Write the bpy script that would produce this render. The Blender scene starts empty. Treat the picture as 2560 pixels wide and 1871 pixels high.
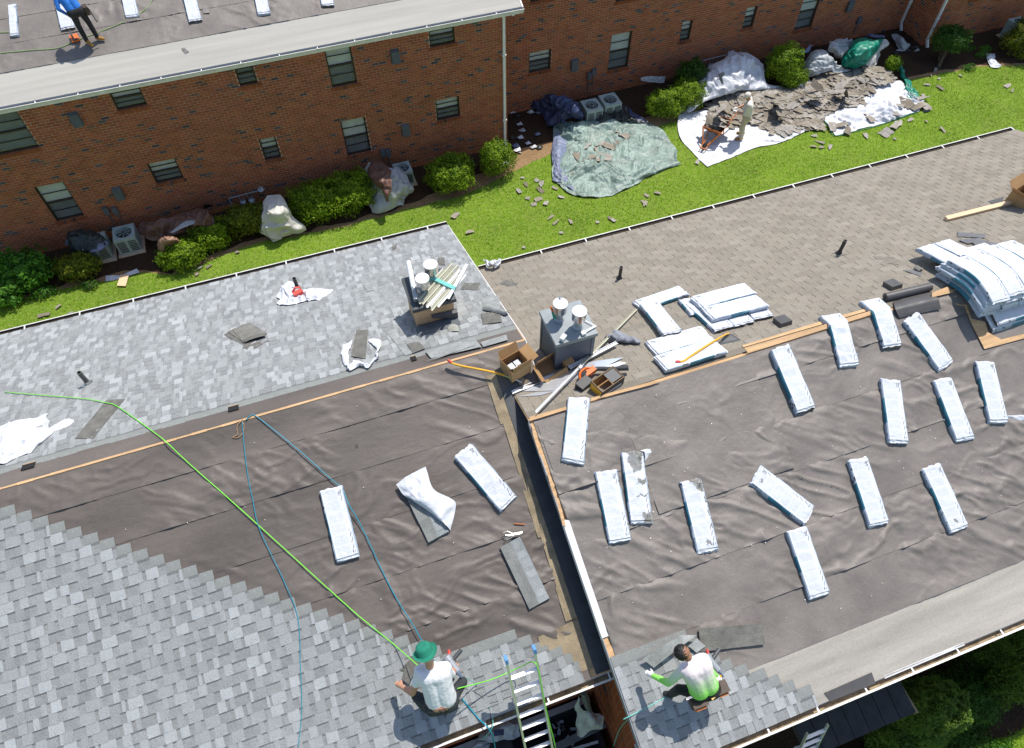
import bpy, bmesh, math, random
import numpy as np
from mathutils import Vector, Matrix
random.seed(11)
rng = np.random.default_rng(11)
scn = bpy.context.scene
COL = scn.collection

# ------------------------------------------------------------------ camera
FPX, CX, CY = 1840.0, 1280.0, 935.5          # focal length and centre in photograph pixels
RC = np.array([[9.42074145e-01, -2.75761909e-01, 1.90923217e-01],
               [-3.35404415e-01, -7.73823343e-01, 5.37309327e-01],
               [-4.28603857e-04, -5.70221715e-01, -8.21490726e-01]])
CAM = np.array([0.0, 0.0, 16.2])
cd = bpy.data.cameras.new('camera'); cam = bpy.data.objects.new('camera', cd); COL.objects.link(cam)
mw = Matrix.Identity(4)
for i in range(3):
    mw[i][0] = RC[i, 0]; mw[i][1] = -RC[i, 1]; mw[i][2] = -RC[i, 2]; mw[i][3] = CAM[i]
cam.matrix_world = mw
cd.sensor_fit = 'HORIZONTAL'; cd.sensor_width = 36.0; cd.lens = 36.0 * FPX / 2560.0
cd.clip_start = 0.1; cd.clip_end = 2000
scn.camera = cam
# ------------------------------------------------------------------ sky, sun, exposure
SUN = Vector((0.40, 0.31, 1.0)).normalized()
elev = math.asin(SUN.z); azim = math.atan2(SUN.x, SUN.y)
wd = bpy.data.worlds.new('World'); scn.world = wd; wd.use_nodes = True
wn = wd.node_tree; bg = wn.nodes['Background']
sk = wn.nodes.new('ShaderNodeTexSky'); sk.sky_type = 'NISHITA'; sk.sun_disc = False
sk.sun_elevation = elev; sk.sun_rotation = azim; sk.altitude = 50; sk.air_density = 1.0; sk.dust_density = 1.0
wn.links.new(sk.outputs[0], bg.inputs[0]); bg.inputs[1].default_value = 0.15
sd = bpy.data.lights.new('sun', 'SUN'); sd.energy = 4.2; sd.angle = math.radians(0.5); sd.color = (1.0, 0.955, 0.885)
so = bpy.data.objects.new('sun', sd); COL.objects.link(so)
so.rotation_euler = SUN.to_track_quat('Z', 'Y').to_euler(); so.location = (6, 6, 40)
vs = scn.view_settings; vs.view_transform = 'Standard'; vs.look = 'None'; vs.exposure = 0.2; vs.gamma = 1.0; vs.use_curve_mapping = False
scn.cycles.max_bounces = 6; scn.cycles.use_denoising = True

# ------------------------------------------------------------------ planes of the place (metres, z = 0 on the lawn)
T = 0.377                                     # roof pitch
EZ = 4.9                                      # eaves
PL = {'NL': (1.815, T), 'FL': (11.66, -T), 'NR': (0.41, T), 'FR': (10.171, -T), 'FB': (19.176, T)}
XL1, XR0 = 2.62, 2.15                         # right rake of the left roof, left rake of the right roof
YRL, YRR = 6.7375, 5.2905                     # ridges
WA, WB, WC, XC1, XC2 = 19.55, 21.18, 19.85, 6.78, 23.9   # brick walls of the far building
def zL(*a): y = a[-1]; return EZ + T * np.minimum(y - 1.815, 11.66 - y)
def zR(*a): y = a[-1]; return EZ + T * np.minimum(y - 0.41, 10.171 - y)
def zF(*a): y = a[-1]; return EZ + T * (y - 19.176)
def ray(px, py):
    d = RC @ np.array([px - CX, py - CY, FPX]); return d / np.linalg.norm(d)
def at(px, py, pl, off=0.0):                  # point of the place seen at a photograph pixel, on plane pl raised by off
    r = ray(px, py)
    if isinstance(pl, (int, float)):
        t = (pl + off - CAM[2]) / r[2]
    else:
        y0, s = PL[pl]; t = (EZ + off - s * y0 - CAM[2]) / (r[2] - s * r[1])
    return CAM + r * t
def atw(px, py, y):
    r = ray(px, py); return CAM + r * (y / r[1])
Z1 = lambda x, y: (x / 2.622, y / 2.622)
Z2 = lambda x, y: (850 + x / 2.622, y / 2.622)
Z3 = lambda x, y: (1700 + x / 2.622, y / 2.622)
Z4 = lambda x, y: (x / 2.622, 620 + y / 2.622)
Z5 = lambda x, y: (850 + x / 2.622, 620 + y / 2.622)
Z6 = lambda x, y: (1700 + x / 2.622, 620 + y / 2.622)
Z7 = lambda x, y: (850 + x / 2.619, 1240 + y / 2.619)
Z8 = lambda x, y: (1700 + x / 2.619, 1240 + y / 2.619)
ZP = lambda x, y: (940 + x / 5.5075, 1560 + y / 5.5075)
ZQ = lambda x, y: (1560 + x / 5.5075, 1560 + y / 5.5075)
ZC = lambda x, y: (960 + x / 5.5075, 620 + y / 5.5075)
ZD = lambda x, y: (1200 + x / 5.5075, 700 + y / 5.5075)
ZW = lambda x, y: (1700 + x / 6.883, 180 + y / 6.883)
ZB = lambda x, y: (60 + x / 8.696, y / 8.696)
ZT = lambda x, y: (1960 + x / 5.6525, 60 + y / 5.6525)
ZS = lambda x, y: (1560 + x / 5.6525, 680 + y / 5.6525)

# ------------------------------------------------------------------ noise
def _h(ix, iy, iz, s):
    n = (ix * 374761393 + iy * 668265263 + iz * 1274126177 + s * 974634533) & 0x7fffffff
    n = ((n ^ (n >> 13)) * 1103515245 + 12345) & 0x7fffffff
    n = ((n ^ (n >> 15)) * 1664525 + 1013904223) & 0x7fffffff
    return (n & 0xffff) / 65535.0
def vn(P, s=0):
    P = np.asarray(P, float); i = np.floor(P).astype(np.int64); f = P - i; f = f * f * f * (f * (f * 6 - 15) + 10)
    x, y, z = i[:, 0], i[:, 1], i[:, 2]; o = 0
    for a in (0, 1):
        for b in (0, 1):
            for c in (0, 1):
                w = (f[:, 0] if a else 1 - f[:, 0]) * (f[:, 1] if b else 1 - f[:, 1]) * (f[:, 2] if c else 1 - f[:, 2])
                o = o + w * _h(x + a, y + b, z + c, s)
    return o * 2 - 1
def fbm(P, s=0, n=3):
    o = 0; a = 1.0
    for k in range(n): o = o + a * vn(P * 2.03 ** k + 17.3 * k, s + k); a *= .5
    return o
def ridge(P, s=0, n=3):
    o = 0; a = 1.0
    for k in range(n): o = o + a * (1 - 2.2 * np.abs(vn(P * 2.07 ** k + 9.1 * k, s + k))); a *= .5
    return o

# ------------------------------------------------------------------ materials
def M(nt, op, *a):
    n = nt.nodes.new('ShaderNodeMath'); n.operation = op
    for i, v in enumerate(a):
        if isinstance(v, (int, float)): n.inputs[i].default_value = v
        else: nt.links.new(v, n.inputs[i])
    return n.outputs[0]
def MIX(nt, f, a, b, mode='MIX'):
    n = nt.nodes.new('ShaderNodeMix'); n.data_type = 'RGBA'; n.blend_type = mode
    for i, v in ((0, f), (6, a), (7, b)):
        if isinstance(v, (int, float)): n.inputs[i].default_value = v
        elif isinstance(v, tuple): n.inputs[i].default_value = (*v[:3], 1)
        else: nt.links.new(v, n.inputs[i])
    return n.outputs[2]
def NOISE(nt, co, scale, detail=3, rough=.55, out=0):
    n = nt.nodes.new('ShaderNodeTexNoise'); n.inputs['Scale'].default_value = scale; n.inputs['Detail'].default_value = detail; n.inputs['Roughness'].default_value = rough
    if co is not None: nt.links.new(co, n.inputs['Vector'])
    return n.outputs[out]
def RAMP(nt, f, lo, hi):
    n = nt.nodes.new('ShaderNodeMapRange'); n.inputs[1].default_value = lo; n.inputs[2].default_value = hi
    nt.links.new(f, n.inputs[0]); return n.outputs[0]
MATS = {}
def mat(name, col=(.5, .5, .5), rough=.8, var=.15, vs=6.0, fine=0, fs=300, bump=0, bs=80, attr=False, metal=0, spec=.5, stretch=None, rnd=0, transl=0, sheen=0):
    m = bpy.data.materials.new(name); m.use_nodes = True; nt = m.node_tree; b = nt.nodes['Principled BSDF']; MATS[name] = m
    tc = nt.nodes.new('ShaderNodeTexCoord'); co = tc.outputs['Object']
    if stretch:
        mp = nt.nodes.new('ShaderNodeMapping'); mp.inputs['Scale'].default_value = stretch; nt.links.new(co, mp.inputs[0]); co = mp.outputs[0]
    c = col
    if attr:
        a = nt.nodes.new('ShaderNodeVertexColor'); a.layer_name = 'Col'; c = a.outputs[0]
    if var:
        f = RAMP(nt, NOISE(nt, co, vs, 4), .3, .7)
        c = MIX(nt, 1.0, c, MIX(nt, f, (1 - var,) * 3, (1 + var,) * 3), 'MULTIPLY')
    if fine:
        f = RAMP(nt, NOISE(nt, co, fs, 1), .3, .7)
        c = MIX(nt, 1.0, c, MIX(nt, f, (1 - fine,) * 3, (1 + fine,) * 3), 'MULTIPLY')
    if rnd:
        oi = nt.nodes.new('ShaderNodeObjectInfo')
        c = MIX(nt, 1.0, c, MIX(nt, oi.outputs['Random'], (1 - rnd,) * 3, (1 + rnd,) * 3), 'MULTIPLY')
    if isinstance(c, tuple): b.inputs['Base Color'].default_value = (*c, 1)
    else: nt.links.new(c, b.inputs['Base Color'])
    b.inputs['Roughness'].default_value = rough; b.inputs['Metallic'].default_value = metal; b.inputs['Specular IOR Level'].default_value = spec
    if sheen: b.inputs['Sheen Weight'].default_value = sheen
    if bump:
        bn = nt.nodes.new('ShaderNodeBump'); bn.inputs['Strength'].default_value = 1.0; bn.inputs['Distance'].default_value = bump
        nt.links.new(NOISE(nt, co, bs, 3), bn.inputs['Height']); nt.links.new(bn.outputs[0], b.inputs['Normal'])
    if transl:
        tr = nt.nodes.new('ShaderNodeBsdfTranslucent'); mx = nt.nodes.new('ShaderNodeMixShader'); mx.inputs[0].default_value = transl
        out = nt.nodes['Material Output']
        if isinstance(c, tuple): tr.inputs[0].default_value = (*c, 1)
        else: nt.links.new(c, tr.inputs[0])
        nt.links.new(b.outputs[0], mx.inputs[1]); nt.links.new(tr.outputs[0], mx.inputs[2]); nt.links.new(mx.outputs[0], out.inputs[0])
    return m
mat('shingle', attr=True, rough=.95, var=.10, vs=3, fine=.34, fs=130, bump=.002, bs=260, spec=.2)
mat('brick', attr=True, rough=.9, var=.12, vs=2.5, fine=.16, fs=90, bump=.002, bs=150, spec=.2)
mat('mortar', (.54, .42, .32), rough=.95, var=.2, vs=3)
mat('felt', (.190, .166, .146), rough=.54, var=.2, vs=1.6, fine=.08, fs=60, bump=.007, bs=13, spec=.42)
mat('felt_left', (.128, .107, .092), rough=.54, var=.24, vs=1.4, fine=.08, fs=60, bump=.006, bs=13, spec=.42, stretch=(.35, 1, 1))
mat('felt_roll', (.085, .08, .077), rough=.45, var=.12, vs=6, spec=.5)
mat('membrane', (.37, .34, .295), rough=.9, var=.2, vs=2.2, fine=.16, fs=130, stretch=(.18, 2.2, 2.2), spec=.2)
mat('membrane_pale', (.43, .41, .36), rough=.9, var=.1, vs=2.2, fine=.06, fs=130, stretch=(.1, 2.6, 2.6), spec=.2)
mat('plywood', (.57, .36, .185), rough=.8, var=.22, vs=7, fine=.12, fs=60, stretch=(.3, 3, 3))
mat('lumber', (.72, .52, .32), rough=.75, var=.14, vs=6, stretch=(.3, 5, 5))
mat('oldboard', (.28, .22, .14), rough=.9, var=.3, vs=5, fine=.2, fs=80)
mat('white_metal', (.80, .79, .77), rough=.38, var=.06, vs=4, spec=.5)
mat('gutter_white', (.72, .69, .63), rough=.5, var=.14, vs=5, fine=.06, fs=60)
mat('gutter_dark', (.055, .042, .03), rough=.9, var=.3, vs=9)
mat('gutter_in', (.34, .265, .17), rough=.9, var=.4, vs=9, fine=.2, fs=80)
mat('dark_metal', (.05, .055, .06), rough=.5, var=.2)
mat('steel', (.62, .62, .62), rough=.22, var=.05, metal=1.0)
mat('alu', (.70, .71, .73), rough=.36, var=.08, metal=.6)
mat('grey_paint', (.25, .28, .29), rough=.55, var=.1, vs=5)
mat('grey_siding', (.10, .12, .14), rough=.6, var=.1, vs=5)
mat('black_pipe', (.03, .03, .03), rough=.5, var=.2)
mat('pipe_metal', (.10, .095, .085), rough=.6, var=.3)
mat('ac_paint', (.36, .44, .42), rough=.5, var=.12, vs=5)
mat('dark', (.012, .012, .013), rough=.9, var=.1)
mat('shade_grey', (.10, .11, .12), rough=.7, var=.15)
mat('frame_brown', (.035, .022, .018), rough=.5, var=.2)
mat('blind', (.80, .86, .80), rough=.7, var=.1, vs=3)
mat('blind_grey', (.24, .265, .27), rough=.7, var=.12, vs=3)
mat('cardboard', (.44, .27, .12), rough=.85, var=.12, vs=4, fine=.05, fs=100)
mat('cardboard_in', (.36, .21, .09), rough=.85, var=.12, vs=4)
mat('yellow', (.78, .40, .03), rough=.4, var=.12, vs=8)
mat('red', (.65, .07, .05), rough=.5, var=.1)
mat('orange', (.75, .16, .02), rough=.42, var=.12, vs=9)
mat('rust_orange', (.50, .15, .03), rough=.6, var=.35, vs=9)
mat('green_plastic', (.02, .28, .19), rough=.35, var=.1)
mat('blue_plastic', (.12, .30, .62), rough=.4, var=.1)
mat('rope_green', (.20, .72, .05), rough=.6, var=.15, vs=60)
mat('rope_pale', (.28, .42, .13), rough=.7, var=.15, vs=60)
mat('hose_blue', (.02, .26, .36), rough=.4, var=.1, vs=20)
mat('hose_black', (.015, .015, .016), rough=.45, var=.1)
mat('rope_tan', (.35, .22, .12), rough=.8, var=.2)
mat('skin', (.52, .27, .17), rough=.55, var=.08, vs=12)
mat('skin_dark', (.30, .14, .075), rough=.55, var=.08, vs=12)
mat('tshirt', (.78, .77, .78), rough=.85, var=.05, vs=8, bump=.03, bs=4.5)
mat('denim', (.035, .038, .042), rough=.85, var=.25, vs=8, bump=.008, bs=12)
mat('black_cloth', (.018, .016, .016), rough=.85, var=.25, vs=8, bump=.008, bs=12)
mat('beige_cloth', (.76, .69, .61), rough=.85, var=.1, vs=6, bump=.01, bs=9)
mat('khaki', (.56, .47, .33), rough=.85, var=.14, vs=6, bump=.01, bs=9)
mat('blue_cloth', (.02, .18, .60), rough=.7, var=.1, vs=6, bump=.01, bs=9)
mat('hair', (.012, .010, .009), rough=.5, var=.3, vs=40, bump=.006, bs=90)
mat('hat_green', (.014, .20, .125), rough=.9, var=.12, vs=10)
mat('boot', (.36, .17, .03), rough=.7, var=.3, vs=20)
mat('shoe', (.02, .018, .018), rough=.6, var=.2)
mat('leather', (.06, .035, .022), rough=.6, var=.3, vs=14)
mat('glove', (.72, .68, .66), rough=.8, var=.06)
mat('tarp_white', (.63, .64, .675), rough=.42, var=.06, vs=5, bump=.01, bs=16, spec=.4)
mat('tarp_grey', (.40, .42, .43), rough=.42, var=.12, vs=3, bump=.012, bs=12, spec=.5)
mat('tarp_cream', (.60, .575, .52), rough=.5, var=.06, vs=3, bump=.012, bs=12, spec=.4)
mat('tarp_brown', (.15, .075, .055), rough=.5, var=.2, vs=4, spec=.45)
mat('tarp_navy', (.035, .05, .12), rough=.42, var=.2, vs=4, spec=.5)
mat('tarp_green', (.0, .20, .13), rough=.45, var=.12, vs=4, spec=.6)
mat('tarp_dark', (.02, .028, .026), rough=.4, var=.25, vs=4, spec=.5)
mat('tarp_sage', (.21, .285, .25), rough=.48, var=.35, vs=2.2, fine=.22, fs=20, bump=.035, bs=8, spec=.5)
mat('tarp_blueback', (.17, .20, .30), rough=.45, var=.2, vs=3, spec=.5)
mat('plastic_white', (.78, .79, .80), rough=.35, var=.05, spec=.5)
mat('leaf', attr=True, rough=.6, var=.25, vs=3, spec=.3, transl=.25)
mat('bark', (.10, .07, .045), rough=.95, var=.3, vs=12)
mat('metal_grey', (.36, .38, .40), rough=.42, var=.1, metal=.3)
mat('scrap', attr=True, rough=.95, var=.2, vs=7, fine=.16, fs=60, spec=.2)
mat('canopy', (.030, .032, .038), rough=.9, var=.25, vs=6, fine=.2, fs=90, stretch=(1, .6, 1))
mat('grassblade', attr=True, rough=.6, var=.3, vs=.9, spec=.25, transl=.3)
mat('fan', (.08, .09, .09), rough=.5, var=.2)
# glass: thin, half see-through, mirrors the lawn
m = bpy.data.materials.new('glass'); m.use_nodes = True; MATS['glass'] = m; nt = m.node_tree
b = nt.nodes['Principled BSDF']; b.inputs['Base Color'].default_value = (.05, .06, .06, 1); b.inputs['Roughness'].default_value = .04; b.inputs['Specular IOR Level'].default_value = .9
tr = nt.nodes.new('ShaderNodeBsdfTransparent'); mx = nt.nodes.new('ShaderNodeMixShader'); mx.inputs[0].default_value = .13
nt.links.new(tr.outputs[0], mx.inputs[1]); nt.links.new(b.outputs[0], mx.inputs[2]); nt.links.new(mx.outputs[0], nt.nodes['Material Output'].inputs[0])
# plastic wrapper of the shingle bundles: colour by face, faint print on the top face by UV
m = bpy.data.materials.new('wrap'); m.use_nodes = True; MATS['wrap'] = m; nt = m.node_tree; b = nt.nodes['Principled BSDF']
uvn = nt.nodes.new('ShaderNodeUVMap'); uvn.uv_map = 'UVMap'; sp = nt.nodes.new('ShaderNodeSeparateXYZ'); nt.links.new(uvn.outputs[0], sp.inputs[0]); u, v = sp.outputs[0], sp.outputs[1]
a = nt.nodes.new('ShaderNodeVertexColor'); a.layer_name = 'Col'
lt = lambda x, y: M(nt, 'LESS_THAN', x, y)
near = lambda x, c0, w: lt(M(nt, 'ABSOLUTE', M(nt, 'SUBTRACT', x, c0)), w)
oi = nt.nodes.new('ShaderNodeObjectInfo'); rndv = oi.outputs['Random']
wn1 = nt.nodes.new('ShaderNodeTexNoise'); wn1.inputs['Scale'].default_value = 1.0; wn1.inputs['Detail'].default_value = 1
cmb = nt.nodes.new('ShaderNodeCombineXYZ'); nt.links.new(M(nt, 'MULTIPLY', u, 90.0), cmb.inputs[0]); nt.links.new(M(nt, 'MULTIPLY', v, 60.0), cmb.inputs[1]); nt.links.new(M(nt, 'MULTIPLY', rndv, 50.0), cmb.inputs[2]); nt.links.new(cmb.outputs[0], wn1.inputs['Vector'])
text = M(nt, 'MULTIPLY', M(nt, 'MULTIPLY', lt(M(nt, 'FRACT', M(nt, 'MULTIPLY', v, 34.0)), .55), near(v, .42, .30)), M(nt, 'MULTIPLY', near(M(nt, 'FRACT', M(nt, 'MULTIPLY', u, 6.0)), .5, .44), M(nt, 'GREATER_THAN', wn1.outputs[0], .44)))
dash = M(nt, 'MULTIPLY', lt(M(nt, 'ABSOLUTE', M(nt, 'SUBTRACT', M(nt, 'FRACT', M(nt, 'ADD', M(nt, 'MULTIPLY', u, 11.0), M(nt, 'MULTIPLY', v, 9.0))), .5)), .13), near(v, .86, .042))
dash = M(nt, 'MULTIPLY', dash, M(nt, 'ADD', near(u, .80, .17), near(u, .12, .09)))
endd = M(nt, 'MULTIPLY', near(u, .955, .022), near(v, .80, .018))
endd2 = M(nt, 'MULTIPLY', M(nt, 'MULTIPLY', near(u, .085, .04), near(v, .80, .07)), M(nt, 'GREATER_THAN', wn1.outputs[0], .5))
dash = M(nt, 'MINIMUM', M(nt, 'ADD', M(nt, 'ADD', dash, endd), endd2), 1.0)
c = MIX(nt, M(nt, 'MULTIPLY', text, .5), a.outputs[0], (.33, .36, .41)); c = MIX(nt, M(nt, 'MULTIPLY', dash, .85), c, (.03, .035, .04))
nt.links.new(c, b.inputs['Base Color']); b.inputs['Roughness'].default_value = .38; b.inputs['Specular IOR Level'].default_value = .45
tc = nt.nodes.new('ShaderNodeTexCoord'); bn = nt.nodes.new('ShaderNodeBump'); bn.inputs['Distance'].default_value = .006
nt.links.new(NOISE(nt, tc.outputs['Object'], 14, 3), bn.inputs['Height']); nt.links.new(bn.outputs[0], b.inputs['Normal'])
# lawn and soil by position
def ground_mat(name, cols, vs, fs):
    m = bpy.data.materials.new(name); m.use_nodes = True; MATS[name] = m; nt = m.node_tree; b = nt.nodes['Principled BSDF']
    tc = nt.nodes.new('ShaderNodeTexCoord'); co = tc.outputs['Object']
    c = MIX(nt, RAMP(nt, NOISE(nt, co, vs, 5, .65), .35, .65), cols[0], cols[1]); c = MIX(nt, RAMP(nt, NOISE(nt, co, fs, 4, .7), .42, .72), c, cols[2])
    nt.links.new(c, b.inputs['Base Color']); b.inputs['Roughness'].default_value = .95; b.inputs['Specular IOR Level'].default_value = .1
    bn = nt.nodes.new('ShaderNodeBump'); bn.inputs['Distance'].default_value = .03; nt.links.new(NOISE(nt, co, fs * 1.6, 4, .7), bn.inputs['Height']); nt.links.new(bn.outputs[0], b.inputs['Normal'])
ground_mat('lawn', ((.10, .19, .012), (.17, .29, .020), (.25, .30, .07)), .55, 9)
ground_mat('mulch', ((.030, .018, .012), (.055, .032, .020), (.10, .065, .04)), 1.2, 22)
ground_mat('soil', ((.30, .19, .10), (.40, .27, .15), (.20, .12, .06)), 1.5, 18)
# ------------------------------------------------------------------ mesh helpers
class MB:
    def __init__(s): s.V = []; s.F = []; s.C = []; s.I = []; s.U = {}; s.n = 0
    def add(s, V, F, col=None, mi=0):
        V = np.asarray(V, float).reshape(-1, 3); o = s.n; s.V.append(V); s.n += len(V)
        for k, f in enumerate(F):
            s.F.append(tuple(int(i) + o for i in f)); s.I.append(mi if isinstance(mi, int) else mi[k])
            s.C.append((1, 1, 1) if col is None else (col if isinstance(col, tuple) else col[k]))
        return s
    def hexa(s, P, col=None, mi=0):           # 8 points, bottom 4 then top 4
        return s.add(P, [(3, 2, 1, 0), (4, 5, 6, 7), (0, 1, 5, 4), (1, 2, 6, 5), (2, 3, 7, 6), (3, 0, 4, 7)], col, mi)
    def box(s, x0, x1, y0, y1, z0, z1, col=None, mi=0):
        return s.hexa([(x0, y0, z0), (x1, y0, z0), (x1, y1, z0), (x0, y1, z0), (x0, y0, z1), (x1, y0, z1), (x1, y1, z1), (x0, y1, z1)], col, mi)
    def obox(s, c, ex, ey, ez, hx, hy, hz, col=None, mi=0):   # oriented box, half sizes
        c, ex, ey, ez = (np.asarray(a, float) for a in (c, ex, ey, ez))
        P = [c + ex * hx * a + ey * hy * b_ + ez * hz * d for d in (-1, 1) for a, b_ in ((-1, -1), (1, -1), (1, 1), (-1, 1))]
        return s.hexa(P, col, mi)
    def bar(s, p, q, w, h, up=(0, 0, 1), col=None, mi=0):
        p, q = np.asarray(p, float), np.asarray(q, float); d = q - p; L = np.linalg.norm(d); d /= L
        sd_ = np.cross(d, np.asarray(up, float)); sd_ /= np.linalg.norm(sd_); u_ = np.cross(sd_, d)
        return s.obox((p + q) / 2, d, sd_, u_, L / 2, w / 2, h / 2, col, mi)
    def tube(s, pts, r, n=8, col=None, mi=0, cap=True):
        P = np.asarray(pts, float); m_ = len(P); R_ = np.full(m_, r) if np.isscalar(r) else np.asarray(r, float)
        tn = np.gradient(P, axis=0); tn /= np.linalg.norm(tn, axis=1)[:, None] + 1e-9
        a = np.array([0, 0, 1.0]) if abs(tn[0][2]) < .9 else np.array([1.0, 0, 0]); V = []
        for i in range(m_):
            e1 = np.cross(tn[i], a); e1 /= np.linalg.norm(e1) + 1e-9; e2 = np.cross(tn[i], e1); a = -np.cross(tn[i], e1) if False else a
            for k in range(n):
                t = 2 * math.pi * k / n; V.append(P[i] + R_[i] * (math.cos(t) * e1 + math.sin(t) * e2))
        F = [(i * n + k, i * n + (k + 1) % n, (i + 1) * n + (k + 1) % n, (i + 1) * n + k) for i in range(m_ - 1) for k in range(n)]
        if cap: F += [tuple(range(n))[::-1], tuple((m_ - 1) * n + k for k in range(n))]
        return s.add(V, F, col, mi)
    def lathe(s, c, prof, n=24, ax=(0, 0, 1), col=None, mi=0):  # prof: (radius, height)
        c = np.asarray(c, float); ax = np.asarray(ax, float); ax /= np.linalg.norm(ax)
        a = np.array([1.0, 0, 0]) if abs(ax[0]) < .9 else np.array([0, 1.0, 0]); e1 = np.cross(ax, a); e1 /= np.linalg.norm(e1); e2 = np.cross(ax, e1)
        V = [c + ax * h + max(r, 1e-4) * (math.cos(2 * math.pi * k / n) * e1 + math.sin(2 * math.pi * k / n) * e2) for r, h in prof for k in range(n)]
        F = [(i * n + k, i * n + (k + 1) % n, (i + 1) * n + (k + 1) % n, (i + 1) * n + k) for i in range(len(prof) - 1) for k in range(n)]
        return s.add(V, F, col, mi)
    def grid(s, G, col=None, mi=0):            # G (n,m,3)
        n, m_ = G.shape[:2]; F = [(i * m_ + j, i * m_ + j + 1, (i + 1) * m_ + j + 1, (i + 1) * m_ + j) for i in range(n - 1) for j in range(m_ - 1)]
        return s.add(G.reshape(-1, 3), F, col, mi)
    def mesh(s, name, mats, smooth=False, off=None, uv=None):
        V = np.concatenate(s.V) if s.V else np.zeros((0, 3))
        if off is not None: V = V - np.asarray(off)
        me = bpy.data.meshes.new(name); me.from_pydata(V.tolist(), [], s.F)
        for q in (mats if isinstance(mats, (list, tuple)) else [mats]): me.materials.append(MATS[q])
        me.polygons.foreach_set('material_index', s.I)
        lt_ = np.empty(len(me.polygons), np.int32); me.polygons.foreach_get('loop_total', lt_)
        ca = me.color_attributes.new('Col', 'FLOAT_COLOR', 'CORNER'); c4 = np.ones((len(s.C), 4), np.float32); c4[:, :3] = np.array(s.C, np.float32)
        ca.data.foreach_set('color', np.repeat(c4, lt_, axis=0).ravel())
        if uv is not None:
            ul = me.uv_layers.new(name='UVMap'); ul.data.foreach_set('uv', np.asarray(uv, np.float32).ravel())
        if smooth: me.polygons.foreach_set('use_smooth', np.ones(len(me.polygons), bool))
        me.update(); return me
def link(o, parent=None, label=None, cat=None, group=None, kind=None):
    COL.objects.link(o)
    if parent is not None:
        o.parent = parent
        o.matrix_parent_inverse = Matrix.Translation(-Vector(parent.location))
    for k, v_ in (('label', label), ('category', cat), ('group', group), ('kind', kind)):
        if v_: o[k] = v_
    return o
def ob(name, mb, mats, parent=None, label=None, cat=None, group=None, kind=None, smooth=False, uv=None):
    """One mesh object out of world-space geometry; a top-level thing gets its origin at its base."""
    off = None
    if parent is None:
        V = np.concatenate(mb.V); off = np.array([V[:, 0].mean(), V[:, 1].mean(), V[:, 2].min()])
    me = mb.mesh(name, mats, smooth, off, uv); o = bpy.data.objects.new(name, me)
    if off is not None: o.location = off
    return link(o, parent, label, cat, group, kind)
def thing(name, loc, label, cat, group=None):
    o = bpy.data.objects.new(name, None); o.location = loc; o.empty_display_size = .2
    return link(o, None, label, cat, group)
def inst(name, me, mtx, parent):
    o = bpy.data.objects.new(name, me); COL.objects.link(o); o.matrix_local = Matrix.Identity(4)
    o.parent = parent; o.matrix_parent_inverse = Matrix.Translation(-Vector(parent.location)); o.matrix_basis = mtx
    return o
def spline(pts, n=8):
    P = [np.asarray(p, float) for p in pts]; P = [2 * P[0] - P[1]] + P + [2 * P[-1] - P[-2]]; o = []
    for i in range(1, len(P) - 2):
        a, b_, c_, d = P[i - 1:i + 3]
        for k in range(n):
            t = k / n; o.append(.5 * (2 * b_ + (c_ - a) * t + (2 * a - 5 * b_ + 4 * c_ - d) * t * t + (3 * b_ - a - 3 * c_ + d) * t ** 3))
    o.append(P[-2]); return np.array(o)
def inpoly(x, y, poly):
    x = np.asarray(x); y = np.asarray(y); r = np.zeros(x.shape, bool); j = len(poly) - 1
    for i in range(len(poly)):
        xi, yi = poly[i][:2]; xj, yj = poly[j][:2]
        c_ = ((yi > y) != (yj > y)) & (x < (xj - xi) * (y - yi) / (yj - yi + 1e-12) + xi); r ^= c_; j = i
    return r
def basis(pl):                                # slope axes: along the eave, up the slope, normal
    s = PL[pl][1]; k = 1 / math.hypot(1, T)
    if s > 0: return np.array([1., 0, 0]), np.array([0, k, k * T]), np.array([0, -k * T, k])
    return np.array([-1., 0, 0]), np.array([0, -k, k * T]), np.array([0, k * T, k])
KS = math.hypot(1, T)

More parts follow.
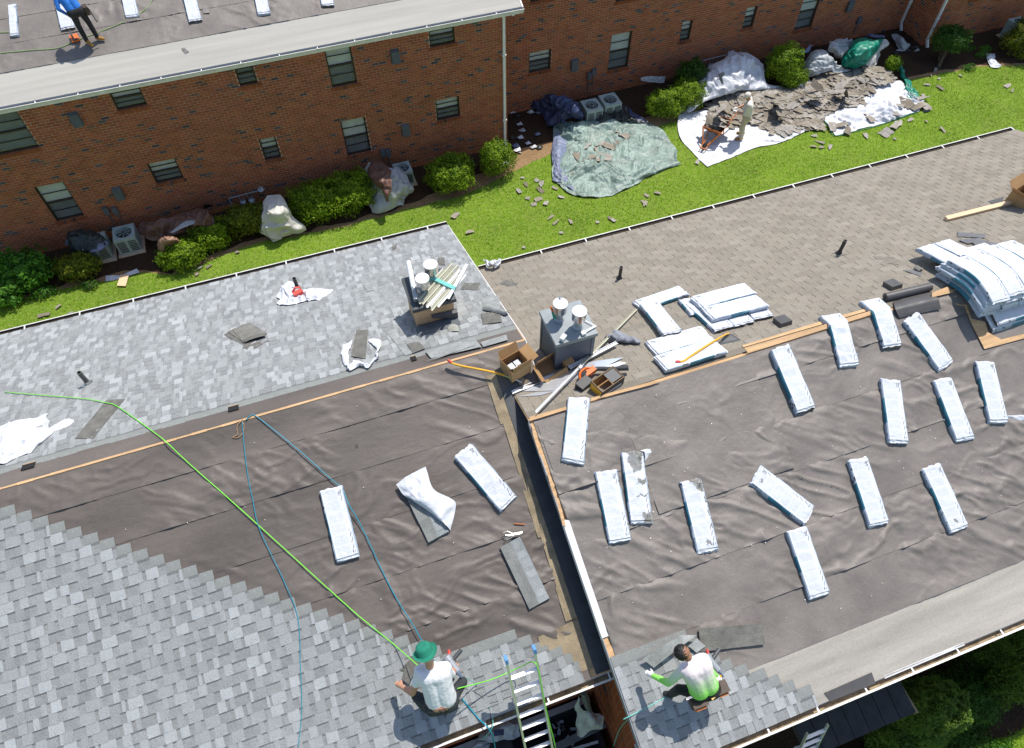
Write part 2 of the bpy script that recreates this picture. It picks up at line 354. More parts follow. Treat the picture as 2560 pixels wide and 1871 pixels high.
# ------------------------------------------------------------------ reusable builders
GREYS = [(.278, .286, .283), (.300, .309, .306), (.322, .333, .331), (.262, .269, .265), (.350, .364, .362), (.288, .297, .293)]
def kc(col, r, lo, hi):
    k = r.uniform(lo, hi); return tuple(v_ * k for v_ in col)
def laminate(L, seed, pale=1.0):              # architectural shingle: base sheet and raised teeth
    r = random.Random(seed); mb = MB(); E = .143; zt = lambda y: .011 * (1 - y / .30)
    def slab(x0, x1, y0, y1, h0, h1, col):
        mb.hexa([(x0, y0, zt(y0) + h0), (x1, y0, zt(y0) + h0), (x1, y1, zt(y1) + h0), (x0, y1, zt(y1) + h0), (x0, y0, zt(y0) + h1), (x1, y0, zt(y0) + h1), (x1, y1, zt(y1) + h1), (x0, y1, zt(y1) + h1)], col)
    x = 0
    base = [c_ * .92 * pale for c_ in GREYS[r.choice((0, 3, 5))]]
    while x < L - .001:                       # base sheet in tinted blends
        w = min(r.uniform(.12, .26), L - x)
        if L - x - w < .05: w = L - x
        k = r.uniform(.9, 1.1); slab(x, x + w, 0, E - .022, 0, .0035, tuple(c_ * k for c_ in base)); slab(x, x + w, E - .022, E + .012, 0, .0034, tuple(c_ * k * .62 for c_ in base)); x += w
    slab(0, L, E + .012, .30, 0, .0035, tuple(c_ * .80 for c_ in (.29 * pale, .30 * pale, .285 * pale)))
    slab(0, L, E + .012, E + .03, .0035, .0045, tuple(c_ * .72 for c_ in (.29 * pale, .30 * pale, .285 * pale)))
    x = r.uniform(-.1, .08)
    while x < L:
        w = r.choice((.07, .11, .13, .16, .19)); a, b_ = max(x, 0), min(x + w, L)
        if b_ - a > .02:
            c_ = GREYS[r.choices(range(6), (2, 3, 3, 1, 1.6, 2))[0]]; slab(a, b_, -.001, E + .01, .0036, .0085, kc(c_, r, .96 * pale, 1.04 * pale))
        x += w + r.choice((.05, .08, .12, .16, .2))
    return mb
TANS = [(.256, .225, .182), (.268, .235, .190), (.242, .216, .177), (.272, .242, .200)]
def threetab(L, seed):
    r = random.Random(seed); mb = MB(); E = .143; zt = lambda y: .010 * (1 - y / .28); x = 0
    while x < L - .001:
        w = min(.333, L - x); c_ = kc(r.choice(TANS), r, .95, 1.05)
        def q(x0, x1, y0, y1, col): mb.hexa([(x0, y0, zt(y0)), (x1, y0, zt(y0)), (x1, y1, zt(y1)), (x0, y1, zt(y1)), (x0, y0, zt(y0) + .005), (x1, y0, zt(y0) + .005), (x1, y1, zt(y1) + .005), (x0, y1, zt(y1) + .005)], col)
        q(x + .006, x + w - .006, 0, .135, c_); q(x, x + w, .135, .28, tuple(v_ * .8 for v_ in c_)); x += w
    return mb
def lay(pl, s0, ncourse, spans, kind, root, limit, pale=1.0, stagger=.37, lift=.006):
    """courses of shingles; the nearest ones are pieces of their own, the rest one mesh"""
    ex, ey, en = basis(pl); y0 = PL[pl][0]; sg = 1 if PL[pl][1] > 0 else -1; E = .143; J = []
    gen = (lambda L, s: laminate(L, s, pale)) if kind == 'lam' else threetab
    for i in range(ncourse):
        s = s0 + i * E; y = y0 + sg * s / KS; z = EZ + s / KS * T
        for xa, xb, frm in spans(i, s, y):
            if xb - xa < .03: continue
            xs = []
            if frm == 'R':
                x = xb
                while x > xa + .001: a = max(x - 1.0, xa); xs.append((a, x)); x = a
            else:
                x = xa; first = ((i * stagger) % 1.0) or 1.0
                while x < xb - .001: b_ = min(x + (first if x == xa else 1.0), xb); xs.append((x, b_)); x = b_
            for a, b_ in xs:
                if b_ - a < .02: continue
                o = np.array([a if sg > 0 else b_, y, z]) + en * lift; J.append((np.linalg.norm(o - CAM), b_ - a, o, i))
    J.sort(key=lambda t: t[0]); cache = {}; rest = MB()
    for k, (d, L, o, i) in enumerate(J):
        seed = (k * 7919 + i) % 14 if L > .995 else 100 + k; jit = random.uniform(-.0025, .0025)
        mtx = Matrix(((ex[0], ey[0], en[0], o[0] + ey[0] * jit), (ex[1], ey[1], en[1], o[1] + ey[1] * jit), (ex[2], ey[2], en[2], o[2] + ey[2] * jit), (0, 0, 0, 1)))
        if k < limit:
            key = (round(L, 3), seed)
            if key not in cache: cache[key] = gen(L, seed).mesh('shingle', 'shingle')
            inst('shingle', cache[key], mtx, root)
        else:
            g = gen(L, seed); V = np.concatenate(g.V); m3 = np.array(mtx)[:3, :3]; rest.add(V @ m3.T + np.array(mtx)[:3, 3], g.F, g.C)
    if rest.F:
        r_ = ob('shingle_field', rest, 'shingle', root, kind='stuff')
def sheet(pl, xa, xb, sa, sb, lift, seed, amp, res=.03, freq=(2.2, 5), edge=.007, mask=None):
    """lapped underlayment strip with wrinkles; sa..sb up the slope"""
    ex, ey, en = basis(pl); y0 = PL[pl][0]; sg = 1 if PL[pl][1] > 0 else -1
    nx = int((xb - xa) / res) + 1; ns = max(int((sb - sa) / res) + 1, 4)
    X, S_ = np.meshgrid(np.linspace(xa, xb, nx), np.linspace(sa, sb, ns)); P = np.stack([X, S_, np.zeros_like(X)], -1).reshape(-1, 3)
    Q = P + .35 * np.stack([fbm(P * 1.1, seed + 5), fbm(P * 1.1 + 40, seed + 6), 0 * X.ravel()], -1)
    h = np.maximum(0, ridge(Q * np.array([freq[0], freq[1], 1]) * .8, seed, 3) - .15) ** 1.1 * np.clip(.55 + 1.2 * fbm(P * .55, seed + 3, 2), .0, 1.5)
    Q2 = P @ np.array([[.8, .6, 0], [-.6, .8, 0], [0, 0, 1]])
    h2 = np.maximum(0, ridge(Q2 * np.array([1.3, 6.0, 1]) + fbm(P * .8, seed + 9)[:, None] * .5, seed + 11, 2) - .2) * np.clip(.2 + 1.6 * fbm(P * .7 + 9, seed + 13, 2), 0, 1.2)
    t = (P[:, 1] - sa) / (sb - sa); ft = np.clip((1 - t) * (sb - sa) / .14, 0, 1); ft = ft * ft * (3 - 2 * ft)
    hh = ((.55 * h + .8 * h2) * amp + .003 * fbm(P * 3, seed + 2)) * ft + lift
    if mask is not None: k_ = mask(P[:, 0], y0 + sg * P[:, 1] / KS); hh = lift * .5 + (hh - lift * .5) * k_ + .002 * (1 - k_)
    t = (P[:, 1] - sa) / (sb - sa); hh = hh + edge * np.clip(1 - t * 6, 0, 1); hh = np.maximum(hh, .004 + lift * (.7 if mask is None else .3))
    W = np.array([0, y0, EZ]) + P[:, :1] * np.array([1., 0, 0]) + P[:, 1:2] * ey + hh[:, None] * en
    return MB().grid(W.reshape(ns, nx, 3) if sg > 0 else W.reshape(ns, nx, 3)[:, ::-1])
def bundle(A, B, zs, label=None, W=.335, Th=.098, h0=0.0, seed=0, crush=.0, open_end=0, group=None, tear=None, cat='bundle', root=None, name='shingle_bundle', over=.02):
    """plastic-wrapped bundle of shingles lying on surface zs(x,y)+h0, A and B are the middles of its ends"""
    r = random.Random(seed); A = np.asarray(A, float); B = np.asarray(B, float); d = B[:2] - A[:2]; Lh = np.linalg.norm(d); d /= Lh; pv = np.array([-d[1], d[0]])
    nu = 72 if tear else 30; nt_ = 32 if tear else 10; us = np.concatenate([[-.03, -.012], np.linspace(0, 1, nu), [1.012, 1.03]])
    c_ = .016; hw = W / 2
    vs_ = list(np.linspace(-hw + c_, hw - c_, nt_ + 1)); prof = [(v_, 1.0) for v_ in vs_] + [(hw, .86), (hw + .002, .5), (hw, .12)] + [(v_, 0.0) for v_ in np.linspace(hw - c_, -hw + c_, 5)] + [(-hw, .12), (-hw - .002, .5), (-hw, .86)]
    m_ = len(prof); G = np.zeros((len(us), m_, 3)); sm = 7
    for i, u_ in enumerate(us):
        for k, (v_, w_) in enumerate(prof):
            uu = min(max(u_, 0), 1); ext = u_ - uu
            vv = v_ * (1 - .02 * (abs(ext) > .02)); p = A[:2] + d * (uu * Lh + ext * 1.0) + pv * vv
            G[i, k, :2] = p; G[i, k, 2] = w_
    P = G.reshape(-1, 3); off = (A[:2] + B[:2]) / 2
    q = np.stack([P[:, 0] * 7 + seed, P[:, 1] * 7, P[:, 2]], -1)
    endk = np.repeat((np.abs(us - .5) > .505).astype(float), m_); edge = np.repeat((np.abs(us - .5) > .44).astype(float), m_)
    w = P[:, 2]; hgt = Th * (1 - .42 * endk) * w + endk * .18 * Th
    hgt = hgt + (w > .8) * (.004 * fbm(q, seed, 2) + crush * .02 * ridge(q * .7, seed + 3, 2) + edge * .006 * fbm(q * 2.2, seed + 5, 2))
    P[:, :2] += ((w > .05) & (w < .95))[:, None] * .006 * np.stack([fbm(q * 1.3, seed + 7, 2), fbm(q * 1.3 + 30, seed + 8, 2)], -1)
    P[:, :2] += endk[:, None] * .016 * np.stack([fbm(q * 3, seed + 17, 2), fbm(q * 3 + 30, seed + 18, 2)], -1)
    P[:, 2] = zs(P[:, 0], P[:, 1]) + h0 + .006 + np.maximum(hgt, .0)
    G = P.reshape(len(us), m_, 3); F = []; C = []; UV = []
    tealA, tealB = r.uniform(.25, .38), r.uniform(.62, .8); white = (.66, .675, .71); teal = (.035, .17, .24); dk = (.05, .055, .06)
    isopen = (open_end in (1, 3), open_end in (2, 3))
    for i in range(len(us) - 1):
        for k in range(m_):
            k2 = (k + 1) % m_; F.append((i * m_ + k, (i + 1) * m_ + k, (i + 1) * m_ + k2, i * m_ + k2))
            um = (us[i] + us[i + 1]) / 2; side = (nt_ <= k <= nt_ + 3) or k >= m_ - 3
            col = white
            if side: col = teal if tealA < um < tealB and k != nt_ else ((.36, .42, .50) if r.random() < .95 else dk)
            if tear is not None and k < nt_ and tear(um + .016 * math.sin(k * .55 + seed) + .006 * math.sin(k * 1.7), (vs_[k] + vs_[min(k + 1, nt_)]) / 2 / W + .5 + .035 * math.sin(i * .45 + seed) + .015 * math.sin(i * 1.3)): col = kc((.235, .225, .20), r, .9, 1.1)
            C.append(col)
            top = k < nt_ and 0 < um < 1
            for (a_, b_) in ((i, k), (i + 1, k), (i + 1, k2), (i, k2)):
                UV.append((us[a_], prof[b_][0] / W + .5) if top else (-1.0, -1.0))
    F.append(tuple(range(m_))); C.append((.10, .09, .075) if isopen[0] else (.5, .53, .58)); UV += [(-1., -1.)] * m_
    F.append(tuple((len(us) - 1) * m_ + k for k in range(m_))[::-1]); C.append((.10, .09, .075) if isopen[1] else (.5, .53, .58)); UV += [(-1., -1.)] * m_
    mb = MB().add(G.reshape(-1, 3), F, C)
    return ob(name, mb, 'wrap', root, label, cat if root is None else None, group, uv=UV, smooth=False)
def coons(top, bot, n=60, m_=60):
    """patch between two rows of points"""
    a = spline(top, 12); b_ = spline(bot, 12)
    ra = np.array([np.interp(np.linspace(0, 1, n), np.linspace(0, 1, len(a)), a[:, k]) for k in range(3)]).T
    rb = np.array([np.interp(np.linspace(0, 1, n), np.linspace(0, 1, len(b_)), b_[:, k]) for k in range(3)]).T
    t = np.linspace(0, 1, m_)[:, None, None]; return ra[None] * (1 - t) + rb[None] * t
def drape(rows, n=70, m_=60):
    """patch through several rows of points (each a polyline), smooth both ways"""
    R_ = []
    for a in rows:
        a = spline(a, 10); R_.append(np.array([np.interp(np.linspace(0, 1, n), np.linspace(0, 1, len(a)), a[:, k]) for k in range(3)]).T)
    R_ = np.array(R_); out = np.zeros((m_, n, 3))
    for j in range(n):
        s_ = spline(R_[:, j], 10)
        for k in range(3): out[:, j, k] = np.interp(np.linspace(0, 1, m_), np.linspace(0, 1, len(s_)), s_[:, k])
    return out
def crumple(G, amp, freq, seed, sharp=True, edge=.35, zmin=None, lat=.5):
    """long straight creases in several directions, pushed out along the cloth's own normal"""
    n, m_ = G.shape[:2]; P = G.reshape(-1, 3).copy(); W = np.stack([fbm(P * freq * .5, seed + 1, 2), fbm(P * freq * .5 + 20, seed + 2, 2), fbm(P * freq * .5 + 50, seed + 3, 2)], -1); h = 0
    for k in range(4):
        a = seed * 1.7 + k * .83; u_ = math.cos(a) * P[:, 0] + math.sin(a) * P[:, 1]; v_ = -math.sin(a) * P[:, 0] + math.cos(a) * P[:, 1]; f = freq * (1, 1.15, 1.9, 3.1)[k]
        Q = np.stack([u_ * .22 * f, v_ * 1.25 * f, P[:, 2] * .7 * f], -1) + .28 * W; h = h + (1, .9, .5, .3)[k] * (1 - 2.6 * np.abs(vn(Q, seed + 11 * k))) * np.clip(.45 + 1.1 * fbm(P * freq * .35 + 7 * k, seed + 5 * k, 2), 0, 1.1)
    if not sharp: h = .6 * fbm(P * freq, seed, 2)
    ii, jj = np.meshgrid(np.linspace(0, 1, n), np.linspace(0, 1, m_), indexing='ij'); e = np.clip(np.minimum(np.minimum(ii, 1 - ii), np.minimum(jj, 1 - jj)) * 8, edge, 1).ravel()
    N = np.cross(np.gradient(G, axis=0), np.gradient(G, axis=1)); N /= np.linalg.norm(N, axis=2)[:, :, None] + 1e-9; N = N.reshape(-1, 3); N *= np.where(N[:, 2:3] < 0, -1, 1); N = .7 * N + .3 * np.array([0, 0, 1.])
    P += (amp * e * (h * .5 + .2))[:, None] * N
    P[:, 0] += amp * lat * W[:, 0]; P[:, 1] += amp * lat * W[:, 1]
    if zmin is not None: P[:, 2] = np.maximum(P[:, 2], zmin + .01 * np.abs(h))
    return P.reshape(n, m_, 3)
def two_sided(G, back, th=.006):
    """cloth with a second colour underneath"""
    n, m_ = G.shape[:2]; du = np.gradient(G, axis=0); dv = np.gradient(G, axis=1); N = np.cross(du, dv); N /= np.linalg.norm(N, axis=2)[:, :, None] + 1e-9
    if N[:, :, 2].mean() < 0: N = -N
    mb = MB(); mb.grid(G); 
    H = G - N * th; F = [((i + 1) * m_ + j, (i + 1) * m_ + j + 1, i * m_ + j + 1, i * m_ + j) for i in range(n - 1) for j in range(m_ - 1)]
    mb.add(H.reshape(-1, 3), F, None, back); return mb
def foliage(c, rad, nleaf, size, seed, cols, shape=2.0, lump=.16, flat=None, fill=.55, mb=None, drop=0):
    """many leaf-sized faces spread through an uneven crown"""
    g = np.random.default_rng(seed); c = np.asarray(c, float); rad = np.asarray(rad, float)
    D = g.normal(size=(nleaf, 3)); D /= np.linalg.norm(D, axis=1)[:, None]; D[:, 2] = np.where(D[:, 2] < -.55, -D[:, 2], D[:, 2])
    k = (np.abs(D) ** shape).sum(1) ** (-1 / shape); lumpy = 1 + lump * fbm(D * 2.6 + seed * 3.1, seed, 3) + lump * .55 * ridge(D * 5.5 + seed, seed + 4, 2)
    rr = 1 - (1 - fill) * g.random(nleaf) ** 2.4; P = c + D * k[:, None] * (lumpy * rr)[:, None] * rad
    if drop: P[:, 2] -= drop * g.random(nleaf) * (1 - rr)
    P[:, 2] = np.maximum(P[:, 2], .03)
    N = D + g.normal(size=(nleaf, 3)) * .55; N /= np.linalg.norm(N, axis=1)[:, None]
    a = np.cross(N, g.normal(size=(nleaf, 3))); a /= np.linalg.norm(a, axis=1)[:, None]; b_ = np.cross(N, a); s = size * (.6 + .8 * g.random(nleaf))[:, None]
    V = np.stack([P - a * s, P + b_ * s * .45, P + a * s, P - b_ * s * .45], 1).reshape(-1, 3)
    mixv = np.clip(.5 + .5 * fbm(P * 4.5 / max(rad.max(), .5), seed + 9, 2) + .28 * g.normal(size=nleaf), 0, 1)[:, None]
    C = np.array(cols[0]) * (1 - mixv) + np.array(cols[1]) * mixv
    F = np.arange(nleaf * 4).reshape(-1, 4)
    mb = mb or MB(); mb.add(V, F.tolist(), [tuple(x) for x in C]); return mb
# ================================================================== THE SETTING: ground
def strip(front, back, lift, seed, jit=.05, step=.12, rough=.012):
    fx = np.array([p[0] for p in front]); fy = np.array([p[1] for p in front]); xs = np.arange(fx[0], fx[-1], step)
    yf = np.interp(xs, fx, fy) + jit * fbm(np.stack([xs * 2.2, xs * 0 + seed, xs * 0], -1), seed, 3); G = np.zeros((9, len(xs), 3))
    for k in range(9): G[k, :, 0] = xs; G[k, :, 1] = yf + (back - yf) * k / 8; G[k, :, 2] = lift + (rough * np.abs(fbm(np.stack([xs * 3, yf * 3 + k, xs * 0], -1), seed)) if 0 < k < 8 else 0)
    return MB().grid(G)
g = MB(); g.grid(np.array([[(x, y, 0.0) for x in np.linspace(-300, 300, 41)] for y in np.linspace(-300, 300, 41)]))
ob('ground', g, 'lawn', kind='structure')
EDGE = [(-14, 17.9)] + [tuple(at(*p, 0)[:2]) for p in ((0, 764), (152, 723), (267, 702), (351, 680), (430, 690), (500, 662), (587, 625), (680, 600), (763, 587), (850, 568), (1033, 519), (1147, 492), (1250, 448), (1300, 420), (1375, 385), (1480, 372))] + [tuple(at(*p, 0)[:2]) for p in ((1700, 300), (1950, 262), (2272, 200), (2425, 170), (2560, 162))] + [(45, 18.2)]
EX = [p[0] for p in EDGE]; EY = [p[1] for p in EDGE]
ob('soil_bed', strip(EDGE, 22.0, .004, 3, rough=0), 'soil', kind='structure')
MUL = [(x, y + (.16 if x < 3.5 or x > 13 else .62)) for x, y in EDGE]
ob('mulch_bed', strip(MUL, 22.0, .008, 5, .09), 'mulch', kind='structure')
ob('mulch_bed', MB().grid(np.array([[(x, (-1.75 if x < 9.3 else -.92) + .12 * math.sin(x * 2.3) + v_, .006) for x in np.linspace(-14, 30, 240)] for v_ in np.linspace(0, 3.5, 12)])), 'mulch', kind='structure')
def blades(n, x0, x1, y0, y1, keep, seed, hgt=.036):
    g = np.random.default_rng(seed); X = g.uniform(x0, x1, n); Y = g.uniform(y0, y1, n); k = keep(X, Y); X, Y = X[k], Y[k]; n = len(X)
    a = g.uniform(0, 2 * math.pi, n); h = hgt * (.5 + g.random(n)); w = .009 * (.6 + g.random(n)); l = g.normal(0, .7, (n, 2)) * h[:, None]
    B = np.stack([X, Y, np.zeros(n)], -1); D = np.stack([np.cos(a), np.sin(a), a * 0], -1) * w[:, None]
    V = np.stack([B - D, B + D, B + np.stack([l[:, 0], l[:, 1], h], -1)], 1).reshape(-1, 3)
    f = np.clip(.5 + .45 * fbm(np.stack([X * .5, Y * .5, X * 0], -1), seed, 3) + .25 * g.normal(size=n), 0, 1)[:, None]
    y_ = np.clip(fbm(np.stack([X * 1.4, Y * 1.4, X * 0 + 9], -1), seed + 4, 2) - .25, 0, 1)[:, None]
    C = np.array((.17, .30, .014)) * (1 - f) + np.array((.32, .48, .03)) * f; C = C * (1 - y_) + np.array((.44, .46, .14)) * y_
    mb = MB(); mb.add(V, np.arange(n * 3).reshape(-1, 3).tolist(), [tuple(c) for c in C]); return mb
ob('grass', blades(210000, -10, 27, 9.5, 20, lambda X, Y: (Y < np.interp(X, EX, EY) + .06 * np.sin(X * 7)) & (Y > 9.2 + .0 * X), 21), 'grassblade', label='short bright green lawn grass between the brick wall and the roofs', cat='grass', kind='stuff')
ob('grass', blades(42000, 5, 15, -5, -.6, lambda X, Y: (Y < np.where(X < 9.3, -1.7, -.88) + .12 * np.sin(X * 2.3)), 22, .06), 'grassblade', label='bright lawn grass at the corner below the near gutter', cat='grass', kind='stuff')

# ================================================================== brickwork
BL, BH, BG = .203, .066, .0145
def bcol(r):
    t = r.random()
    if t < .04: return kc((.085, .072, .075), r, .7, 1.5)
    if t < .07: return kc((.18, .09, .06), r, .8, 1.2)
    k = r.uniform(.84, 1.14); return (.36 * k, .110 * k * r.uniform(.92, 1.1), .046 * k)
def brick_wall(root, o, ex, nrm, L, z0, z1, holes, seed, keep=None, sills=True):
    """backing with openings, every brick proud of the joint; returns placements"""
    o = np.asarray(o, float); ex = np.asarray(ex, float); nrm = np.asarray(nrm, float); ez = np.array([0, 0, 1.]); r = random.Random(seed); J = []
    us = sorted({0, L, *[h[0] for h in holes], *[h[1] for h in holes]}); zs_ = sorted({z0, z1, *[h[2] for h in holes], *[h[3] for h in holes]})
    us = [u_ for u_ in us if 0 <= u_ <= L]; zs_ = [z_ for z_ in zs_ if z0 <= z_ <= z1]; mb = MB(); P = lambda u_, z_, d=0: o + ex * u_ + ez * z_ + nrm * d
    for a, b_ in zip(us, us[1:]):
        for c_, d in zip(zs_, zs_[1:]):
            if any(h[0] <= (a + b_) / 2 <= h[1] and h[2] <= (c_ + d) / 2 <= h[3] for h in holes): continue
            mb.add([P(a, c_), P(b_, c_), P(b_, d), P(a, d)], [(0, 1, 2, 3)])
    for h in holes:
        a, b_, c_, d = h[:4]; D = -.11
        mb.add([P(a, c_), P(b_, c_), P(b_, d), P(a, d), P(a, c_, D), P(b_, c_, D), P(b_, d, D), P(a, d, D)], [(0, 4, 5, 1), (1, 5, 6, 2), (2, 6, 7, 3), (3, 7, 4, 0)], (.22, .09, .05), 1)
    ob('wall', mb, ['mortar', 'brick'], root)
    row = 0; z = z0
    while z < z1 - BH:
        u_ = -(row % 2) * (BL + BG) / 2
        while u_ < L:
            a, b_ = max(u_, 0), min(u_ + BL, L); segs = [(a, b_)]
            for h in holes:
                h2 = h[2] - (.10 if sills else 0)
                if z + BH > h2 and z < h[3]:
                    ns = []
                    for s0, s1 in segs:
                        ha, hb = h[0] - .004, h[1] + .004
                        if s1 <= ha or s0 >= hb: ns.append((s0, s1)); continue
                        c0, c1 = max(s0, ha), min(s1, hb)
                        if z < h2 - .012 and c1 - c0 > .02: J.append((c0, c1, z, h2 - .003, .007, bcol(r)))
                        if z + BH > h[3] + .012 and c1 - c0 > .02: J.append((c0, c1, h[3] + .003, z + BH, .007, bcol(r)))
                        if s0 < ha: ns.append((s0, ha))
                        if s1 > hb: ns.append((hb, s1))
                    segs = ns
            for s0, s1 in segs:
                if s1 - s0 > .02: J.append((s0, s1, z, z + BH, .006 + r.uniform(0, .004), bcol(r)))
            u_ += BL + BG
        row += 1; z += BH + BG
    if sills:
        for h in holes:                       # rowlock sill bricks
            u_ = h[0] - .03
            while u_ < h[1] + .03: J.append((u_, u_ + .056, h[2] - .098, h[2] - .002, .030, tuple(c * .8 for c in bcol(r)))); u_ += .0665
    return [(o, ex, nrm, j) for j in J]
def put_bricks(root, J, limit, focus):
    mid = lambda t: t[0] + t[1] * (t[3][0] + t[3][1]) / 2 + np.array([0, 0, t[3][2]])
    J.sort(key=lambda t: np.linalg.norm(mid(t) - CAM) if focus is None else np.linalg.norm(mid(t) - focus)); rest = MB(); n = 0; cache = {}
    for o, ex, nrm, (a, b_, c_, d, pr, col) in J:
        P0 = o + ex * a + np.array([0, 0, c_]); w, h = b_ - a, d - c_
        if n < limit and abs(w - BL) < .001:
            key = n % 24
            if key not in cache:
                q = MB(); q.add([(0, 0, 0), (w, 0, 0), (w, 0, h), (0, 0, h), (0, -pr, 0), (w, -pr, 0), (w, -pr, h), (0, -pr, h)], [(4, 5, 6, 7), (0, 1, 5, 4), (1, 2, 6, 5), (2, 3, 7, 6), (3, 0, 4, 7)], col); cache[key] = q.mesh('brick', 'brick')
            ey = -nrm; inst('brick', cache[key], Matrix(((ex[0], ey[0], 0, P0[0]), (ex[1], ey[1], 0, P0[1]), (ex[2], ey[2], 1, P0[2]), (0, 0, 0, 1))), root); n += 1; continue
        e = ex * w; u_ = np.array([0, 0, h]); q = nrm * pr
        rest.add([P0, P0 + e, P0 + e + u_, P0 + u_, P0 + q, P0 + e + q, P0 + e + u_ + q, P0 + u_ + q], [(4, 5, 6, 7), (0, 1, 5, 4), (1, 2, 6, 5), (2, 3, 7, 6), (3, 0, 4, 7)], col)
    if rest.F: ob('brickwork', rest, 'brick', root, kind='stuff')
def window(root, x0, x1, z0, z1, y, seed, tall=False):
    r = random.Random(seed); f = MB(); t = .038; yy = y + .05; zm = z0 + (z1 - z0) * .5
    for a in ((x0, x0 + t, z0, z1), (x1 - t, x1, z0, z1), (x0 + t, x1 - t, z0, z0 + t), (x0 + t, x1 - t, z1 - t, z1), (x0 + t, x1 - t, zm - .024, zm + .024)): f.box(a[0], a[1], yy, yy + .05, a[2], a[3])
    zq = [(z0 + t + zm - .024) / 2, (z1 - t + zm + .024) / 2]
    for z_ in zq: f.box(x0 + t, x1 - t, yy + .012, yy + .035, z_ - .009, z_ + .009)
    w = ob('window', f, 'frame_brown', root)
    for k, (a, b_) in enumerate(((z0 + t, zq[0] - .009), (zq[0] + .009, zm - .024), (zm + .024, zq[1] - .009), (zq[1] + .009, z1 - t))):
        ob('pane', MB().box(x0 + t, x1 - t, yy + .02, yy + .026, a, b_), 'glass', w)
    ob('blind', MB().box(x0 + t, x1 - t, yy + .055, yy + .06, zm, z1 - t), 'blind' if r.random() < .8 else 'blind_grey', w)
    ob('screen', MB().box(x0 + t, x1 - t, yy + .055, yy + .06, z0 + t, zm - .001), 'blind_grey', w)
def gutter(root, x0, x1, ylip, sg, hang, zt=EZ, phase=0, inner='gutter_dark', wide=1.0):
    """open K-style gutter; sg = +1 when the roof lies on the +y side of the lip"""
    prof = [(0, 0), (.012, -.03), (.03, -.045), (.036, -.105), (.115, -.105), (.122, .0)]; inn = [(.116, 0), (.108, -.099), (.042, -.099), (.037, -.05), (.017, -.033), (.007, .0)]
    prof = [(a * wide, b_) for a, b_ in prof]; inn = [(a * wide, b_) for a, b_ in inn]; mb = MB(); n = len(prof)
    for side in (0, 1):
        pts = prof if side == 0 else inn; V = [(x, ylip + sg * a, zt + .012 + b_) for x in (x0, x1) for a, b_ in pts]
        mb.add(V, [(k, k + 1, n + k + 1, n + k) for k in range(n - 1)], None, 0 if side == 0 else 1)
    V = [(x, ylip + sg * a, zt + .012 + b_) for x in (x0, x1) for a, b_ in (prof[0], inn[-1], prof[-1], inn[0])]; mb.add(V, [(0, 1, 5, 4), (2, 3, 7, 6)])
    for x in (x0, x1): mb.add([(x, ylip + sg * a, zt + .012 + b_) for a, b_ in prof], [tuple(range(n))])
    lw = .026 if inner == 'gutter_in' else .016
    mb.box(x0, x1, ylip - .004 if sg > 0 else ylip - lw, ylip + lw if sg > 0 else ylip + .004, zt + .012, zt + .020)
    gt = ob('gutter', mb, ['gutter_white', inner], root); x = x0 + phase
    while x < x1:
        ob('gutter_hanger', MB().box(x, x + .024, min(ylip, ylip + sg * .13), max(ylip, ylip + sg * .13), zt + .021, zt + .026), 'white_metal', gt); x += hang
    return gt

# ================================================================== FAR BUILDING
FBD = thing('apartment_building', (7, 19.55, 0), 'long two-storey brown brick apartment building with shaded wall behind the lawn', 'building')
hA = [(-7.55, -6.48, 3.47, 4.6), (-4.23, -3.46, 4.06, 4.68), (-1.0, -.51, 4.06, 4.68), (1.45, 2.19, 3.46, 4.68), (4.44, 5.2, 4.09, 4.68), (-7.225, -6.45, 1.0, 2.285), (-4.19, -3.4, 1.54, 2.27), (-1.0, -.51, 1.52, 2.28), (1.45, 2.21, 1.03, 2.31), (4.43, 5.2, 1.59, 2.32), (-10.2, -9.2, 1.0, 2.3)]
hB = [(8.14, 8.93, 1.46, 2.2), (11.12, 11.9, .9, 2.24), (13.82, 14.23, 1.46, 2.19), (16.35, 16.8, 1.44, 2.22), (18.7, 19.45, .92, 2.24), (8.14, 8.93, 3.92, 4.6), (11.12, 11.9, 3.38, 4.6), (13.82, 14.23, 3.92, 4.6), (16.35, 16.8, 3.92, 4.6)]
hC = [(25.2, 25.82, 1.58, 2.3), (26.62, 27.2, 1.4, 2.3), (27.9, 28.5, 1.4, 2.3)]
ZT_ = 4.78
JB = brick_wall(FBD, (-12, WA, 0), (1, 0, 0), (0, -1, 0), XC1 + 12, -.06, ZT_, [(a + 12, b_ + 12, c_, d) for a, b_, c_, d in hA], 1)
JB += brick_wall(FBD, (XC1, WA, 0), (0, 1, 0), (1, 0, 0), WB - WA, -.06, ZT_, [], 2)
JB += brick_wall(FBD, (XC1, WB, 0), (1, 0, 0), (0, -1, 0), XC2 - XC1, -.06, ZT_, [(a - XC1, b_ - XC1, c_, d) for a, b_, c_, d in hB], 3)
JB += brick_wall(FBD, (XC2, WB, 0), (0, -1, 0), (-1, 0, 0), WB - WC, -.06, ZT_, [], 4)
JB += brick_wall(FBD, (XC2, WC, 0), (1, 0, 0), (0, -1, 0), 8, -.06, ZT_, [(a - XC2, b_ - XC2, c_, d) for a, b_, c_, d in hC], 5)
put_bricks(FBD, JB, 300, np.array([2.5, WA, .9]))
for k, h in enumerate(hA): window(FBD, *h, WA, k)
for k, h in enumerate(hB): window(FBD, *h, WB, 30 + k)
for k, h in enumerate(hC): window(FBD, *h, WC, 50 + k)
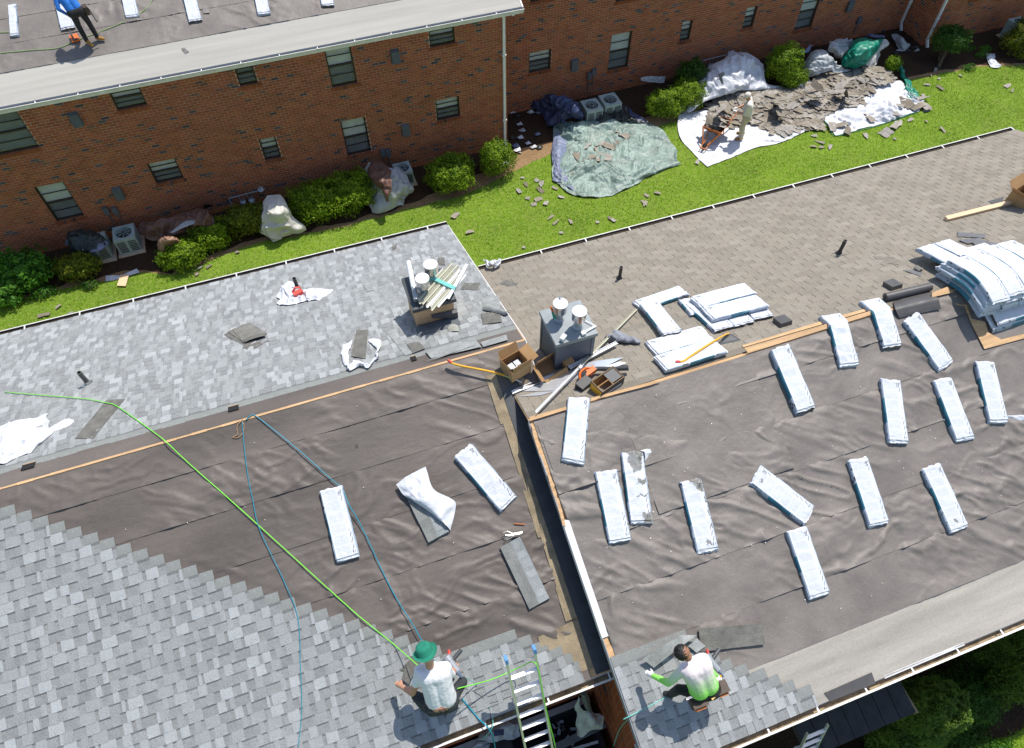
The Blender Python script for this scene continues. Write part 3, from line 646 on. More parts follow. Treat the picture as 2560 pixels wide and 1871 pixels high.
for x, z, y in ((-5.29, 4.08, WA), (-5.28, 1.55, WA), (3.39, 4.07, WA), (3.39, 1.57, WA), (9.8, 1.47, WB), (20.9, 1.48, WB)):
    v = MB(); v.hexa([(x - .13, y - .02, z - .22), (x + .13, y - .02, z - .22), (x + .13, y + .0, z - .22), (x - .13, y + .0, z - .22), (x - .12, y - .012, z + .2), (x + .12, y - .012, z + .2), (x + .12, y, z + .2), (x - .12, y, z + .2)])
    v.hexa([(x - .12, y - .13, z - .2), (x + .12, y - .13, z - .2), (x + .12, y - .012, z - .2), (x - .12, y - .012, z - .2), (x - .115, y - .10, z + .15), (x + .115, y - .10, z + .15), (x + .115, y - .013, z + .19), (x - .115, y - .013, z + .19)])
    ob('vent_hood', v, 'shade_grey', FBD)
for x, z, y in ((-5.83, 1.05, WA), (-5.60, .98, WA), (2.55, .92, WA), (2.72, .88, WA), (10.4, .9, WB), (10.56, 1.02, WB), (21.6, .8, WB)):
    v = MB().box(x - .07, x + .07, y - .10, y - .012, z - .13, z + .13); v.box(x - .075, x + .075, y - .106, y - .1, z - .12, z + .13); v.tube([(x, y - .05, z - .13), (x, y - .05, z - .55)], .016, 6)
    ob('utility_box', v, 'shade_grey', FBD)
# roofs of the far building
def slab(x0, x1, ya, yb, zfun, th, top=None):
    za, zb = zfun(ya), zfun(yb); return MB().hexa([(x0, ya, za - th), (x1, ya, za - th), (x1, yb, zb - th), (x0, yb, zb - th), (x0, ya, za), (x1, ya, za), (x1, yb, zb), (x0, yb, zb)])
XF1 = 7.16
ob('roof', slab(-12, XF1, 19.30, 26, zF, .12), 'plywood', FBD)
zB_ = lambda y: EZ + T * (y - 20.8)
ob('roof', slab(XF1 - .02, XC2 - .3, 20.92, 27, zB_, .12), 'felt', FBD)
ob('roof', slab(XC2 - .3, 33, 19.6, 26, lambda y: zF(y - .3), .12), 'felt', FBD)
for a, b_, y0, y1 in ((-12, XF1, 19.30, WA + .05), (XC1 + .4, XC2 - .3, 20.92, WB + .05), (XC2 - .3, 33, 19.61, WC + .05)): ob('soffit', MB().box(a, b_, y0, y1, 4.74, 4.765), 'white_metal', FBD)
ob('fascia', MB().box(-12, XF1, 19.285, 19.30, 4.74, 4.93), 'white_metal', FBD)
ob('rake_board', slab(XF1, XF1 + .03, 19.25, 26, lambda y: zF(y) + .02, .2), 'white_metal', FBD)
ob('eave_membrane', sheet('FB', -12, XF1 - .01, .10, 1.12, .004, 61, .002, .1), 'membrane_pale', FBD, smooth=True)
for k, (a, b_) in enumerate(((1.05, 1.95), (1.88, 2.72), (2.65, 3.5), (3.4, 4.3))):
    ob('felt_sheet', sheet('FB', -10, XF1 - .02, a, b_, .010, 70 + k, .03, .045), 'felt', FBD, smooth=True)
gutter(FBD, -12, XF1 + .04, 19.176, 1, 1.02)
gutter(FBD, XF1 + .1, XC2 - .3, 20.8, 1, 1.2)
def downspout(root, x, y, ztop, w=.075, kick=-.16):
    mb = MB(); mb.box(x - w / 2, x + w / 2, y - w, y, .28, ztop)
    mb.hexa([(x - w / 2, y - w + kick, .06), (x + w / 2, y - w + kick, .06), (x + w / 2, y + kick, .02), (x - w / 2, y + kick, .02), (x - w / 2, y - w, .30), (x + w / 2, y - w, .30), (x + w / 2, y, .26), (x - w / 2, y, .26)])
    for z_ in (1.1, 3.4): mb.box(x - w / 2 - .03, x + w / 2 + .03, y - w - .004, y - .002, z_, z_ + .03)
    ob('downspout', mb, 'white_metal', root)
downspout(FBD, XC1 - .10, WA - .01, 4.72); downspout(FBD, XC1 + .13, WB - .02, 4.72); downspout(FBD, XC2 - .12, WB - .02, 4.72); downspout(FBD, XC2 + .1, WC - .01, 4.72)
ob('downspout_elbow', MB().bar((XC1 + .12, 19.28, 4.75), (XC1 + .13, WB - .03, 4.66), .07, .07), 'white_metal', FBD)

# ================================================================== NEAR BUILDING, LEFT (grey far slope)
LB = thing('apartment_building', (-3, 6.7, 0), 'near apartment block with grey shingled far slope and half-shingled felt slope at left', 'building')
XA = -10.5
def gable(root, x0, x1, ya, yr, yb, zf, wall0, wall1, matr, side_mat):
    r_ = MB(); th = .03; z0 = lambda y: zf(y) - .002
    P = [(ya, z0(ya)), (yr, z0(yr)), (yb, z0(yb)), (yb, z0(yb) - th), (yr, z0(yr) - th), (ya, z0(ya) - th)]
    V = [(x, y, z) for x in (x0, x1) for y, z in P]; r_.add(V, [(0, 1, 7, 6), (1, 2, 8, 7), (2, 3, 9, 8), (3, 4, 10, 9), (4, 5, 11, 10), (5, 0, 6, 11), (0, 5, 4, 1), (1, 4, 3, 2), (6, 7, 10, 11), (7, 8, 9, 10)])
    ob('roof', r_, matr, root)
gable(LB, XA, XL1, 1.93, YRL, 11.51, zL, 0, 0, 'plywood', None)
for y0, y1 in ((2.25, 2.35), (11.1, 11.2)): ob('wall', MB().box(XA, 2.38, y0, y1, -.1, 4.8), 'mortar', LB)
put_bricks(LB, brick_wall(LB, (XA, 2.24, 0), (1, 0, 0), (0, -1, 0), 2.38 - XA, -.05, 4.75, [], 8), 60, np.array([1.5, 2.24, 4.4]))
for y0, y1, yf in ((1.935, 2.3, 1.925), (11.15, 11.49, 11.495)): ob('soffit', MB().box(XA, 2.4 if y0 < 5 else XL1, y0, y1, 4.76, 4.785), 'white_metal', LB); ob('fascia', MB().box(XA, 2.4 if y0 < 5 else XL1, yf, yf + .014, 4.76, 4.93), 'white_metal', LB)
gutter(LB, XA, 2.28, 1.815, 1, .95, phase=.30, inner='gutter_in')
gutter(LB, XA, XL1 + .01, 11.68, -1, 1.02, phase=.44, wide=1.35)
prL = [tuple(at(*p, 'NL')[:2]) for p in ((1265, 1562), (1295, 1580), (1340, 1592), (1378, 1606), (1415, 1620), (1452, 1662), (1470, 1715))]
def maskL(X, Y):                              # wrinkles lie flat where shingles already cover the felt
    d1 = X - (-5.224 + (6.551 - Y) * 1.4585); d2 = Y - np.interp(X, [-.6, -.18] + [p[0] for p in prL[:6]], [3.3, 2.96] + [p[1] for p in prL[:6]])
    return np.clip(np.minimum(d1, np.where(X > -.7, d2, 9)) / .12, 0, 1)
# underlayment strips, near slope (seams every 0.8 m up the slope)
cutsL = [0.0, .80, 1.60, 2.40, 3.22, 4.02, 4.72, 5.27]
for k, (a, b_) in enumerate(zip(cutsL, cutsL[1:])):
    x0 = -6.6 if a > 3 else -4.6 if a > 1.5 else -2.2
    ob('felt_sheet', sheet('NL', x0, 1.86 if a > .9 else 1.9, a + .12 if k == 0 else a, min(b_ + .07, 5.255), .006, 100 + k, .036 if k in (1, 2, 3) else .020, .028, (1.6, 4.2) if k < 4 else (1.0, 5.0), mask=maskL), 'felt_left', LB, smooth=True)
ob('felt_sheet', sheet('FL', XA, XL1 - .02, 4.885, 5.25, .005, 130, .004, .05, edge=.003), 'felt_left', LB, smooth=True)
# bare ridge line of decking and strip of old decking by the step wall
rb = MB(); n = 60
for i in range(n):
    xa, xb = XA + (XL1 - XA) * i / n, XA + (XL1 - XA) * (i + 1) / n; w0 = .013 + .008 * abs(math.sin(i * 1.7)); zr = float(zL(YRL)) + .016
    rb.hexa([(xa, YRL - w0, zr - .02), (xb, YRL - w0, zr - .02), (xb, YRL + w0, zr - .02), (xa, YRL + w0, zr - .02), (xa, YRL - w0, zr - .004), (xb, YRL - w0, zr - .004), (xb, YRL + w0 * .8, zr), (xa, YRL + w0 * .8, zr)])
ob('ridge_board', rb, 'plywood', LB)
st = MB()
for i, (ya, yb) in enumerate(((6.35, 5.6), (5.6, 4.7), (4.7, 3.9), (3.9, 3.2), (3.2, 2.72))):
    xa = 1.80 + .03 * (i % 2); h = .030; st.hexa([(xa, yb, zL(yb) + .01), (1.98, yb, zL(yb) + .01), (1.98, ya, zL(ya) + .01), (xa + .012, ya, zL(ya) + .01), (xa, yb, zL(yb) + h), (1.98, yb, zL(yb) + h), (1.98, ya, zL(ya) + h), (xa + .012, ya, zL(ya) + h)])
ob('old_felt_edge', st, 'oldboard', LB)
ob('felt_sheet', sheet('NL', 1.80, XL1 - .004, 4.36, 5.25, .016, 141, .012, .03), 'felt_left', LB, smooth=True)
ob('valley_flashing', MB().hexa([(1.985, 1.95, zL(1.95) + .008), (2.33, 1.95, zL(1.95) + .008), (2.33, 6.15, zL(6.15) + .03), (1.985, 6.05, zL(6.05) + .03), (1.985, 1.95, zL(1.95) + .016), (2.33, 1.95, zL(1.95) + .016), (2.33, 6.15, zL(6.15) + .04), (1.985, 6.05, zL(6.05) + .04)]), 'dark_metal', LB)
ob('old_felt_edge', MB().hexa([(1.34, 2.05, zL(2.05) + .008), (1.98, 2.05, zL(2.05) + .008), (1.98, 2.70, zL(2.7) + .01), (1.34, 2.66, zL(2.66) + .01), (1.34, 2.05, zL(2.05) + .012), (1.98, 2.05, zL(2.05) + .012), (1.98, 2.70, zL(2.7) + .03), (1.34, 2.66, zL(2.66) + .03)]), 'oldboard', LB)
# grey shingles: staircase on the near slope, full far slope
pr = [tuple(at(*p, 'NL')[:2]) for p in ((1265, 1562), (1295, 1580), (1340, 1592), (1378, 1606), (1415, 1620), (1452, 1662), (1470, 1715))]
def spanL(i, s, y):
    yt = y + .29 / KS * .99; xs = -5.224 + (6.551 - yt) * 1.4585; o = []
    xr = np.interp(yt, [p[1] for p in pr][::-1], [p[0] for p in pr][::-1])
    if yt < pr[0][1] + .03: o.append((max(XA + 1, -7.2), float(min(xr, 1.99)), 'R'))
    elif xs > -7.0: o.append((-7.2, xs, 'R'))
    return o
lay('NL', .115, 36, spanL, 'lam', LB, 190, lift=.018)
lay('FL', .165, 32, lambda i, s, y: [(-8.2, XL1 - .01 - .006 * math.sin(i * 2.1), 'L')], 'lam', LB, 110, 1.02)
for p, w in ((Z4(1533, 1058), .15), (Z4(190, 1438), .17), (Z5(483, 732), .08)):      # ridge-vent holes, their inner darkness painted as black plates on the felt
    c = at(*p, 'FL'); mb = MB(); ex, ey, en = basis('FL'); c = c + en * .022
    for a, b_, hx, hy in ((0, -.065, w * .5, .006), (0, .065, w * .5, .003), (-w * .5, 0, .003, .066), (w * .5, 0, .003, .066)): mb.obox(c + ex * a + ey * b_, ex, ey, en, hx, hy, .006, None, 1 if b_ < 0 else 0)
    mb.obox(c - en * .002, ex, ey, en, w * .5, .065, .002, None, 0); ob('painted_vent_hole', mb, ['dark', 'plywood'], LB)
ob('rake_trim', MB().hexa([(XL1, 6.0, zL(6.0) - .12), (XL1 + .012, 6.0, zL(6.0) - .12), (XL1 + .012, YRL, zL(YRL) - .12), (XL1, YRL, zL(YRL) - .12), (XL1, 6.0, zL(6.0) + .004), (XL1 + .012, 6.0, zL(6.0) + .004), (XL1 + .012, YRL, zL(YRL) + .004), (XL1, YRL, zL(YRL) + .004)]).hexa([(XL1, YRL, zL(YRL) - .12), (XL1 + .012, YRL, zL(YRL) - .12), (XL1 + .012, 11.5, zL(11.5) - .12), (XL1, 11.5, zL(11.5) - .12), (XL1, YRL, zL(YRL) + .006), (XL1 + .012, YRL, zL(YRL) + .006), (XL1 + .012, 11.5, zL(11.5) + .006), (XL1, 11.5, zL(11.5) + .006)]), 'white_metal', LB)

# ================================================================== NEAR BUILDING, RIGHT (brown far slope)
RB = thing('apartment_building', (9, 5.3, 0), 'near apartment block with brown shingled far slope and felt-covered near slope at right', 'building')
XB = 16.5
gable(RB, XR0, XB, .525, YRR, 10.02, zR, 0, 0, 'plywood', None)
ob('wall', MB().box(2.42, XB, .9, 1.0, -.1, 4.8).box(2.42, XB, 9.6, 9.7, -.1, 4.8), 'mortar', RB)
JR = brick_wall(RB, (2.36, 11.0, 0), (0, -1, 0), (-1, 0, 0), 10.16, -.05, 4.86, [], 9)
put_bricks(RB, JR, 60, np.array([2.36, 1.2, 4.5]))
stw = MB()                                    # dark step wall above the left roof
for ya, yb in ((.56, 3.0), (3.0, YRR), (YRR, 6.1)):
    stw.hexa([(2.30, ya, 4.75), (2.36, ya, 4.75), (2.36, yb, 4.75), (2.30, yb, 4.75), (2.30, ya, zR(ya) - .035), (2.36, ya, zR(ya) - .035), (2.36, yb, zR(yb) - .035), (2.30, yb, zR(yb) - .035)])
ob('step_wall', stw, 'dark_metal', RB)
ob('soffit', MB().box(XR0, XB, .53, .95, 4.76, 4.785).box(XR0, XB, 9.65, 10.05, 4.76, 4.785), 'white_metal', RB)
ob('fascia', MB().box(XR0, XB, .512, .525, 4.76, 4.93).box(XR0, XB, 10.022, 10.035, 4.76, 4.93), 'white_metal', RB)
gutter(RB, XR0 - .02, XB, .41, 1, .80, phase=.22, inner='gutter_in')
gutter(RB, XL1 + .25, XB, 10.19, -1, 1.02, phase=.35, wide=1.35)
def raketrim(ya, yb, m_, h=.10, up=.02):
    return MB().hexa([(XR0 - .014, ya, zR(ya) - h), (XR0, ya, zR(ya) - h), (XR0, yb, zR(yb) - h), (XR0 - .014, yb, zR(yb) - h), (XR0 - .014, ya, zR(ya) + up), (XR0, ya, zR(ya) + up), (XR0, yb, zR(yb) + up), (XR0 - .014, yb, zR(yb) + up)])
ob('rake_trim', raketrim(.53, 2.25, 0, .12), 'metal_grey', RB); ob('rake_trim', raketrim(3.84, YRR, 0, .10, .012), 'metal_grey', RB)
wt = raketrim(2.25, 3.84, 0, .10, .03); wt.hexa([(XR0, 2.25, zR(2.25) + .024), (XR0 + .085, 2.25, zR(2.25) + .024), (XR0 + .085, 3.84, zR(3.84) + .024), (XR0, 3.84, zR(3.84) + .024), (XR0, 2.25, zR(2.25) + .03), (XR0 + .085, 2.25, zR(2.25) + .03), (XR0 + .085, 3.84, zR(3.84) + .03), (XR0, 3.84, zR(3.84) + .03)])
ob('drip_edge', wt, 'white_metal', RB)
def maskR(X, Y): return np.clip(np.maximum(Y - 2.02, (X - np.interp(Y, [.5, 1.25, 1.55, 2.0], [5.1, 4.3, 3.75, 3.4]))) / .12, 0, 1)
cutsR = [.80 / KS * 0 + .886, 1.677, 2.468, 3.259, 4.05, 4.78, 5.19]
for k, (a, b_) in enumerate(zip(cutsR, cutsR[1:])):
    ob('felt_sheet', sheet('NR', XR0 + (.06 if k > 2 else .09), 11.6, a, min(b_ + .07, 5.205), .010, 200 + k, .040, .028, (1.5, 3.2), mask=maskR), 'felt', RB, smooth=True)
ob('felt_sheet', sheet('NR', 3.55, 5.85, 3.32, 4.95, .024, 231, .026, .028, (2.5, 3.0)), 'felt', RB, smooth=True)
ob('felt_sheet', sheet('NR', XR0 + .10, 3.56, 4.1, 5.12, .022, 232, .012, .03), 'felt', RB, smooth=True)
ob('eave_membrane', sheet('NR', XR0 + .02, 13, .12, .93, .006, 240, .002, .06), 'membrane', RB, smooth=True)
ob('drip_edge', MB().hexa([(5.9, .50, zR(.5) - .03), (7.3, .50, zR(.5) - .03), (7.3, .535, zR(.535) + .012), (5.9, .535, zR(.535) + .012), (5.9, .50, zR(.5) + .006), (7.3, .50, zR(.5) + .006), (7.3, .54, zR(.54) + .016), (5.9, .54, zR(.54) + .016)]), 'white_metal', RB)
# plywood showing along the rake, the ridge and beside the big stack
def patch(root, name, pl, pts, lift, matn, th=.008):
    ex, ey, en = basis(pl); P = [at(*p, pl) + en * lift for p in pts]; n = len(P); mb = MB()
    mb.add(P + [p - en * th for p in P], [tuple(range(n)), tuple(range(2 * n - 1, n - 1, -1))] + [(i, n + i, n + (i + 1) % n, (i + 1) % n) for i in range(n)]); 
    return ob(name, mb, matn, root)
patch(RB, 'ridge_board', 'NR', [Z6(*p) for p in ((385, 712), (1255, 440), (1250, 415), (930, 510), (415, 660), (440, 690))], .034, 'plywood')
patch(RB, 'ridge_board', 'FR', [Z6(*p) for p in ((412, 662), (925, 512), (1250, 416), (1245, 400), (920, 492), (410, 648))], .030, 'plywood')
patch(RB, 'ridge_board', 'NR', [Z6(*p) for p in ((1640, 330), (1780, 298), (1740, 262), (1640, 300))], .046, 'plywood')
patch(RB, 'deck_patch', 'NR', [Z6(*p) for p in ((1785, 320), (1850, 320), (1900, 470), (1990, 490), (2010, 560), (2095, 605), (2255, 565), (2255, 595), (1985, 668), (1900, 500), (1855, 385), (1800, 380))], .040, 'plywood')
patch(RB, 'ridge_board', 'NR', [Z5(*p) for p in ((1240, 1140), (1480, 1065), (1480, 1045), (1240, 1112))], .046, 'plywood')
patch(RB, 'ridge_board', 'NR', [Z5(*p) for p in ((1640, 1005), (2030, 905), (2100, 880), (2040, 880), (1640, 988))], .046, 'plywood')
patch(RB, 'deck_patch', 'NR', [Z5(*p) for p in ((1250, 1150), (1275, 1180), (1300, 1290), (1310, 1380), (1262, 1230))], .046, 'plywood')
patch(RB, 'deck_patch', 'NR', [Z5(*p) for p in ((1355, 1480), (1370, 1490), (1405, 1560), (1390, 1590), (1405, 1650), (1375, 1560))], .046, 'plywood')
patch(RB, 'deck_patch', 'NR', [Z7(*p) for p in ((1425, 85), (1450, 90), (1475, 200), (1455, 195))], .046, 'plywood')
# grey starter rows by the eave, brown field on the far slope
cR = [tuple(at(*p, 'NR')[:2]) for p in (Z8(30, 880), Z8(270, 1040), Z8(360, 1080), Z8(460, 1110), Z8(560, 1130), Z8(680, 1190), Z8(820, 1230), Z8(940, 1260), Z8(975, 1340))]
def spanR(i, s, y):
    yt = y + .29 / KS
    if yt > 2.06: return []
    x1 = float(np.interp(yt, [p[1] for p in cR][::-1], [p[0] for p in cR][::-1]))
    return [(XR0 + .005, min(x1, 5.02), 'R')]
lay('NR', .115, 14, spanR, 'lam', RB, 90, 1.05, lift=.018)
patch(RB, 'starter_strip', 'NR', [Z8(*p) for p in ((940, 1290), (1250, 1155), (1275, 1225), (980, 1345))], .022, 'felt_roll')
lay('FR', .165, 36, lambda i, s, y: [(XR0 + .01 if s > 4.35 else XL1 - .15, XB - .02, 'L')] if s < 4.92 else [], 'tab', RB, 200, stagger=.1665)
# two dark roof vents and three vent pipes
for q0, sx in (((670, 500), 1), ((1390, 262), 1)):
    c = at(*Z6(*q0), 'FR'); ex, ey, en = basis('FR'); mb = MB(); mb.obox(c + en * .006, ex, ey, en, .20, .17, .006)
    b0 = [c + ex * a + ey * d + en * .012 for a, d in ((-.11, -.11), (.11, -.11), (.11, .11), (-.11, .11))]; b1 = [c + ex * a * .95 + ey * d + en * .10 for a, d in ((-.11, -.115), (.11, -.115), (.11, .11), (-.11, .11))]
    mb.hexa(b0 + b1); ob('roof_vent', mb, 'felt_roll', RB)
def pipe(root, p, pl, h, r_, boot):
    c = at(*p, pl); ex, ey, en = basis(pl); mb = MB()
    mb.lathe(c, [(r_ * .72, h - .06), (r_ * .72, h), (r_, h), (r_, .0), (r_ * 1.01, -.02)], 16)
    pp = ob('vent_pipe', mb, 'pipe_metal' if boot == 'steel' else 'black_pipe', root)
    f = MB(); f.obox(c + en * .014, ex, ey, en, .10, .12, .003); f.lathe(c, [(r_ * 1.08, .09), (r_ * 1.5, .05), (r_ * 2.0, .015)], 16); ob('pipe_boot', f, boot, pp)
    ob('pipe_mouth', MB().lathe(c, [(0.001, h - .05), (r_ * .72, h - .05)], 12), 'dark', pp)
pipe(LB, Z4(582, 893), 'FL', .34, .038, 'steel'); pipe(LB, Z4(1952, 268), 'FL', .30, .035, 'dark_metal')
pipe(RB, Z5(1830, 205), 'FR', .34, .032, 'dark_metal'); pipe(RB, (2096, 636), 'FR', .36, .034, 'dark_metal')
# ================================================================== CHIMNEYS
def flue(root, x, y, z, steel_h, rcap=.112):
    c = np.array([x, y, z]); mb = MB(); mb.lathe(c, [(.085, .0), (.085, .02), (.058, .05), (.058, .22)], 20)
    fl = ob('flue', mb, 'metal_grey', root, smooth=False)
    k = MB(); k.lathe(c, [(.06, .20), (rcap * .95, .205), (rcap, .21), (rcap, .36), (rcap + .003, .362), (rcap + .003, .375), (rcap * .93, .382), (rcap * .5, .386), (rcap * .42, .383), (.002, .384)], 28)
    cap = ob('flue_cap', k, 'steel', root, smooth=False)
    ob('cap_lid', MB().lathe(c, [(rcap + .004, .376), (rcap + .004, .390), (rcap * .9, .394), (rcap * .5, .395), (rcap * .45, .391), (.002, .391)], 28), 'white_metal', root); return cap
def chimney(root, x0, x1, y0, y1, zt, body, cap, zf, clad):
    zb = min(float(zf(y0)), float(zf(y1))) - .03; ch = ob('chimney', MB().box(x0 + .02, x1 - .02, y0 + .02, y1 - .02, zb, zt - .03), body, root)
    if clad:                                  # lapped siding boards and corner boards on the four faces
        z = zb; 
        while z < zt - .14:
            for (a, b_, c_, d) in ((x0 + .05, x1 - .05, y0 + .008, y0 + .02), (x0 + .008, x0 + .02, y0 + .05, y1 - .05)):
                if c_ == y0 + .008: q = MB().hexa([(a, c_ - .002, z), (b_, c_ - .002, z), (b_, d, z), (a, d, z), (a, c_ + .008, z + .10), (b_, c_ + .008, z + .10), (b_, d, z + .10), (a, d, z + .10)])
                else: q = MB().hexa([(a - .002, c_, z), (b_, c_, z), (b_, d, z), (a - .002, d, z), (a + .008, c_, z + .10), (b_, c_, z + .10), (b_, d, z + .10), (a + .008, d, z + .10)])
                ob('siding_board', q, 'grey_siding' if c_ == y0 + .008 else 'grey_siding', ch)
            z += .10
        for (a, b_) in ((x0, y0), (x1 - .05, y0), (x0, y1 - .05)): ob('corner_board', MB().box(a, a + .05, b_, b_ + .05, zb, zt - .03), 'grey_siding', ch)
    c = MB(); c.box(x0 - .02, x1 + .02, y0 - .02, y1 + .02, zt - .03, zt); c.hexa([(x0 - .02, y0 - .02, zt), (x1 + .02, y0 - .02, zt), (x1 + .02, y1 + .02, zt), (x0 - .02, y1 + .02, zt), (x0 + .12, y0 + .12, zt + .012), (x1 - .12, y0 + .12, zt + .012), (x1 - .12, y1 - .12, zt + .012), (x0 + .12, y1 - .12, zt + .012)])
    c.box(x0 - .024, x1 + .024, y0 - .024, y0 - .02, zt - .075, zt - .002); c.box(x0 - .024, x0 - .02, y0 - .02, y1 + .02, zt - .075, zt - .002); c.box(x1 + .02, x1 + .024, y0 - .02, y1 + .02, zt - .075, zt - .002)
    ob('chimney_cap', c, cap, ch); return ch
chR = chimney(RB, 2.955, 3.615, 6.245, 6.925, 7.116, 'grey_siding', 'grey_paint', zR, True)
flue(chR, 3.385, 6.44, 7.126, 0); flue(chR, 3.165, 6.68, 7.126, 0)
chL = chimney(LB, 1.08, 1.78, 7.86, 8.56, 6.88, 'plywood', 'dark_metal', zL, False)
flue(chL, 1.335, 8.11, 6.89, 0); flue(chL, 1.545, 8.36, 6.89, 0)
ob('chimney_flap', MB().hexa([(1.50, 7.83, 6.50), (1.80, 7.80, 6.42), (1.80, 7.86, 6.42), (1.50, 7.86, 6.50), (1.35, 7.80, 6.60), (1.80, 7.81, 6.56), (1.80, 7.86, 6.58), (1.35, 7.86, 6.62)]), 'felt_roll', chL)
ob('chimney_felt', MB().hexa([(1.05, 7.6, zL(7.6) + .02), (1.8, 7.62, zL(7.62) + .02), (1.8, 7.86, zL(7.86) + .02), (1.05, 7.86, zL(7.86) + .02), (1.05, 7.6, zL(7.6) + .026), (1.8, 7.62, zL(7.62) + .026), (1.79, 7.85, zL(7.86) + .10), (1.07, 7.85, zL(7.86) + .10)]), 'shade_grey', chL)
# things lying on the left chimney
a, b_ = at(*ZC(335, 195), 7.10), at(*ZC(445, 720), 6.99)
rl = MB(); dv = (b_ - a) / np.linalg.norm(b_ - a); L_ = np.linalg.norm(b_ - a)
rl.lathe(a, [(.018, 0), (.042, .0), (.043, L_ * .68)], 20, dv, None, 0); rl.lathe(a, [(.043, L_ * .68), (.043, L_), (.022, L_), (.02, L_ - .05), (.001, L_ - .05)], 20, dv, None, 1)
ob('paper_roll', rl, ['plastic_white', 'metal_grey'], label='white and grey roll of membrane standing tilted on the plywood chimney', cat='roll', smooth=False)
bd = thing('trim_bundle', tuple(at(*ZC(760, 560), 6.92)), 'taped bundle of cream and olive metal trim strips lying across the plywood chimney', 'trim strips')
A0, A1 = at(*ZC(590, 770), 6.95), at(*ZC(975, 330), 6.95); dv = (A1 - A0) / np.linalg.norm(A1 - A0); pv = np.array([-dv[1], dv[0], 0]); rr = random.Random(4)
for k in range(13):
    o = (k - 6) * .033; e0, e1 = rr.uniform(-.10, .06), rr.uniform(-.06, .14); z = .015 * (k % 3); p, q = A0 + pv * -o + dv * e0 + [0, 0, z], A1 + pv * -o + dv * e1 + [0, 0, z]; m_ = rr.choice(('trim_cream', 'trim_olive', 'trim_cream', 'white_metal'))
    if m_ not in MATS: mat('trim_cream', (.50, .49, .38), rough=.45, var=.08); mat('trim_olive', (.36, .34, .15), rough=.45, var=.1)
    t_ = MB().bar(p, q, .030, .004); t_.bar(p + pv * .014 + [0, 0, .012], q + pv * .014 + [0, 0, .012], .004, .026); ob('trim_strip', t_, m_, bd)
mat('tape_teal', (.16, .50, .44), rough=.35, var=.1)
c = (A0 * .42 + A1 * .58); ob('tape', MB().obox(c + [0, 0, .03], pv, dv, (0, 0, 1), .24, .035, .032), 'tape_teal', bd)
ob('metal_strip', MB().bar(at(*ZC(880, 700), 6.99), at(*ZC(1140, 225), 7.02), .055, .005), 'alu', label='long pale metal strip sticking out beyond the trim bundle on the chimney', cat='metal strip')
# things on the right chimney
cg = thing('caulk_gun', (3.08, 6.62, 7.13), 'green and orange caulking gun leaning on the metal flue cap', 'caulking gun')
p0, p1 = at(*ZD(1005, 440), 7.34), at(*ZD(1020, 500), 7.28); ob('barrel', MB().tube([p0, p1 + (p1 - p0) * .6], .026, 12), 'green_plastic', cg); ob('nozzle', MB().tube([p0, at(*ZD(970, 370), 7.40)], [.02, .016], 10), 'orange', cg)
ob('rod', MB().tube([at(*ZD(1005, 400), 7.40), at(*ZD(1105, 265), 7.515)], .006, 6).lathe(at(*ZD(1105, 260), 7.515), [(.002, .02), (.03, .01), (.028, -.004)], 10), 'steel', cg)
nb = MB(); c = at(*ZD(1145, 810), 7.14); nb.obox(c + [0, 0, .028], (.8, .6, 0), (-.6, .8, 0), (0, 0, 1), .055, .035, .028, [(.75, .75, .74)] * 2 + [(.75, .75, .74), (.2, .2, .2), (.7, .15, .1), (.75, .75, .74)])
ob('nail_box', nb, 'scrap', label='small red and white nail box on the front edge of the grey chimney', cat='box')
bk = MB(); bk.bar(at(*ZD(1410, 740), 7.15), at(*ZD(1595, 635), 7.15), .03, .02); bk.bar(at(*ZD(1440, 560), 7.15), at(*ZD(1590, 635), 7.15), .012, .012); bk.obox(at(*ZD(1425, 735), 7.15), (1, 0, 0), (0, 1, 0), (0, 0, 1), .035, .03, .02)
ob('metal_bracket', bk, 'white_metal', label='white folded metal bracket on the corner of the grey chimney', cat='bracket')

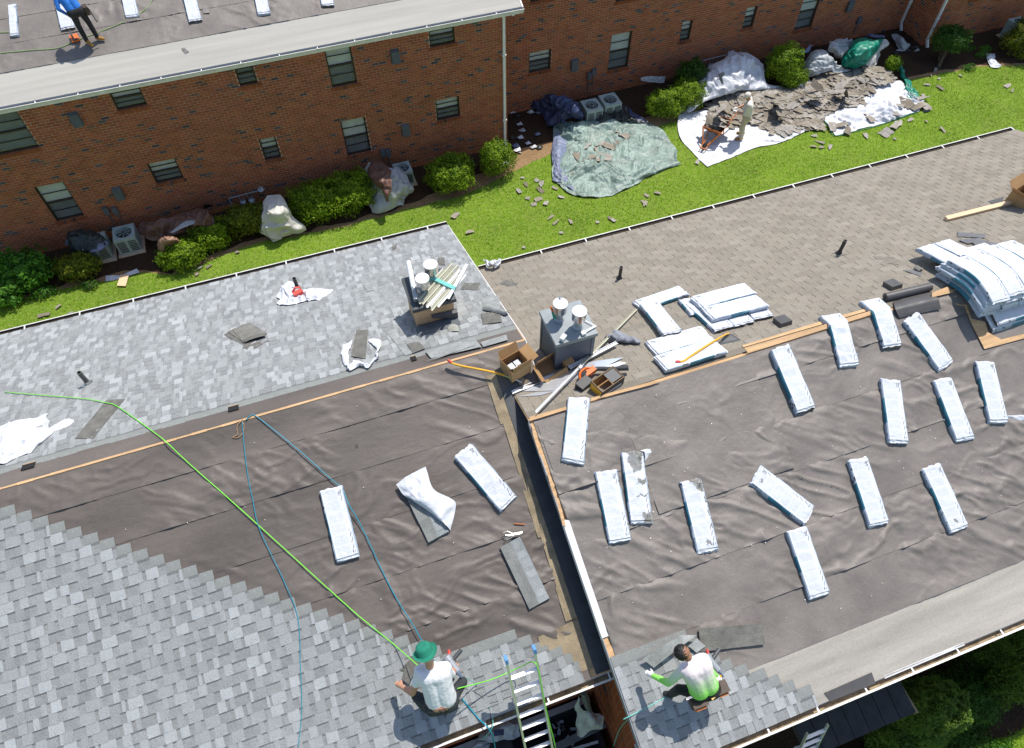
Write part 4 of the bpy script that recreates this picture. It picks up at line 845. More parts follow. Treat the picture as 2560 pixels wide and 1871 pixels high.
# ================================================================== SHINGLE BUNDLES
def bnd(pa, pb, pl, zs, label, pl2=None, **k):
    return bundle(at(*pa, pl, .085 + k.get('h0', 0)), at(*pb, pl2 or pl, .085 + k.get('h0', 0)), zs, label, group='wrapped shingle bundles on the roofs', **k)
NRB = [
 (Z5(1568, 972), Z5(1528, 1390), 'wrapped bundle nearest the black step between the two roofs, crossing the ridge edge', dict(seed=1)),
 (Z5(1745, 1475), Z7(1833, 283), 'intact wrapped bundle just left of a badly torn one on the grey felt', dict(seed=2)),
 (Z5(1915, 1350), Z7(1972, 162), 'wrapped bundle with badly ripped plastic and bare shingles at its upper end', dict(seed=3, crush=.3, tear=lambda u, v: (u < .28 and abs(v - .58) < .40 - .9 * max(0, u - .02) and v > .25 + .4 * max(0, .1 - u)) or (.40 < u < .47 and v > .55) or (abs(u - .64) < .012 and v > .4) or (u > .90 and v > .6))),
 (Z6(72, 1535), Z8(180, 345), 'wrapped bundle with plastic peeled diagonally off its upper right edge', dict(seed=4, crush=.3, tear=lambda u, v: (v > .93 - .0 * u and u < .75) or (u + (1 - v) * .45 < .26 and u < .2) or (abs(u - .93) < .03 and abs(v - .62) < .12))),
 (Z6(505, 1490), Z8(838, 122), 'wrapped bundle lying slantwise with a dark hole near its upper left end', dict(seed=5, tear=lambda u, v: abs(u - .10) < .025 and abs(v - .4) < .09)),
 (Z6(1168, 1393), Z8(1302, 175), 'wrapped bundle in the middle of the felt, right of the slantwise one', dict(seed=6)),
 (Z6(1650, 1440), Z8(1826, 208), 'rightmost wrapped bundle of the lower row with a dark spot at its lower end', dict(seed=7, tear=lambda u, v: abs(u - .9) < .03 and abs(v - .45) < .09)),
 (Z6(655, 665), Z8(820 - 0, 0) if False else Z6(820, 1055), 'thick wrapped bundle below the bare ridge board with open lower end and teal side', dict(seed=8, Th=.12, open_end=2)),
 (Z6(1520, 458), Z6(1738, 762), 'wrapped bundle lying below the unrolled felt roll', dict(seed=11)),
 (Z6(1380, 870), Z6(1432, 1262), 'wrapped bundle with left-edge dashes, leftmost of three in the upper right row', dict(seed=12)),
 (Z6(1722, 868), Z6(1866, 1243), 'wrapped bundle in the middle of three in the upper right row', dict(seed=13)),
 (Z6(1997, 752), Z6(2088, 1128), 'wrapped bundle rightmost of three in the upper right row, beside a torn white scrap', dict(seed=14)),
 (Z8(768, 228), Z8(910, 640), 'lowest wrapped bundle on the right felt, below the slantwise one', dict(seed=15, crush=.2)),
]
for pa, pb, lb, k in NRB: bnd(pa, pb, 'NR', zR, lb, **k)
bnd(Z6(985, 445), Z6(1108, 758), 'FR', zR, 'wrapped bundle bent over the bare ridge board with a crumpled upper end', 'NR', seed=9, crush=.5)
bnd(Z6(1245, 345), Z6(1392, 635), 'FR', zR, 'wrapped bundle bent over the ridge beside the felt roll with a dark opened lower end', 'NR', seed=10, open_end=2, crush=.3)
bnd((828, 1226), (869, 1392), 'NL', zL, 'wrapped bundle on the left felt slope touched by the blue hose', seed=16)
bnd(Z5(812, 1335), Z7(1094, 42), 'NL', zL, 'wrapped bundle lying slantwise on the left felt near the black step', seed=18, crush=.3)
# unwrapped bundles on the left slope
def loose_stack(pa, pb, pl, zs, name, label, W=.335, n=7, seed=0):
    A, B = at(*pa, pl, .07), at(*pb, pl, .07); d = B[:2] - A[:2]; L = np.linalg.norm(d); d /= L; pv = np.array([-d[1], d[0]]); r = random.Random(seed); rt = thing(name, tuple((A + B) / 2 - [0, 0, .07]), label, 'shingles')
    for k in range(n):
        j = r.uniform(-.008, .008); G = np.zeros((10, 5, 3)); col = []
        for i in range(10):
            for q in range(5):
                p = A[:2] + d * (L * i / 9 + j) + pv * (W * (q / 4 - .5) + r.uniform(-.001, .001)); G[i, q] = (*p, zs(p[0], p[1]) + .012 + .0105 * k)
        mb = MB(); F = []; C = []
        top = G.reshape(-1, 3); bot = top - [0, 0, .008]; n_ = len(top)
        for i in range(9):
            for q in range(4): F.append((i * 5 + q, i * 5 + q + 1, (i + 1) * 5 + q + 1, (i + 1) * 5 + q)); C.append(kc((.22, .225, .21) if q < 2 else (.28, .30, .30), r, .88, 1.1))
        F += [(0 + q, q + n_, q + 1 + n_, q + 1) for q in range(4)] + [(45 + q + 1, 45 + q + 1 + n_, 45 + q + n_, 45 + q) for q in range(4)]; C += [(.05, .05, .05)] * 8
        F += [((i + 1) * 5, (i + 1) * 5 + n_, i * 5 + n_, i * 5) for i in range(9)] + [(i * 5 + 4, i * 5 + 4 + n_, (i + 1) * 5 + 4 + n_, (i + 1) * 5 + 4) for i in range(9)]; C += [(.05, .05, .05)] * 18
        mb.add(np.concatenate([top, bot]), F, C)
        if k == n - 1:
            for q in range(6):
                u0 = .05 + q * .155; p = [A[:2] + d * L * (u0 + a) + pv * W * b2 for a, b2 in ((0, .04), (.10, .04), (.10, .30 + .15 * (q % 2)), (0, .30 + .15 * (q % 2)))]; z = [zs(x[0], x[1]) + .012 + .0105 * k for x in p]
                mb.hexa([(x[0], x[1], z_) for x, z_ in zip(p, z)] + [(x[0], x[1], z_ + .004) for x, z_ in zip(p, z)], kc((.31, .33, .33), r, .9, 1.1))
        ob('shingle', mb, 'shingle', rt)
    return rt
loose_stack(Z7(1112, 300), Z7(1305, 705), 'NL', zL, 'shingle_stack', 'unwrapped stack of grey shingles with cut corners below the metal snips', seed=1)
loose_stack(Z5(455, 1505), Z7(645, 268), 'NL', zL, 'shingle_stack', 'grey shingle stack half covered by a loose white wrapper on the left felt', seed=2)
top = [at(*p, 'NL', h) for p, h in ((Z5(370, 1555), .10), (Z5(440, 1500), .14), (Z5(560, 1440), .14))]
mid = [at(*p, 'NL', h) for p, h in ((Z5(420, 1620), .12), (Z7(530, 0), .20), (Z5(620, 1590), .16))]
low = [at(*p, 'NL', h) for p, h in ((Z7(500, 40), .12), (Z7(600, 60), .20), (Z7(755, 40), .05))]
lo2 = [at(*p, 'NL', h) for p, h in ((Z7(660, 165), .13), (Z7(690, 190), .14), (Z7(715, 222), .06))]
ob('loose_wrapper', two_sided(crumple(drape([top, mid, low, lo2], 36, 44), .035, 7, 41, lat=.4), 0), 'tarp_white', label='loose white plastic wrapper folded back over the grey shingle stack', cat='wrapper', smooth=True)
fl = [[at(*Z5(*p), 'NR', h) for p, h in r_] for r_ in ([((1968, 1330), .09), ((2010, 1318), .07), ((2045, 1320), .03)], [((1995, 1345), .09), ((2015, 1350), .06), ((2052, 1350), .02)], [((2000, 1398), .09), ((2010, 1395), .04), ((2035, 1375), .02)])]
ob('wrapper_scrap', two_sided(crumple(drape(fl, 14, 14), .02, 12, 42), 0), 'tarp_white', label='torn white wrapper corner sticking out of the ripped bundle', cat='wrapper scrap', smooth=True)
fl = [[at(*Z6(*p), 'NR', h) for p, h in r_] for r_ in ([((2120, 1105), .03), ((2200, 1095), .05), ((2270, 1100), .04)], [((2120, 1125), .02), ((2200, 1132), .02), ((2270, 1135), .02)])]
ob('wrapper_scrap', two_sided(crumple(drape(fl, 24, 8), .03, 10, 43), 0), 'tarp_white', label='torn white wrapper strip by the right picture edge', cat='wrapper scrap', smooth=True)
# bundles on the brown slope
bnd(ZS(215, 470), ZS(830, 262), 'FR', zR, 'upper of the two bundles crossing in an L on the brown roof', seed=20, h0=0)
bnd(ZS(350, 440), ZS(675, 850), 'FR', zR, 'lower of the two bundles crossing in an L, with an open dark end', seed=21, open_end=2, h0=.06)
bnd(ZS(400, 1075), ZS(1150, 860), 'FR', zR, 'wrapped bundle behind the one carrying the yellow shovel on the brown roof', seed=22, W=.42)
bnd(ZS(530, 1290), ZS(1340, 1040), 'FR', zR, 'wrapped bundle carrying the yellow shovel on the brown roof', seed=23, h0=.03, W=.42)
for k, (pa, pb) in enumerate(((ZS(1000, 430), ZS(1410, 790)), (ZS(1340, 390), ZS(1690, 720)), (ZS(1660, 330), ZS(1960, 630)))):
    bnd(pa, pb, 'FR', zR, ('left', 'middle', 'right')[k] + ' of three open-ended bundles at the bottom of the small stack on the brown roof', seed=24 + k, open_end=2, W=.37)
bnd(ZS(900, 380), ZS(1060, 560), 'FR', zR, 'crumpled bundle end poking out at the left of the small stack', seed=28, Th=.08, crush=.5, open_end=1)
bnd(ZS(1040, 425), ZS(1765, 235), 'FR', zR, 'upper bundle lying across the top of the small stack on the brown roof', seed=29, h0=.098, W=.40)
bnd(ZS(1200, 590), ZS(1940, 405), 'FR', zR, 'lower bundle lying across the top of the small stack on the brown roof', seed=30, h0=.098, W=.40)
# tall stack at the right edge, draped over the ridge
ords = ['top', 'second', 'third', 'fourth', 'fifth']; ordc = ['first', 'second', 'third', 'fourth']
sy = lambda x, y: 6.63 - T * (np.sqrt((y - 5.1) ** 2 + .06) - .245)     # sagging over the ridge
for L_ in range(5):
    for k in range(4):
        x = 10.02 + .347 * k + .05 * math.sin(L_ * 2.1); dy = .04 * math.sin(L_ * 3 + k)
        bundle((x, 5.72 + dy + .06 * (L_ == 2), 0), (x, 4.70 + dy, 0), sy, f'bundle in the tall right-edge stack, {ords[4 - L_]} layer from above, {ordc[k]} from left', W=.356, Th=.078, h0=.16 + .082 * L_, seed=60 + L_ * 7 + k, open_end=1 if k == 0 and L_ in (1, 3) else 0, group='bundles in the tall stack')
for L_ in range(2):
    for k, y in enumerate((4.63, 5.0, 5.58, 5.94)):
        bundle((10.14 + .06 * L_ + .05 * k, y + .03 * L_, 0), (11.1 + .05 * k, y + .03 * L_, 0), zR, f'bundle under the tall right-edge stack, {("lowest", "second lowest")[L_]} layer, {ordc[k]} row from the felt', W=.345, Th=.088, h0=.092 * L_, seed=110 + 5 * L_ + k, open_end=1, group='bundles in the tall stack')
for k in range(2): bundle((10.2 + .36 * k, 5.5, 0), (10.2 + .36 * k, 6.42, 0), zR, ('left', 'right')[k] + ' wrapped bundle reaching down the brown slope behind the tall stack', W=.345, h0=.19, seed=130 + k, open_end=2, group='bundles in the tall stack')
# far roof
for k, (pa, pb, lb) in enumerate(((Z1(78, 35), Z1(92, 222), 'thin white wrapped bundle at the top left corner of the far roof'), (Z1(395, -10) , Z1(443, 180), 'wrapped bundle held beside the man in blue on the far roof'), (Z1(808, -150), Z1(865, 100), 'wrapped bundle right of the man in blue on the far roof'), (Z1(1215, -120), Z1(1278, 128), 'wrapped bundle above the grey scrap on the far roof'), (Z1(1678, -170), Z1(1728, 82), 'second wrapped bundle from the right on the far roof'), (Z1(2100, -200), Z1(2148, 28), 'rightmost wrapped bundle on the far roof'))):
    bundle(at(*pa, 'FB', .085), at(*pb, 'FB', .085), zF, lb, seed=140 + k, open_end=2 if k in (1, 3, 5) else 0, W=.335 if k else .2, group='wrapped shingle bundles on the roofs')
# ================================================================== ROPES AND HOSES
def line(name, pts, r, m_, label, cat, n=7, seg=6):
    ob(name, MB().tube(spline([at(px, py, pl, o) for px, py, pl, o in pts], n), r, seg), m_, label=label, cat=cat, smooth=True)
Z9 = lambda x, y: (x / 2.619, 1240 + y / 2.619)
q = lambda Z, pts, pl, o: [(*Z(*p), pl, o) for p in pts]
line('rope', q(Z4, ((30, 945), (300, 968), (560, 990), (690, 1015), (760, 1035)), 'FL', .045) + q(Z4, ((900, 1130), (1030, 1225)), 'FL', .04) + [(*Z4(1092, 1275), 'FL', .04)] + q(Z4, ((1240, 1415), (1500, 1645)), 'NL', .04) + q(Z9, ((1700, 200), (2250, 700)), 'NL', .05) + q(Z7, ((200, 850), (360, 980)), 'NL', .06) + [(*Z7(520, 1120), 'NL', .50)], .0075, 'rope_green', 'taut bright green safety rope running diagonally across the left roof to the man in white', 'rope', 5)
line('rope', q(Z7, ((770, 1262),), 'NL', .66) + q(Z7, ((1000, 1200), (1180, 1120)), 'NL', .30) + [(*Z7(1262, 1088), 6.05, 0)] + [(*Z7(1300, 1150), 6.0, 0), (*Z7(1350, 1400), 5.2, 0), (*Z7(1415, 1660), 4.2, 0)], .0075, 'rope_green', 'bright green rope from the man in white to the top of the ladder', 'rope')
line('air_hose', q(Z4, ((1588, 1140), (1600, 1300), (1625, 1500), (1655, 1645)), 'NL', .045) + q(Z9, ((1700, 220), (1860, 560), (1950, 800)), 'NL', .055) + q(Z9, ((1966, 1100), (1975, 1400), (1950, 1660)), 'NL', .05), .006, 'hose_blue', 'thin blue air hose curving down over the grey shingle staircase', 'hose')
line('air_hose', q(Z4, ((1610, 1130), (1645, 1100), (1690, 1112)), 'NL', .03) + q(Z4, ((1950, 1320), (2180, 1525), (2240, 1570)), 'NL', .06) + [(*Z7(60, 60), 'NL', .12)] + q(Z7, ((150, 220), (330, 600)), 'NL', .07) + q(Z7, ((480, 850), (560, 990), (620, 1085)), 'NL', .10), .0075, 'hose_blue', 'blue air hose from the ridge past a bundle to the man in the green hat', 'hose')
line('air_hose', q(Z7, ((800, 1330), (900, 1450)), 'NL', .05) + [(*Z7(985, 1540), 4.97, 0), (*Z7(1020, 1660), 4.2, 0)], .011, 'hose_blue', 'blue hose hanging over the near gutter below the man in white', 'hose')
line('air_hose', q(Z7, ((825, 1190),), 'NL', .5) + q(Z7, ((900, 1245), (960, 1340), (998, 1450)), 'NL', .03) + [(*Z7(993, 1525), 5.0, 0), (*Z7(930, 1600), 4.6, 0)], .006, 'tape_teal', 'thin turquoise hose from the nail gun over the gutter', 'hose')
line('cable', q(Z7, ((790, 1255), (890, 1290), (955, 1350), (985, 1440)), 'NL', .03) + [(*Z7(960, 1520), 4.97, 0)], .006, 'hose_black', 'short black cable running down to the gutter beside the ladder', 'cable')
line('cable', q(Z7, ((700, 1390), (860, 1385), (1000, 1355), (1120, 1312)), 'NL', .03), .006, 'hose_black', 'black cable on the shingles between the man in white and the ladder', 'cable')
line('air_hose', q(ZQ, ((620, 985), (300, 1160), (0, 1312)), 'NR', .03) + [(*Z7(1900, 1445), 4.9, 0), (*Z7(1830, 1530), 3.6, 0), (*Z7(1790, 1640), 2.6, 0)], .008, 'tape_teal', 'turquoise hose from the man in green over the brick step', 'hose')
line('rope', q(Z4, ((1585, 1135), (1600, 1165), (1590, 1215), (1560, 1245), (1522, 1242)), 'NL', .02) + q(Z4, ((1555, 1225), (1555, 1170), (1590, 1125)), 'NL', .028), .007, 'rope_tan', 'short tan rope knotted round the ridge by the blue hoses', 'rope')
line('rope', q(Z1, ((-30, 352), (200, 330), (380, 315), (500, 265), (640, 215), (800, 150), (930, 80), (1010, -10), (1060, -60)), 'FB', .03), .009, 'rope_pale', 'pale green rope looping across the far roof past the man in blue', 'rope')
line('rope', q(Z1, ((-40, 215), (20, 213), (60, 212)), 'FB', .03), .009, 'rope_pale', 'short end of pale green rope at the left edge of the far roof', 'rope')
# ================================================================== LADDERS
def ladder(root_loc, label, A, B, w, rung, tips=None, rs=(.028, .075)):
    t = thing('ladder', root_loc, label, 'ladder'); A = np.array(A, float); B = np.array(B, float); d = (B - A) / np.linalg.norm(B - A); nrm = np.cross((1, 0, 0), d); L = np.linalg.norm(B - A)
    for s in (0, 1):
        x = np.array([w * s, 0, 0]); mb = MB(); mb.bar(A + x, B + x, rs[0], rs[1], nrm); ob('rail', mb, 'alu', t)
        if tips: ob('end_cap', MB().bar(B + x - d * .02, B + x + d * .07, .04, .09, nrm), tips, t)
    s = .25
    while s < L - .1:
        c = A + d * s; ob('rung', MB().obox(c + [w / 2, 0, 0], (1, 0, 0), np.cross(d, (1, 0, 0)) * 0 + np.array([0, 1., 0]), (0, 0, 1), w / 2 - .012, .026, .009), 'alu', t); s += rung
    return t
ladder((.9, -.27, 0), 'aluminium ladder with blue end caps leaning on the near gutter beside the green rope', (.722, -.27, 0), (.735, 2.30, 6.12), .395, .30, 'blue_plastic')
ladder((5.0, -.6, 0), 'aluminium extension ladder standing below the near gutter next to the dark canopy', (4.70, -.75, 0), (4.86, .28, 3.9), .36, .30, None, (.02, .04))
# ================================================================== THINGS BY THE RIDGE
def shovel(pts, label, head, mname='yellow'):
    P = [at(*p) for p in pts]; t = thing('roofing_shovel', tuple(P[-1]), label, 'shovel'); S_ = spline(P, 8); n = len(S_)
    ob('grip', MB().tube(S_[:6], .021, 8), 'red', t); ob('handle', MB().tube(S_[5:int(n * .78)], .018, 8), mname, t); ob('shaft', MB().tube(S_[int(n * .78) - 1:], .014, 8), head[0], t)
    ob('blade', head[1], head[2], t)
a, b_, c_, d = (at(*ZD(*p), 'NL', h) for p, h in (((500, 1300), .05), ((655, 1385), .03), ((620, 1455), .02), ((540, 1440), .06)))
bl = MB().hexa([a, b_, c_, d, a + [0, 0, .006], b_ + [0, 0, .006], c_ + [0, 0, .006], d + [0, 0, .006]])
shovel([(*Z5(705, 735), 'NL', .16), (*Z5(770, 768), 'NL', .15), (*Z5(1030, 822), 'NL', .16), (*Z5(1190, 880), 'NL', .06)], 'yellow-handled shovel with red grip lying on the left felt beside the cardboard box', ('steel', bl, 'oldboard'))
a, b_, c_, d = (at(*ZS(*p), 'FR', h) for p, h in (((1400, 900), .05), ((1520, 880), .07), ((1655, 968), .015), ((1340, 1040), .015)))
bl = MB().hexa([a, b_, c_, d, a + [0, 0, .006], b_ + [0, 0, .006], c_ + [0, 0, .006], d + [0, 0, .006]])
for k in range(9):
    e = d + (c_ - d) * (k + .5) / 9; dn = (d - a); dn = dn / np.linalg.norm(dn); bl.bar(e, e + dn * .02, .012, .006)
shovel([(*ZS(730, 1270), 'FR', .15), (*ZS(830, 1265), 'FR', .145), (*ZS(930, 1200), 'FR', .15), (*ZS(1180, 1035), 'FR', .16), (*ZS(1400, 905), 'FR', .14), (*ZS(1480, 870), 'FR', .07)], 'yellow roofing shovel with a dark toothed blade lying across a wrapped bundle', ('yellow', bl, 'dark_metal'))
def carton(c, ang, sx, sy, h, label, out='cardboard', inn='cardboard_in', flaps=(1, 1, 1, 1), tilt=None, items=None):
    c = np.asarray(c, float); ex = np.array([math.cos(ang), math.sin(ang), 0]); ey = np.array([-math.sin(ang), math.cos(ang), 0]); ez = np.array([0, 0, 1.])
    if tilt is not None:
        Rt = Matrix.Rotation(tilt[0], 3, Vector(ex)) @ Matrix.Rotation(tilt[1], 3, Vector(ey)); ex, ey, ez = (np.array(Rt @ Vector(v_)) for v_ in (ex, ey, ez))
    t = thing('cardboard_box', tuple(c), label, 'box'); th = .004; b = MB()
    for s in (-1, 1):
        b.obox(c + ex * s * sx / 2 + ez * h / 2, ex, ey, ez, th, sy / 2 + th, h / 2, None, 0); b.obox(c + ey * s * sy / 2 + ez * h / 2, ex, ey, ez, sx / 2 - th, th, h / 2, None, 0)
        b.obox(c + ex * s * (sx / 2 - th * 2) + ez * h / 2, ex, ey, ez, th, sy / 2 - 2 * th, h / 2 - .004, None, 1); b.obox(c + ey * s * (sy / 2 - th * 2) + ez * h / 2, ex, ey, ez, sx / 2 - 3 * th, th, h / 2 - .004, None, 1)
    b.obox(c + ez * .004, ex, ey, ez, sx / 2 - th, sy / 2 - th, .003, None, 1); ob('body', b, [out, inn], t)
    for k, (ax, hl, w, tang, f) in enumerate(((ex, sx / 2, sy, ey, flaps[0]), (-ex, sx / 2, sy, ey, flaps[1]), (ey, sy / 2, sx, ex, flaps[2]), (-ey, sy / 2, sx, ex, flaps[3]))):
        if not f: continue
        hinge = c + ax * hl + ez * h; ln = min(sx, sy) * .5; dr = ax * math.cos(f) + ez * math.sin(f); nm = np.cross(tang, dr)
        ob('flap', MB().obox(hinge + dr * ln / 2, dr, tang, nm, ln / 2, w / 2 - .006, .003), inn if f > 0 else out, t)
    return t, ex, ey, ez
t, ex, ey, ez = carton(at(*ZD(490, 1245), 'NL', .02), .28, .36, .32, .24, 'open brown cardboard box holding grey metal parts at the end of the ridge', flaps=(.35, 1.25, 1.1, 1.4))
c = at(*ZD(490, 1245), 'NL', .10)
for k, (u_, v_) in enumerate(((-.06, .03), (.05, .03), (-.03, -.07))):
    ob('metal_part', MB().obox(c + ex * u_ + ey * v_ + [0, 0, .07], (.96, .28, 0), (-.28, .96, 0), (0, 0, 1), .045, .05, .06), 'metal_grey', label=('left', 'right', 'front')[k] + ' grey folded metal piece inside the open cardboard box', cat='metal part')
carton(at(*ZD(930, 1225), 'FR', .07), .30, .46, .30, .18, 'empty cardboard box tipped towards the viewer beside the grey chimney', flaps=(.5, .9, 1.5, -.4), tilt=(.45, 0))
mat('box_black', (.03, .03, .032), rough=.6, var=.2); mat('box_label', (.5, .5, .5), rough=.6, var=.1)
t, ex, ey, ez = carton(at(*ZD(1740, 1470), 'FR', .01), .33, .46, .26, .21, 'black and yellow open cardboard box beside the orange leaf blower', 'box_black', 'cardboard_in', (0, 0, 0, 0))
c = at(*ZD(1740, 1470), 'FR', .01); ob('side_label', MB().obox(c - ex * .236 + ez * .1, ex, ey, ez, .002, .12, .09), 'yellow', t); ob('front_label', MB().obox(c - ey * .136 + ez * .06, ex, ey, ez, .18, .002, .04), 'box_label', t)
ob('flap', MB().obox(c + ex * .10 + ez * .212, ex, ey, ez, .10, .10, .003), 'dark_metal', t)
bw = thing('leaf_blower', tuple(at(*ZD(1430, 1420), 'FR')), 'orange and black leaf blower with dark tube lying behind the black box', 'leaf blower'); c = at(*ZD(1440, 1330), 'FR', .10)
h = MB(); h.lathe(c, [(.01, -.06), (.08, -.055), (.10, -.03), (.105, .02), (.09, .04)], 18, (.3, -.5, .8)); h.obox(c + [.10, .03, .03], (.9, .3, .1), (-.3, .9, 0), (0, 0, 1), .10, .05, .045); ob('housing', h, 'orange', bw)
ob('fan_cover', MB().lathe(c, [(.09, .04), (.075, .055), (.03, .06), (.004, .06)], 16, (.3, -.5, .8)), 'black_pipe', bw)
ob('engine', MB().obox(at(*ZD(1430, 1440), 'FR', .07), (.9, .4, 0), (-.4, .9, 0), (0, 0, 1), .12, .08, .07).lathe(at(*ZD(1400, 1430), 'FR', .09), [(.005, -.05), (.05, -.04), (.055, .03), (.01, .05)], 12), 'black_pipe', bw)
ob('handle', MB().tube(spline([at(*ZD(1390, 1400), 'FR', .1), at(*ZD(1375, 1290), 'FR', .2), at(*ZD(1460, 1215), 'FR', .22), at(*ZD(1560, 1240), 'FR', .16)], 6), .017, 8), 'orange', bw)
ob('tube', MB().tube([at(*ZD(1530, 1250), 'FR', .14), at(*ZD(1620, 1225), 'FR', .14), at(*ZD(1860, 1225), 'FR', .14), at(*ZD(2045, 1210), 'FR', .15)], [.045, .036, .036, .046], 12), 'dark_metal', bw)
def polysheet(name, pts, th, m_, label, cat, col=None, group=None, lift=0):
    P = [at(*p) + np.array([0, 0, lift]) for p in pts]; n = len(P); mb = MB(); mb.add(P + [p - [0, 0, th] for p in P], [tuple(range(n)), tuple(range(2 * n - 1, n - 1, -1))] + [(i, n + i, n + (i + 1) % n, (i + 1) % n) for i in range(n)], col)
    return ob(name, mb, m_, label=label, cat=cat, group=group)
polysheet('metal_sheet', q(ZD, ((590, 1535), (700, 1480), (830, 1370), (1180, 1260), (1350, 1200), (1380, 1330), (1040, 1525)), 'FR', .03), .004, 'alu', 'flat grey metal flashing sheet under the tipped cardboard box', 'metal sheet')
polysheet('metal_sheet', q(ZD, ((1340, 1170), (1600, 1115), (1980, 1065), (1730, 1195), (1430, 1230)), 'FR', .05), .004, 'alu', 'pointed grey metal sheet beside the leaf blower', 'metal sheet')
polysheet('metal_sheet', q(ZD, ((1700, 1200), (1920, 1125), (2020, 1140), (1960, 1165), (1800, 1225)), 'FR', .07), .004, 'white_metal', 'small pale metal scrap behind the leaf blower tube', 'metal sheet')
polysheet('metal_sheet', q(ZD, ((500, 1610), (800, 1545), (1050, 1530), (830, 1590)), 'FR', .03), .004, 'alu', 'thin pale metal strip lying in front of the grey flashing sheet', 'metal sheet')
def chan(name, p, q_, label, w=.055, m_='alu'):
    mb = MB().bar(p, q_, w, .006); dv = (q_ - p) / np.linalg.norm(q_ - p); sd_ = np.cross(dv, (0, 0, 1)); sd_ /= np.linalg.norm(sd_)
    for s in (-1, 1): mb.bar(p + sd_ * s * w * .45 + [0, 0, .016], q_ + sd_ * s * w * .45 + [0, 0, .016], .005, .03)
    ob(name, mb, m_, label=label, cat='metal trim')
chan('metal_trim', at(*ZD(445, 1560), 'FR', .05), at(*ZD(1180, 1250), 'FR', .03), 'lower half of a pale metal channel sticking out over the black step', .06)
chan('metal_trim', at(*ZD(1230, 1215), 'FR', .10), at(*ZD(1885, 872), 'FR', .10), 'pale metal channel running from the cartons up behind the chimney', .06)
chan('metal_trim', at(*Z5(1285, 1080), 'NR', .09), at(*ZD(1420, 1160), 'FR', .15), 'thin grey metal bar crossing the wooden ridge in front of the black box', .035)
chan('metal_trim', at(*ZD(1400, 1170), 'FR', .14), at(*Z5(1945, 405), 'FR', .06), 'long thin metal bar reaching from the chimney to the L of bundles', .04, 'trim_cream')
ob('block', MB().obox(at(*ZD(1385, 1210), 'FR', .15), (.8, .5, 0), (-.5, .8, 0), (0, 0, 1), .03, .022, .03), 'plastic_white', label='small white plastic piece on the crossing of the metal bars', cat='plastic piece')
jk = [[at(*ZD(*p), 'FR', h) for p, h in r_] for r_ in ([((1770, 740), .1), ((1860, 690), .13), ((1960, 740), .07), ((2200, 830), .04)], [((1740, 800), .06), ((1840, 770), .17), ((1960, 800), .12), ((2195, 860), .07)], [((1800, 850), .05), ((1880, 840), .1), ((1990, 860), .05), ((2180, 890), .03)])]
ob('grey_jacket', two_sided(crumple(drape(jk, 50, 24), .07, 9, 51, lat=.6), 0), 'metal_cloth' if 'metal_cloth' in MATS else mat('metal_cloth', (.22, .23, .26), rough=.8, var=.2, vs=8).name, label='crumpled grey cloth jacket thrown over the metal bars', cat='jacket', smooth=True)
# felt roll at the ridge
fr = thing('felt_roll', tuple(at(*Z6(1500, 330), 'FR')), 'dark roll of roofing felt with its loose end hanging over the ridge', 'felt roll'); a, b_ = at(*Z6(1345, 325), 'FR', .09), at(*Z6(1640, 255), 'FR', .09)
ob('roll', MB().lathe(a, [(.02, 0.002), (.07, 0), (.072, .01), (.072, np.linalg.norm(b_ - a)), (.02, np.linalg.norm(b_ - a))], 26, b_ - a), 'felt_roll', fr, smooth=False)
ob('core', MB().lathe(a, [(.001, .004), (.028, .003)], 14, b_ - a), 'dark', fr)
rows = [[at(*Z6(*p), pl, h) for p in r_] for r_, pl, h in (([(1395, 355), (1500, 325), (1650, 290)], 'FR', .03), ([(1410, 395), (1530, 365), (1690, 330)], 'NR', .07), ([(1425, 435), (1560, 400), (1705, 370)], 'NR', .07), ([(1440, 462), (1570, 430), (1712, 402)], 'NR', .045))]
ob('loose_end', two_sided(crumple(drape(rows, 30, 24), .016, 5, 52, sharp=False), 0), 'felt_roll', fr, smooth=True)
a = at(2364, 549, 'FR', .05); b_ = at(2520, 510, 'FR', .05); ob('wooden_post', MB().bar(a, a + (b_ - a) * 1.4, .095, .095), 'lumber', label='square pale timber post lying on the brown roof at the right edge', cat='timber')
t, ex, ey, ez = carton(at(2556, 505, 'FR', .02), .25, .55, .42, .26, 'brown cardboard box on the brown roof at the right picture edge', flaps=(0, .9, .8, -.6))
polysheet('felt_scrap', q(Z3, ((2020, 1320), (2120, 1290), (2115, 1340), (2060, 1345)), 'FR', .03), .01, 'felt_roll', 'dark felt scrap beside the cardboard box at the right edge', 'felt scrap')
